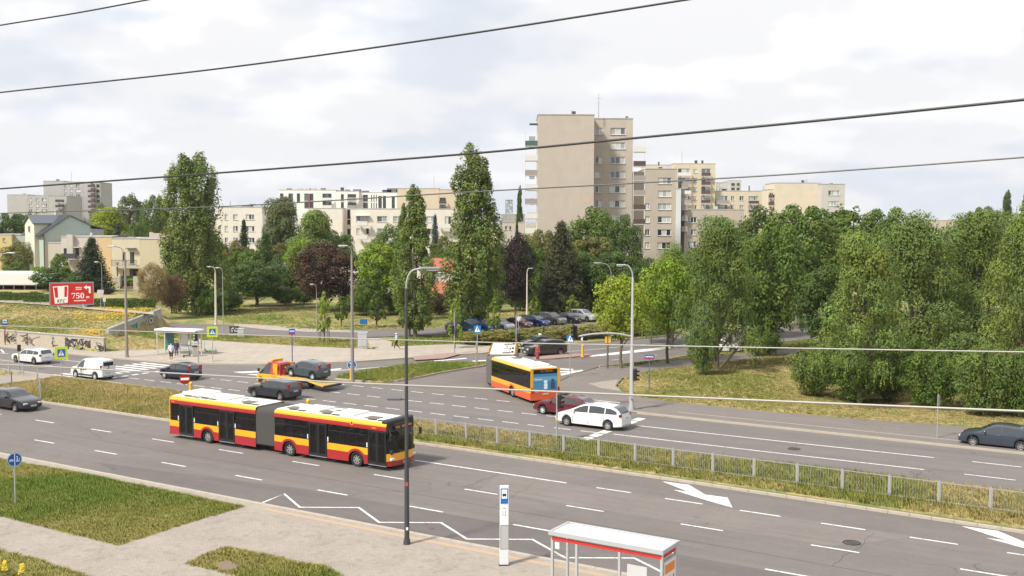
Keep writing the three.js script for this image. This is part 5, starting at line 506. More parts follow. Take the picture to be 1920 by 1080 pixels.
function car(name, label, type, L, Wd, paint, pos, dir, o = {}) {
  const t = thing(name, label, o.cat ?? 'car', pos, -Math.atan2(dir.z, dir.x), o.group), S = carShape(type, L, Wd); const hh = S.hl;
  mesh('body', S.body, paint, t); mesh('underbody', box(L * 0.86, 0.18, Wd * 0.74, 0, 0.28, 0), M.black, t);
  mesh('windscreen', S.over(S.fTop, S.fBot), M.glass, t); if (!o.noRear) mesh('rear_window', S.over(S.rBot, S.rTop, 0.15), M.glass, t);
  const x1 = S.fBot - 0.16, x0 = o.sideEnd ?? S.rBot + 0.22, span = x1 - x0, cuts = o.panel ? [[x1 - 0.95, x1]] : type === 'estate' || type === 'mpv' ? [[x0, x0 + span * 0.24], [x0 + span * 0.26, x0 + span * 0.60], [x0 + span * 0.625, x1]] : [[x0, x0 + span * 0.17], [x0 + span * 0.19, x0 + span * 0.56], [x0 + span * 0.585, x1]];
  for (const s of [1, -1]) { for (const [a, b] of cuts) mesh('side_window', S.side(a, b, s), M.glass, t); const mxp = x1 - 0.22; mesh('mirror', rbox(0.13, 0.15, 0.2, 0.05, mxp, S.belt(mxp) + 0.09, s * (S.w(mxp) + 0.07)), o.darkMirror ? trimM : paint, t);
    const zz = S.w(hh - 0.12) - 0.2; mesh('headlight', rbox(0.26, 0.15, 0.34, 0.05, hh - 0.17, S.ytop(hh - 0.17) - 0.14, s * (S.w(hh - 0.17) - 0.2)), M.lampGlass, t);
    const ty = type === 'van' ? 0.95 : S.belt(-hh) - 0.02, tall = o.tallTail ? 0.46 : 0.2; mesh('tail_light', rbox(0.2, tall, 0.2, 0.04, -hh + 0.13 + (tall > 0.4 ? 0.03 : 0), ty + (tall > 0.4 ? 0.16 : -0.03), s * (S.w(-hh + 0.14) - 0.075 - (tall > 0.4 ? 0.03 : 0))), M.tail, t);
    const dh = [cuts[cuts.length - 1][0] + 0.12, o.panel ? null : cuts[Math.max(0, cuts.length - 2)][0] + 0.15]; for (const x of dh) if (x !== null) mesh('door_handle', rbox(0.2, 0.035, 0.03, 0.012, x, S.belt(x) - 0.09, s * (S.w(x) + 0.004)), o.panel ? trimM : paint, t);
    const seams = []; for (const x of [cuts[cuts.length - 1][0] - 0.03, o.panel ? x1 - 1.9 : cuts[Math.max(0, cuts.length - 2)][0] + 0.02, S.xf - 0.48]) seams.push(box(0.012, 0.55, 0.012, x, 0.60, s * (S.w(x) * 0.997 + 0.001))); mesh('door_seam', seams, M.black, t); if (o.strip) mesh('side_strip', rbox(S.xf - S.xr - 0.8, 0.12, 0.03, 0.012, (S.xf + S.xr) / 2, 0.42, s * (S.w(0) * 0.985 + 0.01)), trimM, t); }
  for (const [x, r0] of [[S.xf, 1], [S.xr, 1]]) for (const s of [1, -1]) wheel(t, x, s * (Wd / 2 - 0.125), S.rw, 0.21, o.rim);
  mesh('grille', rbox(0.06, 0.16, Wd * 0.42, 0.02, hh - 0.045, 0.50, 0), M.black, t); mesh('front_bumper', rbox(0.16, 0.14, Wd * 0.66, 0.05, hh - 0.09, 0.31, 0), o.trim ?? trimM, t); mesh('rear_bumper', rbox(0.14, 0.16, Wd * 0.7, 0.05, -hh + 0.07, 0.36, 0), o.trim ?? trimM, t);
  mesh('number_plate', new THREE.BoxGeometry(0.02, 0.11, 0.5).rotateY(0).translate(hh + 0.0, 0.44, 0), plateTex(), t); mesh('number_plate', new THREE.BoxGeometry(0.02, 0.11, 0.5).translate(-hh - 0.004, o.plateY ?? 0.72, 0), plateTex(), t);
  if (o.rails) for (const s of [1, -1]) mesh('roof_rail', rbox(L * 0.4, 0.04, 0.04, 0.015, -L * 0.14, S.H + 0.025, s * (S.zs(0, S.H) - 0.12)), o.rails, t);
  if (o.glassRoof) mesh('glass_roof', S.over(o.glassRoof[0], o.glassRoof[1], 0.22), M.glass, t);
  return t; }
const hs = (s) => ({ x: CS * s, z: SN * s });   // heading along the road
const LEFTW = hs(-1), RIGHTW = hs(1);
// centre from the two near wheels' contact pixels
function mid(p1, p2, half, y = 0) { const a = G(...p1, y), b = G(...p2, y), c = a.add(b).multiplyScalar(0.5), [s, t] = ST(c); return W(s, t + half - 0.12, y); }
car('estate_car', 'white estate car driving past the graffiti retaining wall', 'estate', 4.7, 1.8, paintOf([0.72, 0.72, 0.71], 0), mid([32, 680], [63, 683.5], 0.9), LEFTW, { rails: M.alloy });
{ const v = car('delivery_van', 'small white delivery van standing on the zebra crossing', 'van', 4.3, 1.8, paintOf([0.74, 0.74, 0.73], 0), mid([142, 709], [179, 712.5], 0.9), LEFTW, { cat: 'van', panel: true, noRear: true, tallTail: true, strip: true, rim: mat([0.6, 0.6, 0.6], 0.5), plateY: 0.62 }); mesh('rear_emblem', [new THREE.TorusGeometry(0.17, 0.035, 6, 16, 4.4).rotateY(Math.PI / 2).rotateX(0.8).translate(-2.14, 1.15, -0.15), box(0.012, 0.05, 0.4, -2.146, 0.9, -0.1)], M.black, v); mesh('rear_window', box(0.02, 0.32, 1.0, -2.12, 1.42, 0), M.glass, v); mesh('lettering', [-0.2, 0.1, 0.45].map((x, i) => box(0.22, 0.09 + 0.04 * i, 0.01, x, 0.86, -0.905)), mat([0.12, 0.12, 0.13], 0.6), v); }
car('hatchback_car', 'dark navy hatchback leaving the zebra crossing', 'hatch', 4.0, 1.72, paintOf([0.012, 0.016, 0.045]), (() => { const [s, t] = P(308, 710); return W(s + 1.22, t + 0.76); })(), LEFTW, { tallTail: true, rim: mat([0.5, 0.5, 0.5], 0.4), darkMirror: true });
car('estate_car', 'dark grey estate car beside the tow truck', 'estate', 4.55, 1.78, paintOf([0.036, 0.041, 0.052], 0.5), mid([477, 744.5], [526, 751.5], 0.89), LEFTW, { tallTail: true, rails: M.alloy });
car('hatchback_car', 'dark red hatchback behind the bus at the stop line', 'hatch', 4.45, 1.8, paintOf([0.14, 0.012, 0.022]), (() => { const [s, t] = P(1017.5, 776.5); return W(s + 1.36, t + 0.78); })(), LEFTW, { rim: mat([0.66, 0.66, 0.66], 0.35), glassRoof: [-1.2, 0.1] });
car('minivan', 'white minivan waiting at the broken stop line', 'mpv', 5.05, 1.92, paintOf([0.76, 0.76, 0.75], 0), mid([1064, 799.5], [1139, 806.5], 0.96), LEFTW, { cat: 'minivan', rails: M.alloy, glassRoof: [-0.1, 0.55], plateY: 0.86, rim: mat([0.5, 0.5, 0.5], 0.4, { metalness: 0.5 }) });
car('hatchback_car', 'blue-grey hatchback parked on the far footway edge', 'hatch', 4.4, 1.8, paintOf([0.055, 0.07, 0.10], 0.5), mid([1825, 836], [1911, 847.5], 0.9), LEFTW, { rim: mat([0.6, 0.6, 0.6], 0.3, { metalness: 0.7 }) });
car('estate_car', 'black estate car driving toward the red and yellow bus', 'estate', 4.75, 1.82, paintOf([0.02, 0.02, 0.022], 0.3), (() => { const [s, t] = P(28, 772); return W(s - 1.35, t + 0.8); })(), RIGHTW, {});
car('suv', 'dark grey crossover waiting in the side street', 'suv', 4.6, 1.86, paintOf([0.045, 0.045, 0.05], 0.4), (() => { const a = G(1042, 666), b = G(990, 669); return a.add(b).multiplyScalar(0.5).add(new THREE.Vector3(0.3, 0, -0.85)); })(), { x: -0.92, z: 0.39 }, {});
{ const v = car('taxi', 'black taxi with roof sign beside the dark crossover', 'sedan', 4.6, 1.8, paintOf([0.03, 0.032, 0.036], 0.4), (() => { const a = G(1010, 656); return a.add(new THREE.Vector3(0, 0, -1.6)); })(), { x: -0.92, z: 0.39 }, { cat: 'taxi' }); mesh('roof_sign', rbox(0.22, 0.16, 0.5, 0.05, -0.2, 1.52, 0), frameM, v); }
// parked row
[['hatch', [0.012, 0.05, 0.15], 'dark blue car first in the parked row'], ['suv', [0.02, 0.10, 0.22], 'blue car parked behind the bright sapling'], ['sedan', [0.42, 0.44, 0.46], 'silver saloon in the parked row'], ['sedan', [0.12, 0.035, 0.04], 'dark red saloon in the parked row'], ['hatch', [0.012, 0.04, 0.22], 'bright blue hatchback in the parked row'], ['suv', [0.22, 0.21, 0.20], 'grey crossover in the parked row'], ['sedan', [0.035, 0.04, 0.06], 'black saloon in the parked row'], ['suv', [0.70, 0.70, 0.70], 'white car last in the parked row']].forEach(([ty, c, l], i) => { const k = i / 7; car('parked_car', l, ty, 4.4, 1.78, paintOf(c, 0.3), W(lerp(-74.8, -70.0, k), lerp(109.6, 133.2, k), -0.02), hs(1).x ? { x: CS * 0.97 + SN * -0.2, z: SN * 0.97 + CS * 0.2 } : 0, { group: 'parked cars along the service road' }); });
for (const [ty, c, x, y, l] of [['suv', [0.3, 0.31, 0.33], 1248, 596, 'silver car parked behind the yellow-green trees'], ['suv', [0.68, 0.68, 0.68], 1432, 622, 'white car glimpsed through the weeping birch'], ['hatch', [0.6, 0.6, 0.6], 1352, 660, 'pale car behind the straight birch trunk'], ['suv', [0.7, 0.7, 0.7], 1872, 586, 'white car glimpsed between far foliage'], ['hatch', [0.5, 0.5, 0.5], 1800, 588, 'grey car glimpsed between far foliage']]) car('parked_car', l, ty, 4.4, 1.78, paintOf(c, 0.1), G(x, y), { x: 0.95, z: 0.3 }, { group: 'cars glimpsed behind the trees' });

/* tow truck with the car it carries */
{ const a = G(502, 722), b = G(571, 738), [s1, t1] = ST(a), [s2, t2] = ST(b), d = b.clone().sub(a); d.y = 0; const wb = 3.75, dir = { x: LEFTW.x, z: LEFTW.z }; const t0 = thing('tow_truck', 'red and yellow flatbed tow truck carrying a car', 'tow truck', W(s1 + 2.3, (t1 + t2) / 2 + 1.35), -Math.atan2(dir.z, dir.x));
  const red = paintOf([0.38, 0.02, 0.015], 0), yel = paintOf([0.70, 0.36, 0.01], 0); PROF.cab = [[-1, .55], [-.985, 1.75], [-.93, 2.0], [-.4, 2.08], [-.05, 2.03], [.12, 1.93], [.52, 1.28], [.62, 1.2], [.88, 1.04], [.97, .82], [1, .55]]; const S = carShape('cab', 2.7, 1.95); // split paint at the waist
  const split = (lo) => { const p = S.body.attributes.position, n = S.body.attributes.normal, q = [], m = []; for (let i = 0; i < p.count; i += 3) { const y = (p.getY(i) + p.getY(i + 1) + p.getY(i + 2)) / 3; if ((y < 1.03) === lo) for (let k = 0; k < 3; k++) { q.push(p.getX(i + k), p.getY(i + k), p.getZ(i + k)); m.push(n.getX(i + k), n.getY(i + k), n.getZ(i + k)); } } const g = new THREE.BufferGeometry(); g.setAttribute('position', new THREE.Float32BufferAttribute(q, 3)); g.setAttribute('normal', new THREE.Float32BufferAttribute(m, 3)); return g.translate(2.0, 0, 0); };
  mesh('lower_cab', split(true), yel, t0); mesh('upper_cab', split(false), red, t0); mesh('windscreen', S.over(S.fTop, S.fBot).translate(2.0, 0, 0), M.glass, t0); for (const s of [1, -1]) { mesh('side_window', S.side(-0.35, S.fBot - 0.1, s).translate(2.0, 0, 0), M.glass, t0); mesh('yellow_stripe', box(0.5, 1.0, 0.02, 1.05, 1.45, s * 0.86).translate(0, 0, s * 0.03), yel, t0); mesh('headlight', rbox(0.2, 0.2, 0.35, 0.05, 3.2, 0.78, s * 0.66), M.lampGlass, t0); mesh('mirror', rbox(0.14, 0.3, 0.18, 0.04, 2.75, 1.35, s * 1.1), trimM, t0); }
  mesh('light_bar', [rbox(0.25, 0.16, 1.3, 0.05, 1.7, 2.17, 0)], M.yellow, t0); mesh('winch_frame', [bar([0.5, 0.9, -0.85], [0.5, 1.9, -0.85], 0.05), bar([0.5, 0.9, 0.85], [0.5, 1.9, 0.85], 0.05), bar([0.5, 1.9, -0.85], [0.5, 1.9, 0.85], 0.05), rbox(0.4, 0.5, 0.9, 0.05, 0.5, 1.15, 0)], red, t0); mesh('chassis', [box(6.2, 0.2, 0.9, -0.6, 0.62, 0)], M.dark, t0);
  const bed = new THREE.Shape([[0.7, 0.82], [0.7, 0.98], [-2.2, 0.98], [-4.4, 0.56], [-4.4, 0.44], [-2.2, 0.80]].map(p => new THREE.Vector2(...p))); const bg = new THREE.ExtrudeGeometry(bed, { depth: 2.1, bevelEnabled: false }).translate(0, 0, -1.05); mesh('flatbed', bg, mat([0.42, 0.32, 0.12], 0.7), t0); mesh('side_beam', [1.07, -1.07].flatMap(z => [bar([0.7, 0.9, z], [-2.2, 0.9, z], 0.07, 0.07, 4), bar([-2.2, 0.9, z], [-4.4, 0.5, z], 0.07, 0.07, 4)]), yel, t0); mesh('tail_ramp', box(0.25, 0.12, 2.1, -4.45, 0.46, 0), M.dark, t0);
  for (const s of [1, -1]) { wheel(t0, 2.35, s * 0.86, 0.35, 0.22); wheel(t0, -1.45, s * 0.84, 0.36, 0.3, mat([0.55, 0.5, 0.42], 0.6)); }
  const c = car('hatchback_car', 'grey-green hatchback riding on the tow truck flatbed', 'hatch', 3.9, 1.7, paintOf([0.07, 0.095, 0.11], 0.4), new THREE.Vector3(), dir, { tallTail: true, rim: mat([0.6, 0.6, 0.6], 0.4) }); const lp = new THREE.Vector3(-1.75, 0.93, 0); t0.updateMatrixWorld(true); c.position.copy(t0.localToWorld(lp)); c.rotation.order = 'YXZ'; c.rotation.z = 0.055; }

/* articulated buses */
const BUS = { pane: new THREE.MeshPhysicalMaterial({ color: lin(0.42, 0.44, 0.44), roughness: 0.03, transmission: 1, thickness: 0, ior: 1.5 }), liner: mat([0.45, 0.45, 0.44], 0.8), seat: mat([0.06, 0.08, 0.20], 0.8), seat2: mat([0.22, 0.06, 0.05], 0.8), yellow: paintOf([0.78, 0.36, 0.006], 0), red: paintOf([0.34, 0.012, 0.016], 0), orange: paintOf([0.62, 0.09, 0.012], 0), white: mat([0.70, 0.68, 0.62], 0.5), grey: mat([0.11, 0.105, 0.10], 0.85), glass: new THREE.MeshPhysicalMaterial({ color: lin(0.014, 0.015, 0.015), roughness: 0.06, specularIntensity: 0.75 }), black: mat([0.018, 0.018, 0.02], 0.35), inner: mat([0.03, 0.03, 0.032], 0.7), display: new THREE.MeshStandardMaterial({ color: 0x000000, roughness: 0.4, emissive: 0xffffff, emissiveIntensity: 0.9, emissiveMap: canvasTex(256, 48, c => { c.fillStyle = '#080604'; c.fillRect(0, 0, 256, 48); c.fillStyle = '#c8641a'; c.font = 'bold 34px sans-serif'; c.fillText('189', 12, 36); for (let k = 0; k < 9; k++) c.fillRect(100 + k * 15, 14, 10, 20); }) }), advert: new THREE.MeshStandardMaterial({ roughness: 0.4, map: canvasTex(256, 256, (c, w, h) => { c.fillStyle = '#3f7ca6'; c.fillRect(0, 0, w, h); c.fillStyle = '#6a9cbc'; c.fillRect(0, 40, w, 60); c.fillStyle = '#4a86ad'; c.fillRect(0, 120, 110, 136); c.fillStyle = 'rgba(235,242,248,0.9)'; c.beginPath(); c.ellipse(130, 110, 20, 24, 0, 0, 7); c.fill(); c.fillRect(112, 134, 38, 80); c.fillStyle = '#21486a'; c.beginPath(); c.ellipse(206, 98, 18, 22, 0, 0, 7); c.fill(); c.fillRect(186, 122, 44, 92); c.fillStyle = '#e9eef2'; for (let k = 0; k < 6; k++) c.fillRect(14 + k * 14, 70, 9, 12); c.fillStyle = '#d0342a'; c.fillRect(0, 232, w, 24); c.fillStyle = '#f2f2f2'; c.fillRect(20, 238, 90, 10); }) }) };
function panel(x0, x1, y0, y1, s, arches = [], R = 0.56, th = 0.03, yc = 0.47) { const polys = []; let cur = [[x0, y1], [x0, y0]]; for (const c of arches) { if (y0 >= yc + R) continue; const a0 = Math.asin(clamp((y0 - yc) / R, -1, 1)), open = yc + R >= y1, a1 = open ? Math.asin((y1 - yc) / R) : Math.PI / 2, lo = Math.max(a0, 0), L = []; for (let k = 0; k <= 10; k++) { const a = lerp(lo, a1, k / 10); L.push([Math.cos(a) * R, yc + Math.sin(a) * R]); } cur.push([c - L[0][0], y0]); if (a0 < 0) cur.push([c - R, yc]); for (const [dx, y] of L) cur.push([c - dx, y]); if (open) { polys.push(cur); cur = []; } for (const [dx, y] of L.reverse()) cur.push([c + dx, y]); if (a0 < 0) cur.push([c + R, yc]); cur.push([c + L[L.length - 1][0], y0]); } cur.push([x1, y0], [x1, y1]); polys.push(cur);
  const gs = polys.map(p => { const u = p.filter((q, i) => { const b = p[(i + 1) % p.length]; return Math.hypot(q[0] - b[0], q[1] - b[1]) > 1e-4; }); const g = new THREE.ExtrudeGeometry(new THREE.Shape(u.map(q => new THREE.Vector2(...q))), { depth: th, bevelEnabled: false }); g.translate(0, 0, s > 0 ? 1.25 : -1.25 - th); return g; }); return gs.length > 1 ? merge(gs) : gs[0]; }
function roofCurve(x0, x1, ya, yb, part) { const h = 2.985, w = 1.275, r = 0.24, pts = []; for (let k = 0; k <= 8; k++) { const a = k / 8 * Math.PI / 2; pts.push([w - r + Math.cos(a) * r, h - r + Math.sin(a) * r]); } return pts; }
function coving(x0, x1, s) { const pos = [], pts = roofCurve(), q = []; for (let i = 0; i < pts.length - 1; i++) { const [z0, y0] = pts[i], [z1, y1] = pts[i + 1]; const A = [x0, y0, s * z0], B = [x1, y0, s * z0], C = [x1, y1, s * z1], D = [x0, y1, s * z1]; s > 0 ? q.push(...A, ...B, ...C, ...A, ...C, ...D) : q.push(...A, ...C, ...B, ...A, ...D, ...C); } const g = new THREE.BufferGeometry(); g.setAttribute('position', new THREE.Float32BufferAttribute(q, 3)); g.computeVertexNormals(); return g; }
const seatG = merge([rbox(0.1, 0.62, 0.4, 0.04, -0.18, 0.34, 0, 1), rbox(0.42, 0.1, 0.4, 0.04, 0, 0.06, 0, 1)]);
function busSection(parent, name, x0, x1, wheels, doorsR, low, cutWins) {
  const o = new THREE.Group(); o.name = name; parent.add(o); mesh('floor', box(x1 - x0 - 0.06, 0.84, 1.84, (x0 + x1) / 2, 0.76, 0), BUS.inner, o); mesh('ceiling', box(x1 - x0 - 0.06, 0.06, 2.4, (x0 + x1) / 2, 2.62, 0), BUS.liner, o); mesh('end_wall', box(0.06, 1.5, 2.4, x0 < 0 ? x0 + 0.06 : x1 - 0.02, 1.85 - (x0 < 0 ? 0 : 0.6), 0).scale(1, 1, 1), BUS.inner, o);
  for (let x = x0 + 0.6; x < x1 - 1.0; x += 0.82) for (const z of [-0.95, -0.5, 0.5, 0.95]) { if (z > 0 && doorsR.some(([a, b]) => x > a - 0.35 && x < b + 0.35)) continue; mesh('seat', seatG, rnd() < 0.5 ? BUS.seat : BUS.seat2, o).position.set(x, 1.18, z); } for (const [a] of doorsR) mesh('grab_pole', bar([a, 1.1, 0.75], [a, 2.6, 0.75], 0.025), BUS.yellow, o);
  mesh('roof', box(x1 - x0, 0.05, 2.06, (x0 + x1) / 2, 2.985, 0), BUS.white, o);
  for (const s of [1, -1]) { const doors = s > 0 ? doorsR : [], segs = []; let x = x0; for (const [a, b] of doors) { segs.push([x, a - 0.04]); x = b + 0.04; } segs.push([x, x1]);
    mesh('coving', coving(x0, x1, s), BUS.yellow, o); mesh('upper_band', panel(x0, x1, 2.49, 2.745, s, [], 0.5, 0.028), low === BUS.orange ? BUS.glass : BUS.red, o);
    for (const [a, b] of segs) { if (b - a < 0.05) continue; const ar = wheels.filter(w => w > a && w < b); mesh('skirt_panel', panel(a, b, 0.29, 0.87, s, ar), low, o); mesh('waist_panel', panel(a, b, 0.875, 1.29, s, ar, 0.66), BUS.yellow, o); for (const w of ar) mesh('wheel_arch', (() => { const sh = new THREE.Shape(); sh.absarc(w, 0.47, 0.70, 0, Math.PI, false); sh.absarc(w, 0.47, 0.55, Math.PI, 0, true); let g = new THREE.ExtrudeGeometry(sh, { depth: 0.012, bevelEnabled: false, curveSegments: 14 }); g.translate(0, 0, s > 0 ? 1.282 : -1.294); return g; })(), low, o);
      const L = b - a, n = Math.max(1, Math.round(L / 1.5)); for (let k = 0; k < n; k++) { const wa = a + 0.03 + (L - 0.06) * k / n, wb = a + 0.03 + (L - 0.06) * (k + 1) / n - 0.03; mesh('window', panel(wa, wb, 1.31, 2.475, s, [], 0.5, 0.02), BUS.pane, o); mesh('window_pillar', panel(wb - 0.005, wb + 0.035, 1.31, 2.475, s, [], 0.5, 0.016), BUS.black, o); if (wb - wa > 1.0) mesh('window_rail', box(wb - wa - 0.12, 0.025, 0.01, (wa + wb) / 2, 2.1, s * 1.277), trimM, o); } }
    for (const [a, b] of doors) for (const k of [0, 1]) { const da = lerp(a, b, k / 2) + 0.015, db = lerp(a, b, (k + 1) / 2) - 0.015; const df = mesh('door', [panel(da, da + 0.08, 0.33, 2.475, s), panel(db - 0.08, db, 0.33, 2.475, s), panel(da + 0.08, db - 0.08, 0.33, 0.5, s), panel(da + 0.08, db - 0.08, 2.36, 2.475, s)], BUS.black, o); mesh('door_glass', panel(da + 0.08, db - 0.08, 0.5, 2.36, s, [], 0.5, 0.015), BUS.pane, o); }
    for (const [a, b] of doors) mesh('door_sill', box(b - a, 0.05, 0.06, (a + b) / 2, 0.30, s * 1.25), M.alloy, o); }
  for (const w of wheels) for (const s of [1, -1]) { const W0 = wheelParts(0.48, 0.3); for (const [n, g, m] of [['tyre', W0.tyre, M.rubber], ['hub', W0.hub, M.dark], ['rim', W0.spokes, mat([0.30, 0.29, 0.27], 0.6)]]) { const k = mesh(n, g, m, o); k.position.set(w, 0.48, s * 1.09); k.scale.x = 0.905; } }
  return o; }
function bus(label, pos, heading, bend, low, front) {
  const t = thing('articulated_bus', label, 'bus', pos, -Math.atan2(heading.z, heading.x)); t.scale.y = 0.905;
  const rear = busSection(t, 'rear_section', -8.34, -0.78, [-4.94], [[-7.46, -6.2], [-3.9, -2.57]], low); const fr = busSection(t, 'front_section', 0.77, 9.22, [1.95, 7.06], [[3.53, 4.87], [7.94, 9.2]], low); fr.rotation.y = bend;
  for (const [o, xs] of [[rear, [-7.4, -5.9, -2.2]], [fr, [1.6, 4.2, 7.6]]]) { xs.forEach((x, i) => { mesh('roof_hatch', rbox(0.85, 0.05, 0.7, 0.02, x, 3.03, 0.35), mat([0.16, 0.14, 0.13], 0.8), o); if (i < 2) mesh('roof_pod', rbox(1.6, 0.13, 1.5, 0.06, x + 1.3, 3.06, -0.15), BUS.white, o); mesh('roof_vent', [rbox(0.55, 0.04, 0.2, 0.015, x + 0.3, 3.03, 0.85), rbox(0.55, 0.04, 0.2, 0.015, x + 1.0, 3.03, 0.85)], trimM, o); }); }
  mesh('roof_pod', rbox(1.9, 0.3, 1.7, 0.12, -7.0, 3.1, -0.2), BUS.white, rear); mesh('roof_mast', [bar([4.6, 3.02, 0.3], [4.9, 3.2, 0.4], 0.02), bar([4.9, 3.2, 0.4], [5.1, 3.2, 0.2], 0.03)], M.black, fr); mesh('roof_mast', [bar([-2.9, 3.02, 0.3], [-2.6, 3.2, 0.4], 0.02), bar([-2.6, 3.2, 0.4], [-2.4, 3.2, 0.2], 0.03)], M.black, rear);
  { // bellows
    const cs = []; const h = 2.93, w = 1.235, r = 0.3; const prof = k => { const a = []; const e = k ? 0.11 : 0; const W1 = w - e, H1 = h - e; a.push([0.36 + e, -W1 + 0.2], [0.5, -W1]); for (let q = 0; q <= 4; q++) { const f = Math.PI - q / 4 * Math.PI / 2; a.push([H1 - r + Math.sin(f) * r, -W1 + r + Math.cos(f) * r]); } for (let q = 0; q <= 4; q++) { const f = Math.PI / 2 - q / 4 * Math.PI / 2; a.push([H1 - r + Math.sin(f) * r, W1 - r + Math.cos(f) * r]); } a.push([0.5, W1], [0.36 + e, W1 - 0.2]); return a; };
    const N = 14, rings = []; for (let i = 0; i <= N; i++) { const u = i / N, x = lerp(-0.78, 0.77, u), ang = bend * u; const A = prof(i % 2); rings.push(A.map(([y, z]) => { const lx = x, c = Math.cos(ang), s = Math.sin(ang); return [lx * (u > 0.5 ? Math.cos(bend * (2 * u - 1)) : 1) + z * s, y, -(u > 0.5 ? lx * Math.sin(bend * (2 * u - 1)) : 0) + z * c]; })); }
    const q = []; for (let i = 0; i < N; i++) for (let j = 0; j < rings[0].length - 1; j++) { const a = rings[i][j], b = rings[i + 1][j], c = rings[i + 1][j + 1], d = rings[i][j + 1]; q.push(...a, ...b, ...c, ...a, ...c, ...d); } const g = new THREE.BufferGeometry(); g.setAttribute('position', new THREE.Float32BufferAttribute(q, 3)); g.computeVertexNormals(); const bm = BUS.grey.clone(); bm.side = THREE.DoubleSide; mesh('bellows', g, bm, t); }
  // front end of the front section
  { const sh = new THREE.Shape(); sh.moveTo(-1.26, 0.3); sh.lineTo(1.26, 0.3); sh.lineTo(1.28, 0.9); sh.lineTo(-1.28, 0.9); const nose = (y0, y1, w0, w1, d0, d1, m, nm, inset = 0) => { const pos = []; const N = 10, row = (y, w, d) => Array.from({ length: N + 1 }, (_, i) => { const u = i / N * 2 - 1; return [9.22 + d * (1 - Math.pow(Math.abs(u), 3.2)) + inset, y, u * w]; }); const a = row(y0, w0, d0), b = row(y1, w1, d1), q = []; for (let i = 0; i < N; i++) q.push(...a[i], ...b[i], ...b[i + 1], ...a[i], ...b[i + 1], ...a[i + 1]); for (let i = 0; i < N; i++) q.push(...b[i], 9.22, y1, 0, ...b[i + 1]); const g = new THREE.BufferGeometry(); g.setAttribute('position', new THREE.Float32BufferAttribute(q, 3)); g.computeVertexNormals(); return mesh(nm, g, m, fr); };
    nose(0.29, 0.62, 1.24, 1.27, 0.34, 0.38, low, 'bumper'); nose(0.62, 1.08, 1.27, 1.275, 0.38, 0.36, BUS.yellow, 'front_panel'); nose(1.08, 2.45, 1.275, 1.26, 0.36, 0.26, BUS.pane, 'windscreen'); nose(2.45, front ? 3.12 : 2.99, 1.26, 1.2, 0.26, 0.05, BUS.black, 'destination_box'); if (front) mesh('destination_cowl', rbox(0.55, 0.5, 2.4, 0.16, 9.05, 2.9, 0), BUS.black, fr);
    const dsp = mesh('destination_display', new THREE.PlaneGeometry(1.7, 0.3).rotateY(Math.PI / 2).rotateZ(0.22).translate(9.5, 2.68, 0), BUS.display, fr); for (const s of [1, -1]) { mesh('headlight', rbox(0.16, 0.17, 0.42, 0.05, 9.42, 0.72, s * 0.92), M.lampGlass, fr); mesh('wing_mirror', [rbox(0.12, 0.42, 0.2, 0.05, 9.62, 2.15, s * 1.36), bar([9.4, 2.6, s * 1.2], [9.62, 2.35, s * 1.36], 0.02)], M.black, fr); mesh('wiper', bar([9.55, 1.12, s * 0.5], [9.5, 1.75, s * 0.15], 0.015), M.black, fr); } mesh('number_plate', box(0.02, 0.11, 0.52, 9.605, 0.45, 0), plateTex(), fr); mesh('dashboard', rbox(0.4, 0.3, 2.2, 0.08, 9.25, 1.15, 0), BUS.inner, fr); mesh('driver_seat', rbox(0.3, 1.0, 0.5, 0.1, 8.3, 1.5, -0.7), BUS.inner, fr); }
  { // rear end
    mesh('rear_panel', [box(0.06, 0.62, 2.5, -8.37, 0.6, 0)], low, rear); mesh('rear_frame', [box(0.06, 2.05, 0.22, -8.37, 1.93, 1.14), box(0.06, 2.05, 0.22, -8.37, 1.93, -1.14), box(0.06, 0.1, 2.06, -8.37, 2.92, 0)], BUS.yellow, rear); mesh('rear_window', box(0.04, 0.36, 2.05, -8.36, 2.68, 0), BUS.glass, rear); mesh('rear_advert', new THREE.PlaneGeometry(2.04, 1.58).rotateY(-Math.PI / 2).translate(-8.395, 1.71, 0), BUS.advert, rear); mesh('rear_display', new THREE.PlaneGeometry(1.2, 0.2).rotateY(-Math.PI / 2).translate(-8.39, 2.72, 0.1), BUS.display, rear); for (const s of [1, -1]) { mesh('tail_light', rbox(0.05, 0.42, 0.16, 0.02, -8.4, 1.12, s * 1.13), M.tail, rear); } mesh('number_plate', box(0.02, 0.11, 0.5, -8.41, 0.78, 0), plateTex(), rear); mesh('rear_bumper', box(0.08, 0.14, 2.5, -8.4, 0.34, 0), low, rear); }
  for (const [o, xs, y] of [[rear, [-8.2], 2.62], [fr, [8.2], 2.62]]) mesh('fleet_number', new THREE.PlaneGeometry(0.55, 0.17).translate(xs[0] + 0.2, y, 1.284), new THREE.MeshStandardMaterial({ roughness: 0.5, map: canvasTex(128, 40, c => { c.fillStyle = '#9d1512'; c.fillRect(0, 0, 128, 40); c.fillStyle = '#e7832a'; c.font = 'bold 36px sans-serif'; c.fillText('8483', 16, 33); }) }), o);
  mesh('crest', new THREE.CircleGeometry(0.11, 12).translate(6.75, 2.74, 1.285), new THREE.MeshStandardMaterial({ map: canvasTex(48, 48, c => { c.fillStyle = '#e8a23a'; c.fillRect(0, 0, 48, 48); c.fillStyle = '#2a1a14'; c.beginPath(); c.moveTo(10, 8); c.lineTo(38, 8); c.lineTo(36, 30); c.lineTo(24, 42); c.lineTo(12, 30); c.fill(); }) }), fr);
  for (const [o, list] of [[rear, [-7.55, -6.1, -4.0, -2.5]], [fr, [3.42, 4.96, 7.85]]]) for (const x of list) mesh('door_sticker', box(0.07, 0.3, 0.012, x, 1.5, 1.276), frameM, o);
  return t; }
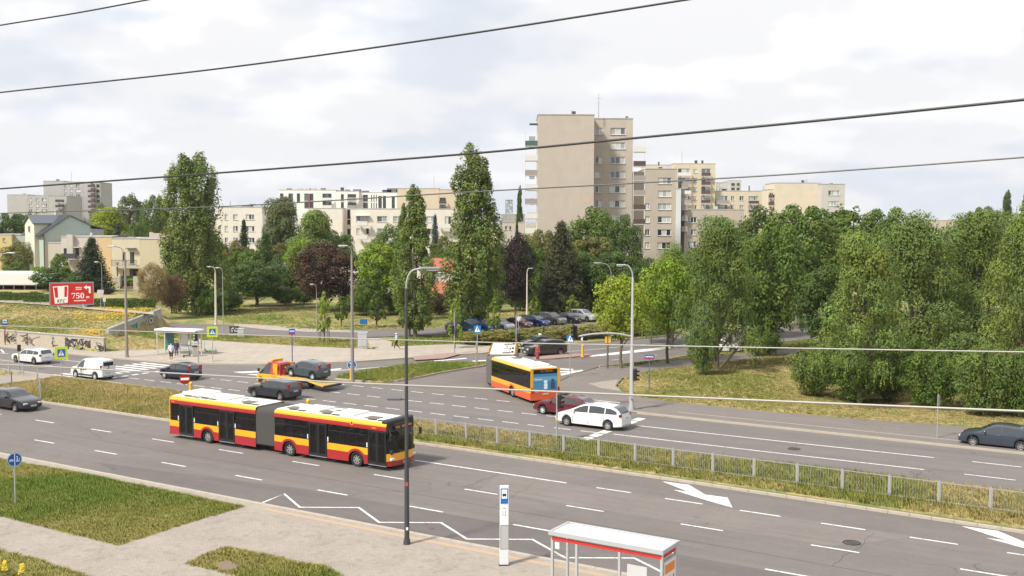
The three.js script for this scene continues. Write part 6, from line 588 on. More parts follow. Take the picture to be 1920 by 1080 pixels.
bus('red and yellow articulated bus driving beside the short median', W(-45.85, 46.3 + 1.28), RIGHTW, 0, BUS.red, true);
{ const a = G(994, 750, 0.3), b = G(926, 725.5, 0.3); a.y = b.y = 0; const d = a.clone().sub(b), hd = b.clone().sub(a).normalize(); const rt = new THREE.Vector3(-hd.z, 0, hd.x); const joint = a.clone().add(hd.clone().multiplyScalar(8.34)).add(rt.multiplyScalar(1.27)); const fd = new THREE.Vector3(0.02, 0, -1), ang = Math.atan2(-fd.z, fd.x) - Math.atan2(-hd.z, hd.x); bus('red and yellow articulated bus bending into the side street', joint, hd, ang, BUS.orange, false); }
/* ================= STREET FURNITURE ================= */
const topOf = (p, x, y) => at(x, y, -p.z).y - p.y;   // height of a pixel above a foot point
const dirTo = (p) => Math.atan2(-p.x, -p.z);          // turn so that local +z looks at the camera
// curved-arm street lamps: foot pixel, top pixel row, arm reach in pixels (sign = side)
function lamp(label, fx, fy, ty, reach, o = {}) {
  const p = o.d ? (() => { const q = at(fx, fy, o.d); q.y = o.y0 ?? 0; return q; })() : G(fx, fy, o.y0 ?? 0.1), t = thing('street_lamp', label, 'street lamp', p, 0, o.group), H = topOf(p, fx, ty), hl = o.head ?? 0.75, A = Math.sign(reach) * Math.max(0.35, Math.abs(reach / F * -p.z) - hl * 0.8) / 0.8, rise = Math.max(0.8, Math.abs(A) * 1.1), r = o.r ?? 0.11, m = o.m ?? M.galv;
  if (o.concrete) mesh('pole', cyl(r * 1.3, r * 0.7, H - rise, 0, 0, 0, 12), m, t); else mesh('pole', [cyl(r * 1.15, r, H * 0.32, 0, 0, 0, 12), cyl(r * 0.85, r * 0.62, H * 0.68 - rise, 0, H * 0.32, 0, 12)], m, t);
  const y0 = H - rise - 0.02; mesh('arm', tube([[0, y0 - 0.1, 0], [A * 0.05, y0 + rise * 0.45, 0], [A * 0.3, H - rise * 0.14, 0], [A * 0.8, H, 0]], r * (o.concrete ? 0.32 : 0.42), 20, 8), o.armM ?? m, t);
  const s = Math.sign(A); const h = mesh('lamp_head', rbox(hl, 0.13, 0.28, 0.06, A * 0.8 + s * hl / 2, H, 0), o.headM ?? M.steel, t); mesh('lens', rbox(hl * 0.6, 0.09, 0.22, 0.04, A * 0.8 + s * hl * 0.58, H - 0.06, 0), M.lampGlass, h);
  mesh('base', cyl(r * 1.7, r * 1.4, 0.25, 0, 0, 0, 12), m, t); return t; }
const STL = 'street lamps around the junction';
{ const t = lamp('dark slender lamp post on the bus stop paving', 763, 1021, 503, 58, { r: 0.095, m: M.poleDark, armM: M.galv, head: 0.85, headM: mat([0.2, 0.2, 0.22], 0.5) }); const H2 = topOf(t.position, 763, 748); mesh('footway_lamp', rbox(0.62, 0.1, 0.26, 0.045, -0.52, H2, 0), mat([0.09, 0.095, 0.11], 0.5), t); mesh('bracket', bar([0, H2 - 0.03, 0], [-0.26, H2 - 0.02, 0], 0.03), M.poleDark, t); mesh('sticker', [box(0.12, 0.17, 0.02, 0, topOf(t.position, 763, 907), 0.1)], mat([0.45, 0.06, 0.05], 0.6), t); mesh('notice', box(0.09, 0.12, 0.02, 0.02, topOf(t.position, 763, 990), 0.115), frameM, t); }
lamp('concrete lamp post with curved arm beside the mound', 238, 670, 462, -30, { concrete: true, m: M.concretePole, r: 0.135 }); lamp('tall concrete lamp post beside the keep right sign', 661, 717, 461, -20, { concrete: true, m: M.concretePole, r: 0.125, head: 0.8 }); lamp('pale concrete lamp post on the meadow edge', 405, 609, 500, -14, { concrete: true, m: mat([0.55, 0.5, 0.42], 0.9), r: 0.14, head: 0.6 });
lamp('thin lamp post beside the small kiosk boxes', 419, 628, 502, -10, { r: 0.06, head: 0.5, group: STL }); lamp('thin lamp post near the sapling', 594, 622, 533, -4, { r: 0.05, head: 0.45, group: STL }); lamp('pale lamp post behind the parked cars', 988, 600, 503, 8, { r: 0.13, m: mat([0.6, 0.52, 0.45], 0.8), head: 0.5 }); lamp('lamp post behind the yellow-green tree', 1145, 640, 493, -30, { r: 0.08, head: 0.85 }); lamp('white lamp with thin pole behind the weeping birch', 1218, 600, 484, -8, { r: 0.06, head: 0.5 }); lamp('thin garden lamp beside the road signs', 192, 572, 491, -12, { r: 0.05, head: 0.55, y0: 2.2 });
lamp('street lamp reaching in beside the olive tree', -30, 640, 474, 60, { r: 0.1, head: 0.9 });
/* traffic signals and masts */
function signal(parent, x, y, z, ry = 0, n = 3) { const g = new THREE.Group(); g.name = 'signal_head'; g.position.set(x, y, z); g.rotation.y = ry; parent.add(g); mesh('housing', rbox(0.3, 0.3 * n, 0.24, 0.05), M.black, g); const hood = []; const cols = [[0.10, 0.012, 0.01], [0.10, 0.06, 0.008], [0.01, 0.06, 0.04]]; for (let k = 0; k < n; k++) { const yy = 0.3 * (n / 2 - 0.5 - k); hood.push(new THREE.CylinderGeometry(0.115, 0.115, 0.2, 12, 1, true, Math.PI * 0.5, Math.PI).rotateX(Math.PI / 2).rotateZ(Math.PI / 2 + Math.PI / 2).translate(0, yy, 0.22)); mesh('lens', new THREE.CircleGeometry(0.1, 14).translate(0, yy, 0.125), signalM[n === 2 ? [0, 2][k] : k] ??= new THREE.MeshPhysicalMaterial({ color: lin(...cols[n === 2 ? [0, 2][k] : k]), roughness: 0.2, clearcoat: 1 }), g); } const hm = mesh('visor', hood, hoodM, g); return g; }
const signalM = [], hoodM = mat([0.015, 0.015, 0.016], 0.6, { side: THREE.DoubleSide });
{ const p = G(1184, 768, 0.1), t = thing('signal_mast', 'tall grey lamp and signal mast at the junction corner', 'signal mast', p), H = topOf(p, 1184, 497), z = -p.z, m = x => (x - 1184) / F * z; mesh('pole', [cyl(0.17, 0.15, 4.5, 0, 0, 0, 14), cyl(0.12, 0.08, H - 5.4, 0, 4.5, 0, 12)], mat([0.5, 0.5, 0.5], 0.5, { metalness: 0.3 }), t); mesh('lamp_arm', tube([[0, H - 1.0, 0], [-0.06, H - 0.5, 0], [-0.35, H - 0.06, 0], [-0.7, H, 0]], 0.06, 16, 8), M.galv, t); const h = mesh('lamp_head', rbox(0.7, 0.13, 0.28, 0.06, -0.85, H, 0), M.steel, t); mesh('lens', rbox(0.45, 0.09, 0.22, 0.04, -0.95, H - 0.06, 0), M.lampGlass, h);
  const ya = topOf(p, 1184, 631); mesh('signal_arm', tube([[0, ya, 0], [m(1150), ya + 0.22, 0], [m(1110), ya + 0.17, 0], [m(1082), ya, 0]], 0.075, 18, 8), M.galv, t); signal(t, m(1077), ya + 0.35, 0.05, -1.5); mesh('backboard', box(0.06, 1.15, 0.75, m(1077) - 0.16, ya + 0.35, 0), M.black, t); signal(t, m(1190), topOf(p, 1184, 702), 0.1, 1.2); signal(t, m(1096), ya - 0.05, -0.3, 2.6, 2); mesh('base', cyl(0.26, 0.2, 0.3, 0, 0, 0, 14), M.galv, t); mesh('cabinet', rbox(0.24, 0.4, 0.2, 0.03, 0, 1.0, 0.2), M.galv, t); }
const TS = 'traffic signal posts around the junction';
for (const [l, x, y, ty, sy, ry, n] of [['signal post in the fenced median', 1044, 822, 733, 752, 1.3, 3], ['signal post by the zebra beside the white estate car', 36, 692, 646, 652, 0.6, 2], ['signal post beside the far bus shelter', 372, 680, 625, 631, -1.6, 3], ['signal post with give way sign behind the turning bus', 968, 660, 590, 633, 1.2, 3], ['pedestrian signal post on the triangular island', 893, 682, 640, 635, 1.6, 2], ['white signal post beside the hedge', 852, 663, 585, 618, -1.4, 3]]) { const p = G(x, y, 0.12), t = thing('signal_post', l, 'traffic signal', p, 0, TS), H = topOf(p, x, ty); mesh('post', cyl(0.06, 0.055, H, 0, 0, 0, 10), M.galv, t); signal(t, Math.sin(ry) * 0.17, topOf(p, x, sy), Math.cos(ry) * 0.17, ry, n); mesh('push_button', rbox(0.12, 0.2, 0.1, 0.03, 0, 1.2, 0.08), M.yellow, t); }
/* signs */
const signTex = {
  ped: canvasTex(128, 128, c => { c.fillStyle = '#1a5fae'; c.fillRect(0, 0, 128, 128); c.fillStyle = '#f4f4f2'; c.beginPath(); c.moveTo(64, 14); c.lineTo(112, 108); c.lineTo(16, 108); c.fill(); c.strokeStyle = c.fillStyle = '#14181c'; c.lineWidth = 8; c.beginPath(); c.arc(66, 42, 8, 0, 7); c.fill(); c.beginPath(); c.moveTo(64, 52); c.lineTo(62, 76); c.lineTo(50, 98); c.moveTo(62, 76); c.lineTo(78, 98); c.moveTo(50, 70); c.lineTo(64, 56); c.lineTo(80, 68); c.stroke(); }),
  pedCycle: canvasTex(128, 128, c => { c.fillStyle = '#1f74bd'; c.fillRect(0, 0, 128, 128); c.fillStyle = '#f0f4f6'; c.beginPath(); c.moveTo(58, 10); c.lineTo(116, 112); c.lineTo(12, 112); c.fill(); c.fillStyle = '#16324c'; c.beginPath(); c.arc(66, 46, 8, 0, 7); c.fill(); c.fillRect(58, 54, 14, 40); }),
  noEntry: canvasTex(128, 128, c => { c.fillStyle = '#9c1420'; c.fillRect(0, 0, 128, 128); c.fillStyle = '#eee9e4'; c.fillRect(16, 48, 96, 30); }),
  keep: canvasTex(128, 128, c => { c.fillStyle = '#1a63b4'; c.fillRect(0, 0, 128, 128); c.strokeStyle = '#f2f4f6'; c.lineWidth = 6; c.beginPath(); c.arc(64, 64, 58, 0, 7); c.stroke(); c.lineWidth = 14; c.beginPath(); c.moveTo(36, 36); c.lineTo(84, 84); c.stroke(); c.fillStyle = '#f2f4f6'; c.beginPath(); c.moveTo(98, 98); c.lineTo(58, 92); c.lineTo(92, 58); c.fill(); }),
  shared: canvasTex(128, 128, c => { c.fillStyle = '#124f9e'; c.fillRect(0, 0, 128, 128); c.strokeStyle = '#a9cdea'; c.lineWidth = 6; c.beginPath(); c.arc(64, 64, 60, 0, 7); c.stroke(); c.fillStyle = '#cfe4f4'; c.fillRect(60, 4, 8, 120); c.strokeStyle = c.fillStyle = '#f0f4f8'; c.lineWidth = 4; for (const x of [26, 46]) { c.beginPath(); c.arc(x, 70, 8, 0, 7); c.stroke(); } c.beginPath(); c.moveTo(26, 70); c.lineTo(34, 56); c.lineTo(46, 70); c.stroke(); c.beginPath(); c.arc(86, 38, 6, 0, 7); c.fill(); c.lineWidth = 7; c.beginPath(); c.moveTo(86, 46); c.lineTo(86, 66); c.lineTo(78, 86); c.moveTo(86, 66); c.lineTo(94, 86); c.stroke(); c.beginPath(); c.arc(104, 54, 4, 0, 7); c.fill(); c.lineWidth = 5; c.beginPath(); c.moveTo(104, 60); c.lineTo(104, 74); c.lineTo(100, 86); c.stroke(); }),
  stop: canvasTex(128, 192, c => { c.fillStyle = '#1a63ae'; c.fillRect(0, 0, 128, 192); c.fillStyle = '#f4f6f8'; c.fillRect(18, 14, 92, 112); c.fillStyle = '#1a1d22'; c.fillRect(30, 66, 68, 30); c.fillRect(30, 38, 68, 22); c.fillStyle = '#f4f6f8'; c.fillRect(36, 43, 56, 14); c.beginPath(); c.arc(44, 98, 8, 0, 7); c.arc(84, 98, 8, 0, 7); c.fillStyle = '#1a1d22'; c.fill(); }),
  give: canvasTex(128, 128, c => { c.fillStyle = '#f2c21a'; c.fillRect(0, 0, 128, 128); c.strokeStyle = '#b01c1c'; c.lineWidth = 16; c.strokeRect(0, 0, 128, 128); }),
  street: canvasTex(256, 96, c => { c.fillStyle = '#1b4fa6'; c.fillRect(0, 0, 256, 70); c.fillStyle = '#a3303f'; c.fillRect(0, 70, 256, 26); c.fillStyle = '#eef2f6'; for (let k = 0; k < 9; k++) c.fillRect(26 + k * 23, 22 + (k % 3) * 3, 15, 28 - (k % 2) * 6); }),
  limit: canvasTex(128, 128, c => { c.fillStyle = '#f2f0ec'; c.fillRect(0, 0, 128, 128); c.strokeStyle = '#22262c'; c.lineWidth = 10; c.beginPath(); c.arc(64, 64, 56, 0, 7); c.stroke(); c.fillStyle = '#22262c'; c.fillRect(52, 28, 24, 72); }),
};
const sgnM = {}; const signMat = k => sgnM[k] ??= new THREE.MeshStandardMaterial({ map: signTex[k], roughness: 0.45 });
function sign(label, fx, fy, list, o = {}) { // list: [shape, material key, pixel centre row, width m, height m, border]
  const p = G(fx, fy, o.y0 ?? 0.12), t = thing('road_sign', label, 'road sign', p, dirTo(p) + (o.turn ?? 0), o.group); let hi = 0; for (const [sh, key, cy, w, h, bd] of list) { const y = topOf(p, fx, cy); hi = Math.max(hi, y + h / 2); const mt = sgnM[key] || signTex[key] ? signMat(key) : key; const z = 0.05 + 0.002 * hi;
      if (bd) mesh('border_board', rbox(w + bd, h + bd, 0.02, 0.008, 0, y, z - 0.014), bd === true ? M.white : o.bm, t);
      const f = sh === 'disc' ? new THREE.CircleGeometry(w / 2, 28) : sh === 'tri' ? new THREE.CircleGeometry(w / 1.7, 3).rotateZ(o.inv ? -Math.PI / 2 : Math.PI / 2) : new THREE.PlaneGeometry(w, h); mesh('face', f.translate(0, y, z + 0.012), mt, t); mesh('back_plate', (sh === 'disc' ? new THREE.CylinderGeometry(w / 2, w / 2, 0.015, 28).rotateX(Math.PI / 2) : sh === 'tri' ? new THREE.CylinderGeometry(w / 1.7, w / 1.7, 0.015, 3).rotateX(Math.PI / 2).rotateZ(o.inv ? Math.PI : 0) : box(w, h, 0.015)).translate(0, y, z), M.galv, t); }
  mesh('post', cyl(o.r ?? 0.035, o.r ?? 0.035, hi + 0.05, 0, 0, 0, 8), o.pm ?? M.galv, t); return t; }
const lime = mat([0.55, 0.68, 0.02], 0.5);
sign('round blue shared path sign on the lawn wedge', 29, 946, [['disc', 'shared', 861.5, 0.68, 0.68]], { r: 0.04, turn: 0.25 });
sign('lime bordered pedestrian crossing sign beside the delivery van', 116, 711, [['rect', 'ped', 661.5, 0.62, 0.66, 0.42]], { bm: lime, r: 0.05 }); sign('lime bordered pedestrian crossing sign on the far footway', 399, 680, [['rect', 'ped', 622, 0.6, 0.62, 0.4]], { bm: lime });
{ const p = G(347, 738, 0.12); sign('red no entry sign on the short median nose', 347, 738, [['disc', 'noEntry', 710.5, 0.85, 0.85]]); }
sign('blue keep right sign above a yellow bollard', 660, 712, [['disc', 'keep', 684, 0.86, 0.86]], { r: 0.04 });
sign('bus stop flag on a red post by the retaining wall', 10, 647, [['rect', 'stop', 604, 0.55, 0.7]], { pm: mat([0.3, 0.05, 0.04], 0.6), r: 0.05 });
sign('blue street name sign on a purple post', 548, 678, [['rect', 'street', 622, 0.6, 0.55]], { pm: mat([0.10, 0.09, 0.28], 0.6), r: 0.05 }); sign('blue street name sign on a teal post at the lawn corner', 1217, 733, [['rect', 'street', 669.5, 0.8, 0.36]], { pm: mat([0.03, 0.16, 0.24], 0.6), r: 0.04 }); sign('blue direction sign beside the utility cabinet', 682, 632, [['rect', M.signBlue, 603, 0.9, 0.6]], { y0: 0 });
sign('blue crossing sign on the triangular island post', 895, 683, [['rect', 'pedCycle', 617, 0.68, 0.68]], { r: 0.05 }); sign('blue crossing sign on a grey post beside the turning bus', 1069, 706, [['rect', 'pedCycle', 635, 0.66, 0.66]], { r: 0.05 }); sign('yellow warning sign on a wooden post', 1139, 690, [['rect', M.yellow, 637, 0.5, 0.6]], { pm: M.bark, r: 0.09 }); sign('round height sign above a yellow bollard on the refuge', 1093, 668, [['disc', 'limit', 635.5, 0.5, 0.5]]); sign('inverted give way sign beside the parked cars', 972, 640, [['tri', M.white, 597, 0.7, 0.6]], { inv: true });
sign('white and red signs at the hilltop path', 189, 578, [['rect', M.white, 547, 0.8, 0.5], ['disc', M.white, 553.5, 0.55, 0.55]], { y0: 2.3 }); sign('small white sign beside the hilltop path', 196, 580, [['rect', M.white, 562, 0.35, 0.5]], { y0: 2.3 }); sign('narrow sign edge-on by the parked blue car', 1757, 821, [['rect', M.steel, 751, 0.55, 0.7]], { turn: 1.35, r: 0.04, y0: 0.1 });
function bollard(label, x, y, h, g) { const p = G(x, y, 0.12), t = thing('bollard', label, 'bollard', p, 0, g); mesh('column', [cyl(0.16, 0.13, h * 0.82, 0, 0, 0, 12)], M.yellow, t); mesh('cap', new THREE.SphereGeometry(0.15, 12, 8).translate(0, h * 0.84, 0), M.yellow, t); mesh('foot', cyl(0.21, 0.2, 0.08, 0, 0, 0, 12), M.yellow, t); }
bollard('yellow bollard below the keep right sign', 659, 712, 1.35); bollard('yellow bollard at the nose of the short median', 358, 742, 1.15); bollard('yellow bollard at the end of the fenced median', 578, 776, 1.1); bollard('yellow bollard on the pink refuge island', 1092.5, 669, 1.35);
/* bus stop shelter, totem and far shelter */
{ const o = thing('bus_shelter', 'glass bus shelter with white roof and red trim', 'bus shelter', W(-16.55, 33.9, 0.12), ROADROT); const X0 = -2.25, X1 = 2.25, Zf = -0.7, Zb = 0.7, H = 2.48, gl = new THREE.MeshPhysicalMaterial({ color: 0xffffff, roughness: 0.03, transmission: 1, thickness: 0, ior: 1.45, opacity: 1 }), al = mat([0.5, 0.51, 0.53], 0.4, { metalness: 0.4 });
  mesh('roof_panel', box(X1 - X0 - 0.16, 0.06, Zb - Zf - 0.16, 0, H + 0.03, 0), mat([0.80, 0.80, 0.80], 0.5), o); const f = mesh('roof_frame', [box(X1 - X0, 0.14, 0.08, 0, H + 0.04, Zf), box(X1 - X0, 0.14, 0.08, 0, H + 0.04, Zb), box(0.08, 0.14, Zb - Zf - 0.08, X0 + 0.04, H + 0.04, 0), box(0.08, 0.14, Zb - Zf - 0.08, X1 - 0.04, H + 0.04, 0)], al, o); mesh('red_trim', [box(X1 - X0 - 0.2, 0.12, 0.03, 0, H - 0.16, Zb - 0.06), box(0.03, 0.12, Zb - Zf - 0.2, X1 - 0.1, H - 0.16, 0), box(X1 - X0 - 0.2, 0.12, 0.03, 0, H - 0.16, Zf + 0.12)], mat([0.50, 0.025, 0.02], 0.5), o);
  for (const [x, z] of [[X0 + 0.1, Zb - 0.1], [-1.15, Zb - 0.1], [0.55, Zb - 0.1], [X1 - 0.1, Zb - 0.1], [X0 + 0.1, Zf + 0.14], [X1 - 0.1, Zf + 0.14]]) mesh('post', [box(0.09, H, 0.09, x, H / 2, z)], al, o); for (const [a, b] of [[X0 + 0.15, -1.2], [-1.1, 0.5], [0.6, X1 - 0.15]]) mesh('back_glass', box(b - a, H - 0.55, 0.012, (a + b) / 2, H / 2 + 0.05, Zb - 0.1), gl, o); mesh('side_glass', box(0.012, H - 0.55, 0.95, X0 + 0.1, H / 2 + 0.05, 0.02), gl, o);
  mesh('poster_case', box(0.1, 1.8, 1.1, X1 - 0.1, 1.25, 0.02), al, o); mesh('poster', new THREE.PlaneGeometry(1.0, 1.65).rotateY(Math.PI / 2).translate(X1 - 0.045, 1.27, 0.02), new THREE.MeshStandardMaterial({ roughness: 0.4, map: canvasTex(128, 224, c => { c.fillStyle = '#d9d4cd'; c.fillRect(0, 0, 128, 224); c.fillStyle = '#d8812f'; c.fillRect(10, 14, 108, 44); c.fillStyle = '#4a5e58'; for (let k = 0; k < 9; k++) { c.save(); c.translate(20 + (k % 3) * 40, 90 + Math.floor(k / 3) * 40); c.rotate(-0.6); c.fillRect(-14, -5, 30, 10); c.restore(); } }) }), o); mesh('bench', [box(2.4, 0.06, 0.36, -0.3, 0.46, 0.35), box(0.06, 0.44, 0.3, -1.3, 0.22, 0.35), box(0.06, 0.44, 0.3, 0.7, 0.22, 0.35)], M.bark, o); mesh('timetable', box(0.75, 1.0, 0.04, 1.2, 1.35, Zb - 0.16), mat([0.52, 0.53, 0.53], 0.5), o); mesh('notice', box(0.18, 0.26, 0.02, X0 + 0.28, H - 0.42, Zb - 0.13), frameM, o); }
{ const p = W(-22.3, 35.75, 0.12), o = thing('bus_stop_totem', 'slim white bus stop totem with blue bus emblem', 'bus stop sign', p, ROADROT + 0.62); const H = 3.25; mesh('slab', rbox(0.36, H, 0.13, 0.02, 0, H / 2, 0), mat([0.66, 0.66, 0.68], 0.5), o); mesh('emblem', new THREE.PlaneGeometry(0.3, 0.62).translate(0, H - 0.42, 0.068), signMat('stop'), o); mesh('line_list', new THREE.PlaneGeometry(0.28, 0.75).translate(0, H - 1.18, 0.068), new THREE.MeshStandardMaterial({ roughness: 0.5, map: canvasTex(64, 160, c => { c.fillStyle = '#e8e8ea'; c.fillRect(0, 0, 64, 160); c.fillStyle = '#33363c'; c.fillRect(20, 20, 24, 6); for (let k = 0; k < 4; k++) { c.fillRect(14, 44 + k * 14, 10, 6); c.fillRect(34, 44 + k * 14, 14, 6); } }) }), o); mesh('timetable', new THREE.PlaneGeometry(0.3, 0.95).translate(0, H - 2.08, 0.068), mat([0.42, 0.43, 0.42], 0.3), o); mesh('timetable_frame', [box(0.33, 0.02, 0.02, 0, H - 1.6, 0.07), box(0.33, 0.02, 0.02, 0, H - 2.56, 0.07), box(0.02, 0.96, 0.02, -0.155, H - 2.08, 0.07), box(0.02, 0.96, 0.02, 0.155, H - 2.08, 0.07)], M.alloy, o); mesh('foot', box(0.42, 0.04, 0.2, 0, 0.02, 0), M.dark, o); }
{ const a = G(300, 661, 0.12), b = G(372, 668, 0.12), c = a.clone().add(b).multiplyScalar(0.5).add(new THREE.Vector3(0, 0, -0.2)), o = thing('bus_shelter', 'white roofed bus shelter with green poster on the far footway', 'bus shelter', c, ROADROT + 0.25); const H = 2.45, al = mat([0.56, 0.58, 0.6], 0.4, { metalness: 0.3 }); mesh('roof_panel', rbox(4.9, 0.2, 1.7, 0.06, 0, H + 0.08, 0), mat([0.74, 0.73, 0.72], 0.5), o); mesh('red_trim', box(4.4, 0.12, 0.05, 0, H - 0.1, 0.7), mat([0.45, 0.08, 0.07], 0.6), o); for (const [x, z] of [[-2.2, 0.65], [2.2, 0.65], [-2.2, -0.65], [-0.4, -0.65], [0.9, -0.65], [2.2, -0.65]]) mesh('post', box(0.1, H, 0.1, x, H / 2, z), al, o); mesh('poster', box(0.95, 1.9, 0.1, -1.6, 1.25, -0.65), mat([0.05, 0.15, 0.13], 0.3), o); mesh('timetable', box(0.8, 1.5, 0.06, 0.2, 1.4, -0.62), mat([0.6, 0.6, 0.58], 0.4), o); mesh('bench', [box(2.3, 0.08, 0.4, 0.7, 0.48, -0.35), box(2.3, 0.06, 0.06, 0.7, 0.9, -0.55)], M.galv, o); for (const y of [1.1, 0.75]) mesh('rail', bar([0.9, y, -0.65], [2.2, y, -0.65], 0.03), M.galv, o); }
{ const o = thing('litter_bin', 'grey litter bin under the far bus shelter', 'litter bin', G(366, 668, 0.12), 0.3); mesh('drum', rbox(0.55, 0.95, 0.5, 0.05, 0, 0.5, 0), mat([0.35, 0.33, 0.3], 0.8), o); mesh('lid', rbox(0.6, 0.1, 0.55, 0.03, 0, 1.02, 0), M.dark, o); }
// fences: posts and barred panels
function fence(label, pts, gap, h, group) { const v = outline(pts), o = thing('pedestrian_fence', label, 'fence', v[0].clone().setY(0.12)); const cp = new THREE.CurvePath(); for (let i = 1; i < v.length; i++) cp.add(new THREE.LineCurve3(v[i - 1], v[i])); const L = cp.getLength(), n = Math.round(L / gap); let pg; const w = L / n - 0.12; const q = [box(w, 0.035, 0.03, 0, h - 0.03, 0), box(w, 0.03, 0.03, 0, 0.14, 0), box(0.045, h - 0.1, 0.04, -w / 2, h / 2 + 0.05, 0), box(0.045, h - 0.1, 0.04, w / 2, h / 2 + 0.05, 0)]; for (let x = -w / 2 + 0.13; x < w / 2 - 0.05; x += 0.13) q.push(box(0.01, h - 0.19, 0.01, x, h / 2 + 0.05, 0)); pg = merge(q); const post = box(0.07, h + 0.1, 0.07, 0, h / 2, 0);
  for (let i = 0; i <= n; i++) { const a = cp.getPoint(i / n).sub(v[0]); const pm = mesh('post', post, M.galv, o); pm.position.set(a.x, 0, a.z); if (i < n) { const b = cp.getPoint((i + 1) / n).sub(v[0]), c = a.clone().add(b).multiplyScalar(0.5), m = mesh('panel', pg, M.galv, o); m.position.set(c.x, 0, c.z); m.rotation.y = -Math.atan2(b.z - a.z, b.x - a.x); pm.rotation.y = m.rotation.y; } } return o; }
fence('long grey barred pedestrian fence on the dry median', [[-49, 55.6], [-44.4, 55.25], [-20, 55.1], [-5, 55.0], [26, 54.6]], 2.34, 1.12); fence('grey fence across the short median by the paved crossing', [P(70, 716), P(76, 752)], 2.2, 1.05); fence('grey fence along the median beyond the crossing', [P(44, 706), P(-60, 694)], 2.2, 1.05); fence('grey fence beside the paved crossing path', [P(22, 722), P(-40, 733)], 2.2, 1.0);
/* billboard */
{ const fy = 2.0, p = at(128, 416, 141); p.y = moundH(p.x, p.z); const o = thing('billboard', 'red roadside fast food billboard with white numerals', 'billboard', p, 0.0); const d = 141, X = x => mx(x, d) - p.x, Y = y => my(y, d) - p.y; const w = X(167) - X(96), h = Y(533) - Y(573.5), cy = (Y(533) + Y(573.5)) / 2; const tex = canvasTex(1024, 512, c => { c.fillStyle = '#c8201c'; c.fillRect(0, 0, 1024, 512); c.fillStyle = '#f4f1ec'; c.beginPath(); c.moveTo(60, 70); c.lineTo(430, 50); c.lineTo(410, 470); c.lineTo(100, 490); c.fill(); c.fillStyle = '#c8201c'; c.beginPath(); c.moveTo(82, 92); c.lineTo(172, 86); c.lineTo(182, 340); c.lineTo(112, 344); c.fill(); c.beginPath(); c.moveTo(338, 76); c.lineTo(408, 72); c.lineTo(394, 328); c.lineTo(330, 332); c.fill(); c.fillStyle = '#16161a'; c.font = 'italic bold 112px sans-serif'; c.fillText('KFC', 140, 462); c.fillStyle = '#f6f3ee'; c.font = 'bold 190px serif'; c.fillText('750', 500, 372); c.font = 'bold 90px serif'; c.fillText('m', 856, 372); c.font = 'bold 42px sans-serif'; for (const [x, y, n] of [[610, 116, 6], [610, 160, 6], [560, 440, 12]]) for (let k = 0; k < n; k++) c.fillRect(x + k * 25, y - 26, 18, 26); c.lineWidth = 46; c.strokeStyle = '#f6f3ee'; c.beginPath(); c.moveTo(950, 250); c.lineTo(950, 104); c.lineTo(870, 104); c.stroke(); c.beginPath(); c.moveTo(880, 50); c.lineTo(800, 104); c.lineTo(880, 160); c.fill(); });
  const tilt = (X(167) - X(96)); const pan = new THREE.Group(); pan.name = 'panel'; pan.position.set((X(96) + X(167)) / 2, cy, 0); pan.rotation.y = 0.42; o.add(pan); const ww = w / Math.cos(0.42); mesh('poster', new THREE.PlaneGeometry(ww - 0.3, h - 0.1).translate(0, 0, 0.16), new THREE.MeshStandardMaterial({ map: tex, roughness: 0.5 }), pan); mesh('frame', [box(ww, 0.16, 0.26, 0, h / 2 + 0.03, 0.02), box(ww, 0.16, 0.26, 0, -h / 2 - 0.03, 0.02), box(0.2, h - 0.1, 0.26, -ww / 2 + 0.1, 0, 0.02), box(0.2, h - 0.1, 0.26, ww / 2 - 0.1, 0, 0.02)], mat([0.26, 0.26, 0.27], 0.6), pan); mesh('back_board', box(ww - 0.2, h, 0.12, 0, 0, 0.06), M.galv, pan); for (const x of [-1.6, 1.3]) { const bx = (X(96) + X(167)) / 2 + x; mesh('support', [bar([bx, cy - h / 2, -0.1 - x * 0.4], [bx, -0.6, -0.1 - x * 0.4], 0.12, 0.12, 6), bar([bx, cy - h / 2 - 0.1, 0.1 - x * 0.4], [bx + 0.9, -0.6, 0.9 - x * 0.4], 0.08, 0.08, 6)], M.galv, o); } }
// cabinets
for (const [l, x, y, w, h, m] of [['grey utility cabinet on a concrete foot by the diagonal path', 679.5, 655, 0.95, 1.75, mat([0.44, 0.45, 0.48], 0.6)], ['dark cabinet covered in stickers beside the service road', 439, 629, 1.05, 1.1, mat([0.05, 0.05, 0.055], 0.6)], ['pale cabinet beside the sticker covered one', 452, 631, 0.75, 0.95, mat([0.5, 0.49, 0.48], 0.6)]]) { const o = thing('utility_cabinet', l, 'cabinet', G(x, y), 0.15); mesh('foot', box(w + 0.06, 0.3, 0.56, 0, 0.15, 0), M.concrete, o); mesh('housing', rbox(w, h - 0.3, 0.5, 0.03, 0, 0.3 + (h - 0.3) / 2, 0), m, o); for (const s of [-1, 1]) mesh('door', rbox(w / 2 - 0.05, h - 0.42, 0.03, 0.01, s * w / 4, 0.3 + (h - 0.3) / 2, 0.255), m, o); mesh('lid', rbox(w + 0.08, 0.06, 0.6, 0.02, 0, h + 0.02, 0), m, o); if (x === 439) { const q = []; for (let k = 0; k < 14; k++) q.push(box(rr(0.06, 0.16), rr(0.05, 0.14), 0.006, rr(-0.42, 0.42), rr(0.4, 1.0), 0.275)); mesh('sticker', q, frameM, o); } }
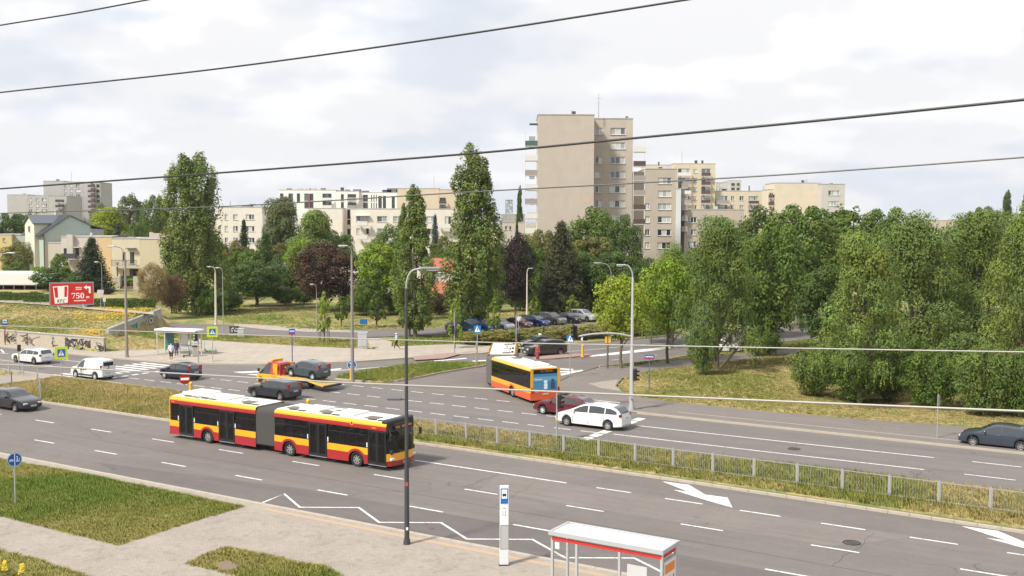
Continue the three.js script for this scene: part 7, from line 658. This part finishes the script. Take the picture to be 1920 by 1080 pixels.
// electric scooters
function scooter(label, x, y, ry, c, flat) { const o = thing('electric_scooter', label, 'scooter', G(x, y, 0.12), ry, 'rental scooters on the far footway'); const w = new THREE.TorusGeometry(0.1, 0.035, 6, 14); mesh('wheel', w.clone().translate(-0.45, 0.12, 0), M.rubber, o); mesh('wheel', w.clone().translate(0.48, 0.12, 0), M.rubber, o); mesh('deck', rbox(0.72, 0.06, 0.17, 0.02, -0.02, 0.16, 0), c, o); mesh('stem', bar([0.46, 0.16, 0], [0.34, 1.1, 0], 0.03), c, o); mesh('handlebar', bar([0.34, 1.1, -0.25], [0.34, 1.1, 0.25], 0.018), M.black, o); if (flat) { o.rotation.order = 'YXZ'; o.rotation.x = 1.35; o.position.y += 0.08; } }
const mint = mat([0.2, 0.5, 0.22], 0.5); scooter('green rental scooter lying on the far footway', 396, 660, 0.4, mint, true); scooter('green rental scooter standing beside the fallen one', 384, 657, 1.9, mint, false); scooter('dark rental scooter propped inside the far shelter', 350, 669, 1.2, M.dark, false);

/* ================= PEOPLE ================= */
function person(label, x, y, H, face, o) { // joints in a 1.75 m figure, +z is forward
  const J = { ...{ pel: [0, .95, 0], ch: [0, 1.30, 0], nk: [0, 1.5, 0], hd: [0, 1.625, 0.02], shL: [-.18, 1.42, 0], shR: [.18, 1.42, 0], elL: [-.24, 1.14, -.02], elR: [.24, 1.14, -.02], haL: [-.23, .90, .06], haR: [.23, .90, .06], hiL: [-.09, .92, 0], hiR: [.09, .92, 0], knL: [-.10, .50, .02], knR: [.10, .50, .02], anL: [-.11, .08, -.02], anR: [.11, .08, -.02], toL: [-.12, .04, .14], toR: [.12, .04, .14] }, ...(o.pose ?? {}) };
  const bones = [['pel', 'ch', .135, .15, 's'], ['ch', 'nk', .12, .06, 's'], ['shL', 'shR', .075, .075, 's'], ['nk', 'hd', .055, .06, 'k'], ['shL', 'elL', .056, .044, 's'], ['shR', 'elR', .056, .044, 's'], ['elL', 'haL', .042, .03, o.sleeve ? 's' : 'k'], ['elR', 'haR', .042, .03, o.sleeve ? 's' : 'k'], ['hiL', 'knL', .088, .058, 'p'], ['hiR', 'knR', .088, .058, 'p'], ['knL', 'anL', .056, .038, o.shorts ? 'k' : 'p'], ['knR', 'anR', .056, .038, o.shorts ? 'k' : 'p'], ['anL', 'toL', .044, .036, 'b'], ['anR', 'toR', .044, .036, 'b'], ['hiL', 'hiR', .11, .11, 'p']].map(([a, b, r0, r1, c]) => [J[a], J[b], r0, r1, c]);
  if (o.skirt) bones.push([[0, .95, 0], [0, .45, 0], .14, .19, 'p']);
  const col = { s: o.shirt, p: o.pants, k: o.skin ?? [0.45, 0.27, 0.19], b: o.shoes ?? [0.5, 0.5, 0.5], h: o.hair ?? [0.05, 0.03, 0.02] };
  const dist = (px_, py, pz, b) => { const [A, B] = b, dx = B[0] - A[0], dy = B[1] - A[1], dz = B[2] - A[2], l2 = dx * dx + dy * dy + dz * dz, k = clamp(((px_ - A[0]) * dx + (py - A[1]) * dy + (pz - A[2]) * dz) / l2); return Math.hypot(px_ - A[0] - dx * k, py - A[1] - dy * k, pz - A[2] - dz * k) - lerp(b[2], b[3], k); };
  const hd = J.hd, head = (x_, y_, z_) => Math.hypot((x_ - hd[0]) / .82, (y_ - hd[1] - .02) / 1.16, (z_ - hd[2]) / 1.0) - .105;
  const n = 72, mc = new MarchingCubes(n, M.white, false, false, 60000); mc.isolation = 0; const S = 0.95; let i = 0; for (let kz = 0; kz < n; kz++) for (let ky = 0; ky < n; ky++) for (let kx = 0; kx < n; kx++) { const X = (kx - n / 2) / (n / 2) * S, Y = (ky - n / 2) / (n / 2) * S + 0.9, Z = (kz - n / 2) / (n / 2) * S; let e = 0; if (Math.abs(X) < 0.5 && Math.abs(Z) < 0.6) { for (const b of bones) { const d = dist(X, Y, Z, b); if (d < 0.25) e += Math.exp(-34 * d); } const d = head(X, Y, Z); if (d < 0.25) e += Math.exp(-34 * d); } mc.field[i++] = e > 1e-6 ? Math.log(e) / 34 : -0.25; }
  mc.update(); const cnt = mc.count, pos = new Float32Array(cnt * 3), nor = new Float32Array(cnt * 3), cl = new Float32Array(cnt * 3); for (let k = 0; k < cnt; k++) { const X = mc.positionArray[k * 3] * S, Y = mc.positionArray[k * 3 + 1] * S + 0.9, Z = mc.positionArray[k * 3 + 2] * S; pos.set([X, Y, Z], k * 3); let best = head(X, Y, Z), c = 'k'; if (best < 0.03 && (Y > hd[1] + 0.06 || Z < hd[2] - 0.015)) c = 'h'; for (const b of bones) { const d = dist(X, Y, Z, b); if (d < best) { best = d; c = b[4]; } } if (c === 'k' && Y < 1.1 && Y > 0.6 && Math.abs(X) < 0.13) c = 'p'; cl.set(col[c], k * 3); }
  let g = new THREE.BufferGeometry(); g.setAttribute('position', new THREE.BufferAttribute(pos, 3)); g.computeVertexNormals(); g.setAttribute('color', new THREE.BufferAttribute(cl, 3));
  const extra = [], addC = (q, c) => { q = q.index ? q.toNonIndexed() : q; q.deleteAttribute('uv'); const a = new Float32Array(q.attributes.position.count * 3); for (let k = 0; k < a.length; k += 3) a.set(c, k); q.setAttribute('color', new THREE.BufferAttribute(a, 3)); extra.push(q); };
  for (const [el, ha, s] of [['elL', 'haL', -1], ['elR', 'haR', 1]]) { const A = new THREE.Vector3(...J[el]), B = new THREE.Vector3(...J[ha]), d = B.clone().sub(A).normalize(), f = new THREE.Vector3(0, 0, 1), side = new THREE.Vector3(1, 0, 0); const pe = B.clone().addScaledVector(d, 0.085); addC(bar(B.toArray(), pe.toArray(), 0.028, 0.034, 8), col.k); [-.03, -.01, .01, .03].forEach((q, k) => { const a = pe.clone().addScaledVector(f, q), L = [.06, .072, .068, .052][k], m = a.clone().addScaledVector(d, L * 0.55), e = m.clone().addScaledVector(d, L * 0.4).addScaledVector(side, -s * 0.02); addC(bar(a.toArray(), m.toArray(), 0.009, 0.0085, 5), col.k); addC(bar(m.toArray(), e.toArray(), 0.0085, 0.007, 5), col.k); }); const tb = B.clone().addScaledVector(d, 0.03).addScaledVector(f, 0.028), te = tb.clone().addScaledVector(d, 0.045).addScaledVector(f, 0.025); addC(bar(tb.toArray(), te.toArray(), 0.011, 0.008, 5), col.k); }
  for (const s of [-1, 1]) { addC(new THREE.SphereGeometry(0.012, 6, 5).translate(hd[0] + s * 0.034, hd[1] + 0.02, hd[2] + 0.099), [0.03, 0.03, 0.03]); addC(new THREE.SphereGeometry(0.022, 6, 5).scale(0.5, 1.2, 0.8).translate(hd[0] + s * 0.088, hd[1] + 0.01, hd[2]), col.k); } addC(new THREE.ConeGeometry(0.016, 0.045, 5).rotateX(-0.25).translate(hd[0], hd[1] - 0.005, hd[2] + 0.112), col.k); addC(box(0.045, 0.009, 0.01, hd[0], hd[1] - 0.05, hd[2] + 0.1), [0.3, 0.1, 0.09]);
  g = mergeGeometries([g, ...extra.map(q => { for (const k of Object.keys(q.attributes)) if (!['position', 'normal', 'color'].includes(k)) q.deleteAttribute(k); return q; })]);
  const t = thing('person', label, 'person', G(x, y, 0.12), face); const b = mesh('body', g, bodyM, t); b.scale.setScalar(H / 1.75); if (o.cap) mesh('cap', [new THREE.SphereGeometry(0.112, 12, 6, 0, 6.3, 0, 1.5).translate(hd[0], hd[1] + 0.04, hd[2]), box(0.14, 0.012, 0.1, hd[0], hd[1] + 0.055, hd[2] + 0.14)], o.cap, t); return t; }
const bodyM = mat(0xffffff, 0.85, { vertexColors: true });
person('person in white shirt, dark shorts and cap standing by the far shelter', 321, 677, 1.8, 0.5, { shirt: [0.72, 0.72, 0.72], pants: [0.03, 0.025, 0.03], shorts: true, cap: frameM, shoes: [0.6, 0.6, 0.6] });
person('person in dark purple clothes waiting inside the far shelter', 331, 669, 1.68, 0.2, { shirt: [0.05, 0.04, 0.09], pants: [0.10, 0.08, 0.16], sleeve: true });
person('person in light blue shirt and dark trousers walking along the path', 743.5, 655, 1.76, -1.2, { shirt: [0.32, 0.44, 0.62], pants: [0.015, 0.015, 0.02], cap: frameM, pose: { knL: [-.10, .50, .14], anL: [-.11, .10, .22], toL: [-.12, .08, .38], knR: [.10, .50, -.02], anR: [.11, .14, -.30], toR: [.12, .05, -.18], haL: [-.23, .93, -.14], haR: [.22, .95, .2], elL: [-.24, 1.14, -.1], elR: [.24, 1.14, .04] } });
person('person in red patterned dress standing on the pink refuge', 1008, 677, 1.66, 2.6, { shirt: [0.30, 0.05, 0.045], pants: [0.26, 0.04, 0.04], skirt: true, hair: [0.35, 0.22, 0.10] });

/* ================= OVERHEAD WIRES ================= they run along the road close to the viewer */
function wire(label, pts, dist, r, m) { const c = at(960, pts.find(p => p[0] >= 900)?.[1] ?? 300, dist); const out = pts.map(([x, y]) => { const w = ray(x, y); const [rs, rt] = [w.x * CS + w.z * SN, w.x * SN - w.z * CS]; const [, ct] = ST(c); const k = ct / rt; return [w.x * k, CAM_H + w.y * k, w.z * k]; }); const o = single('overhead_wire', tube(out, r, 90, 6), m, label, 'wire'); return o; }
const wDark = mat([0.02, 0.021, 0.024], 0.5), wMid = mat([0.10, 0.10, 0.10], 0.45, { metalness: 0.3 }), wPale = mat([0.36, 0.34, 0.32], 0.5, { metalness: 0.2 });
wire('dark overhead wire highest against the clouds', [[-160, 76], [0, 47.5], [140, 25], [275, 0], [520, -46], [960, -128], [1400, -210]], 11, 0.0105, wDark); wire('dark overhead wire sloping up above the tower roof', [[-160, 193], [0, 173.5], [400, 130], [800, 75], [1290, -1], [1600, -52], [2000, -120]], 11, 0.0105, wDark); wire('dark overhead wire passing in front of the tower', [[-160, 366], [0, 354], [400, 325], [900, 286.5], [1200, 258], [1500, 229.5], [1920, 187], [2060, 172]], 11, 0.0115, wDark); wire('thin overhead wire below the dark one crossing the tower', [[-160, 407], [0, 400], [420, 387], [900, 359], [1200, 343], [1500, 325.5], [1920, 295], [2060, 284]], 14, 0.0085, wMid);
wire('pale overhead wire crossing in front of the side street', [[-160, 603], [0, 610.5], [295, 622.5], [650, 634], [900, 641.5], [1200, 647.5], [1500, 653], [1920, 660], [2060, 662]], 14, 0.0072, wPale); wire('pale thick overhead wire crossing in front of the bus', [[-160, 675], [0, 683], [320, 699.5], [600, 715], [917, 729], [1280, 744.5], [1600, 758], [1920, 771], [2060, 776.5]], 11, 0.0095, wPale);
renderer.render(scene, camera);
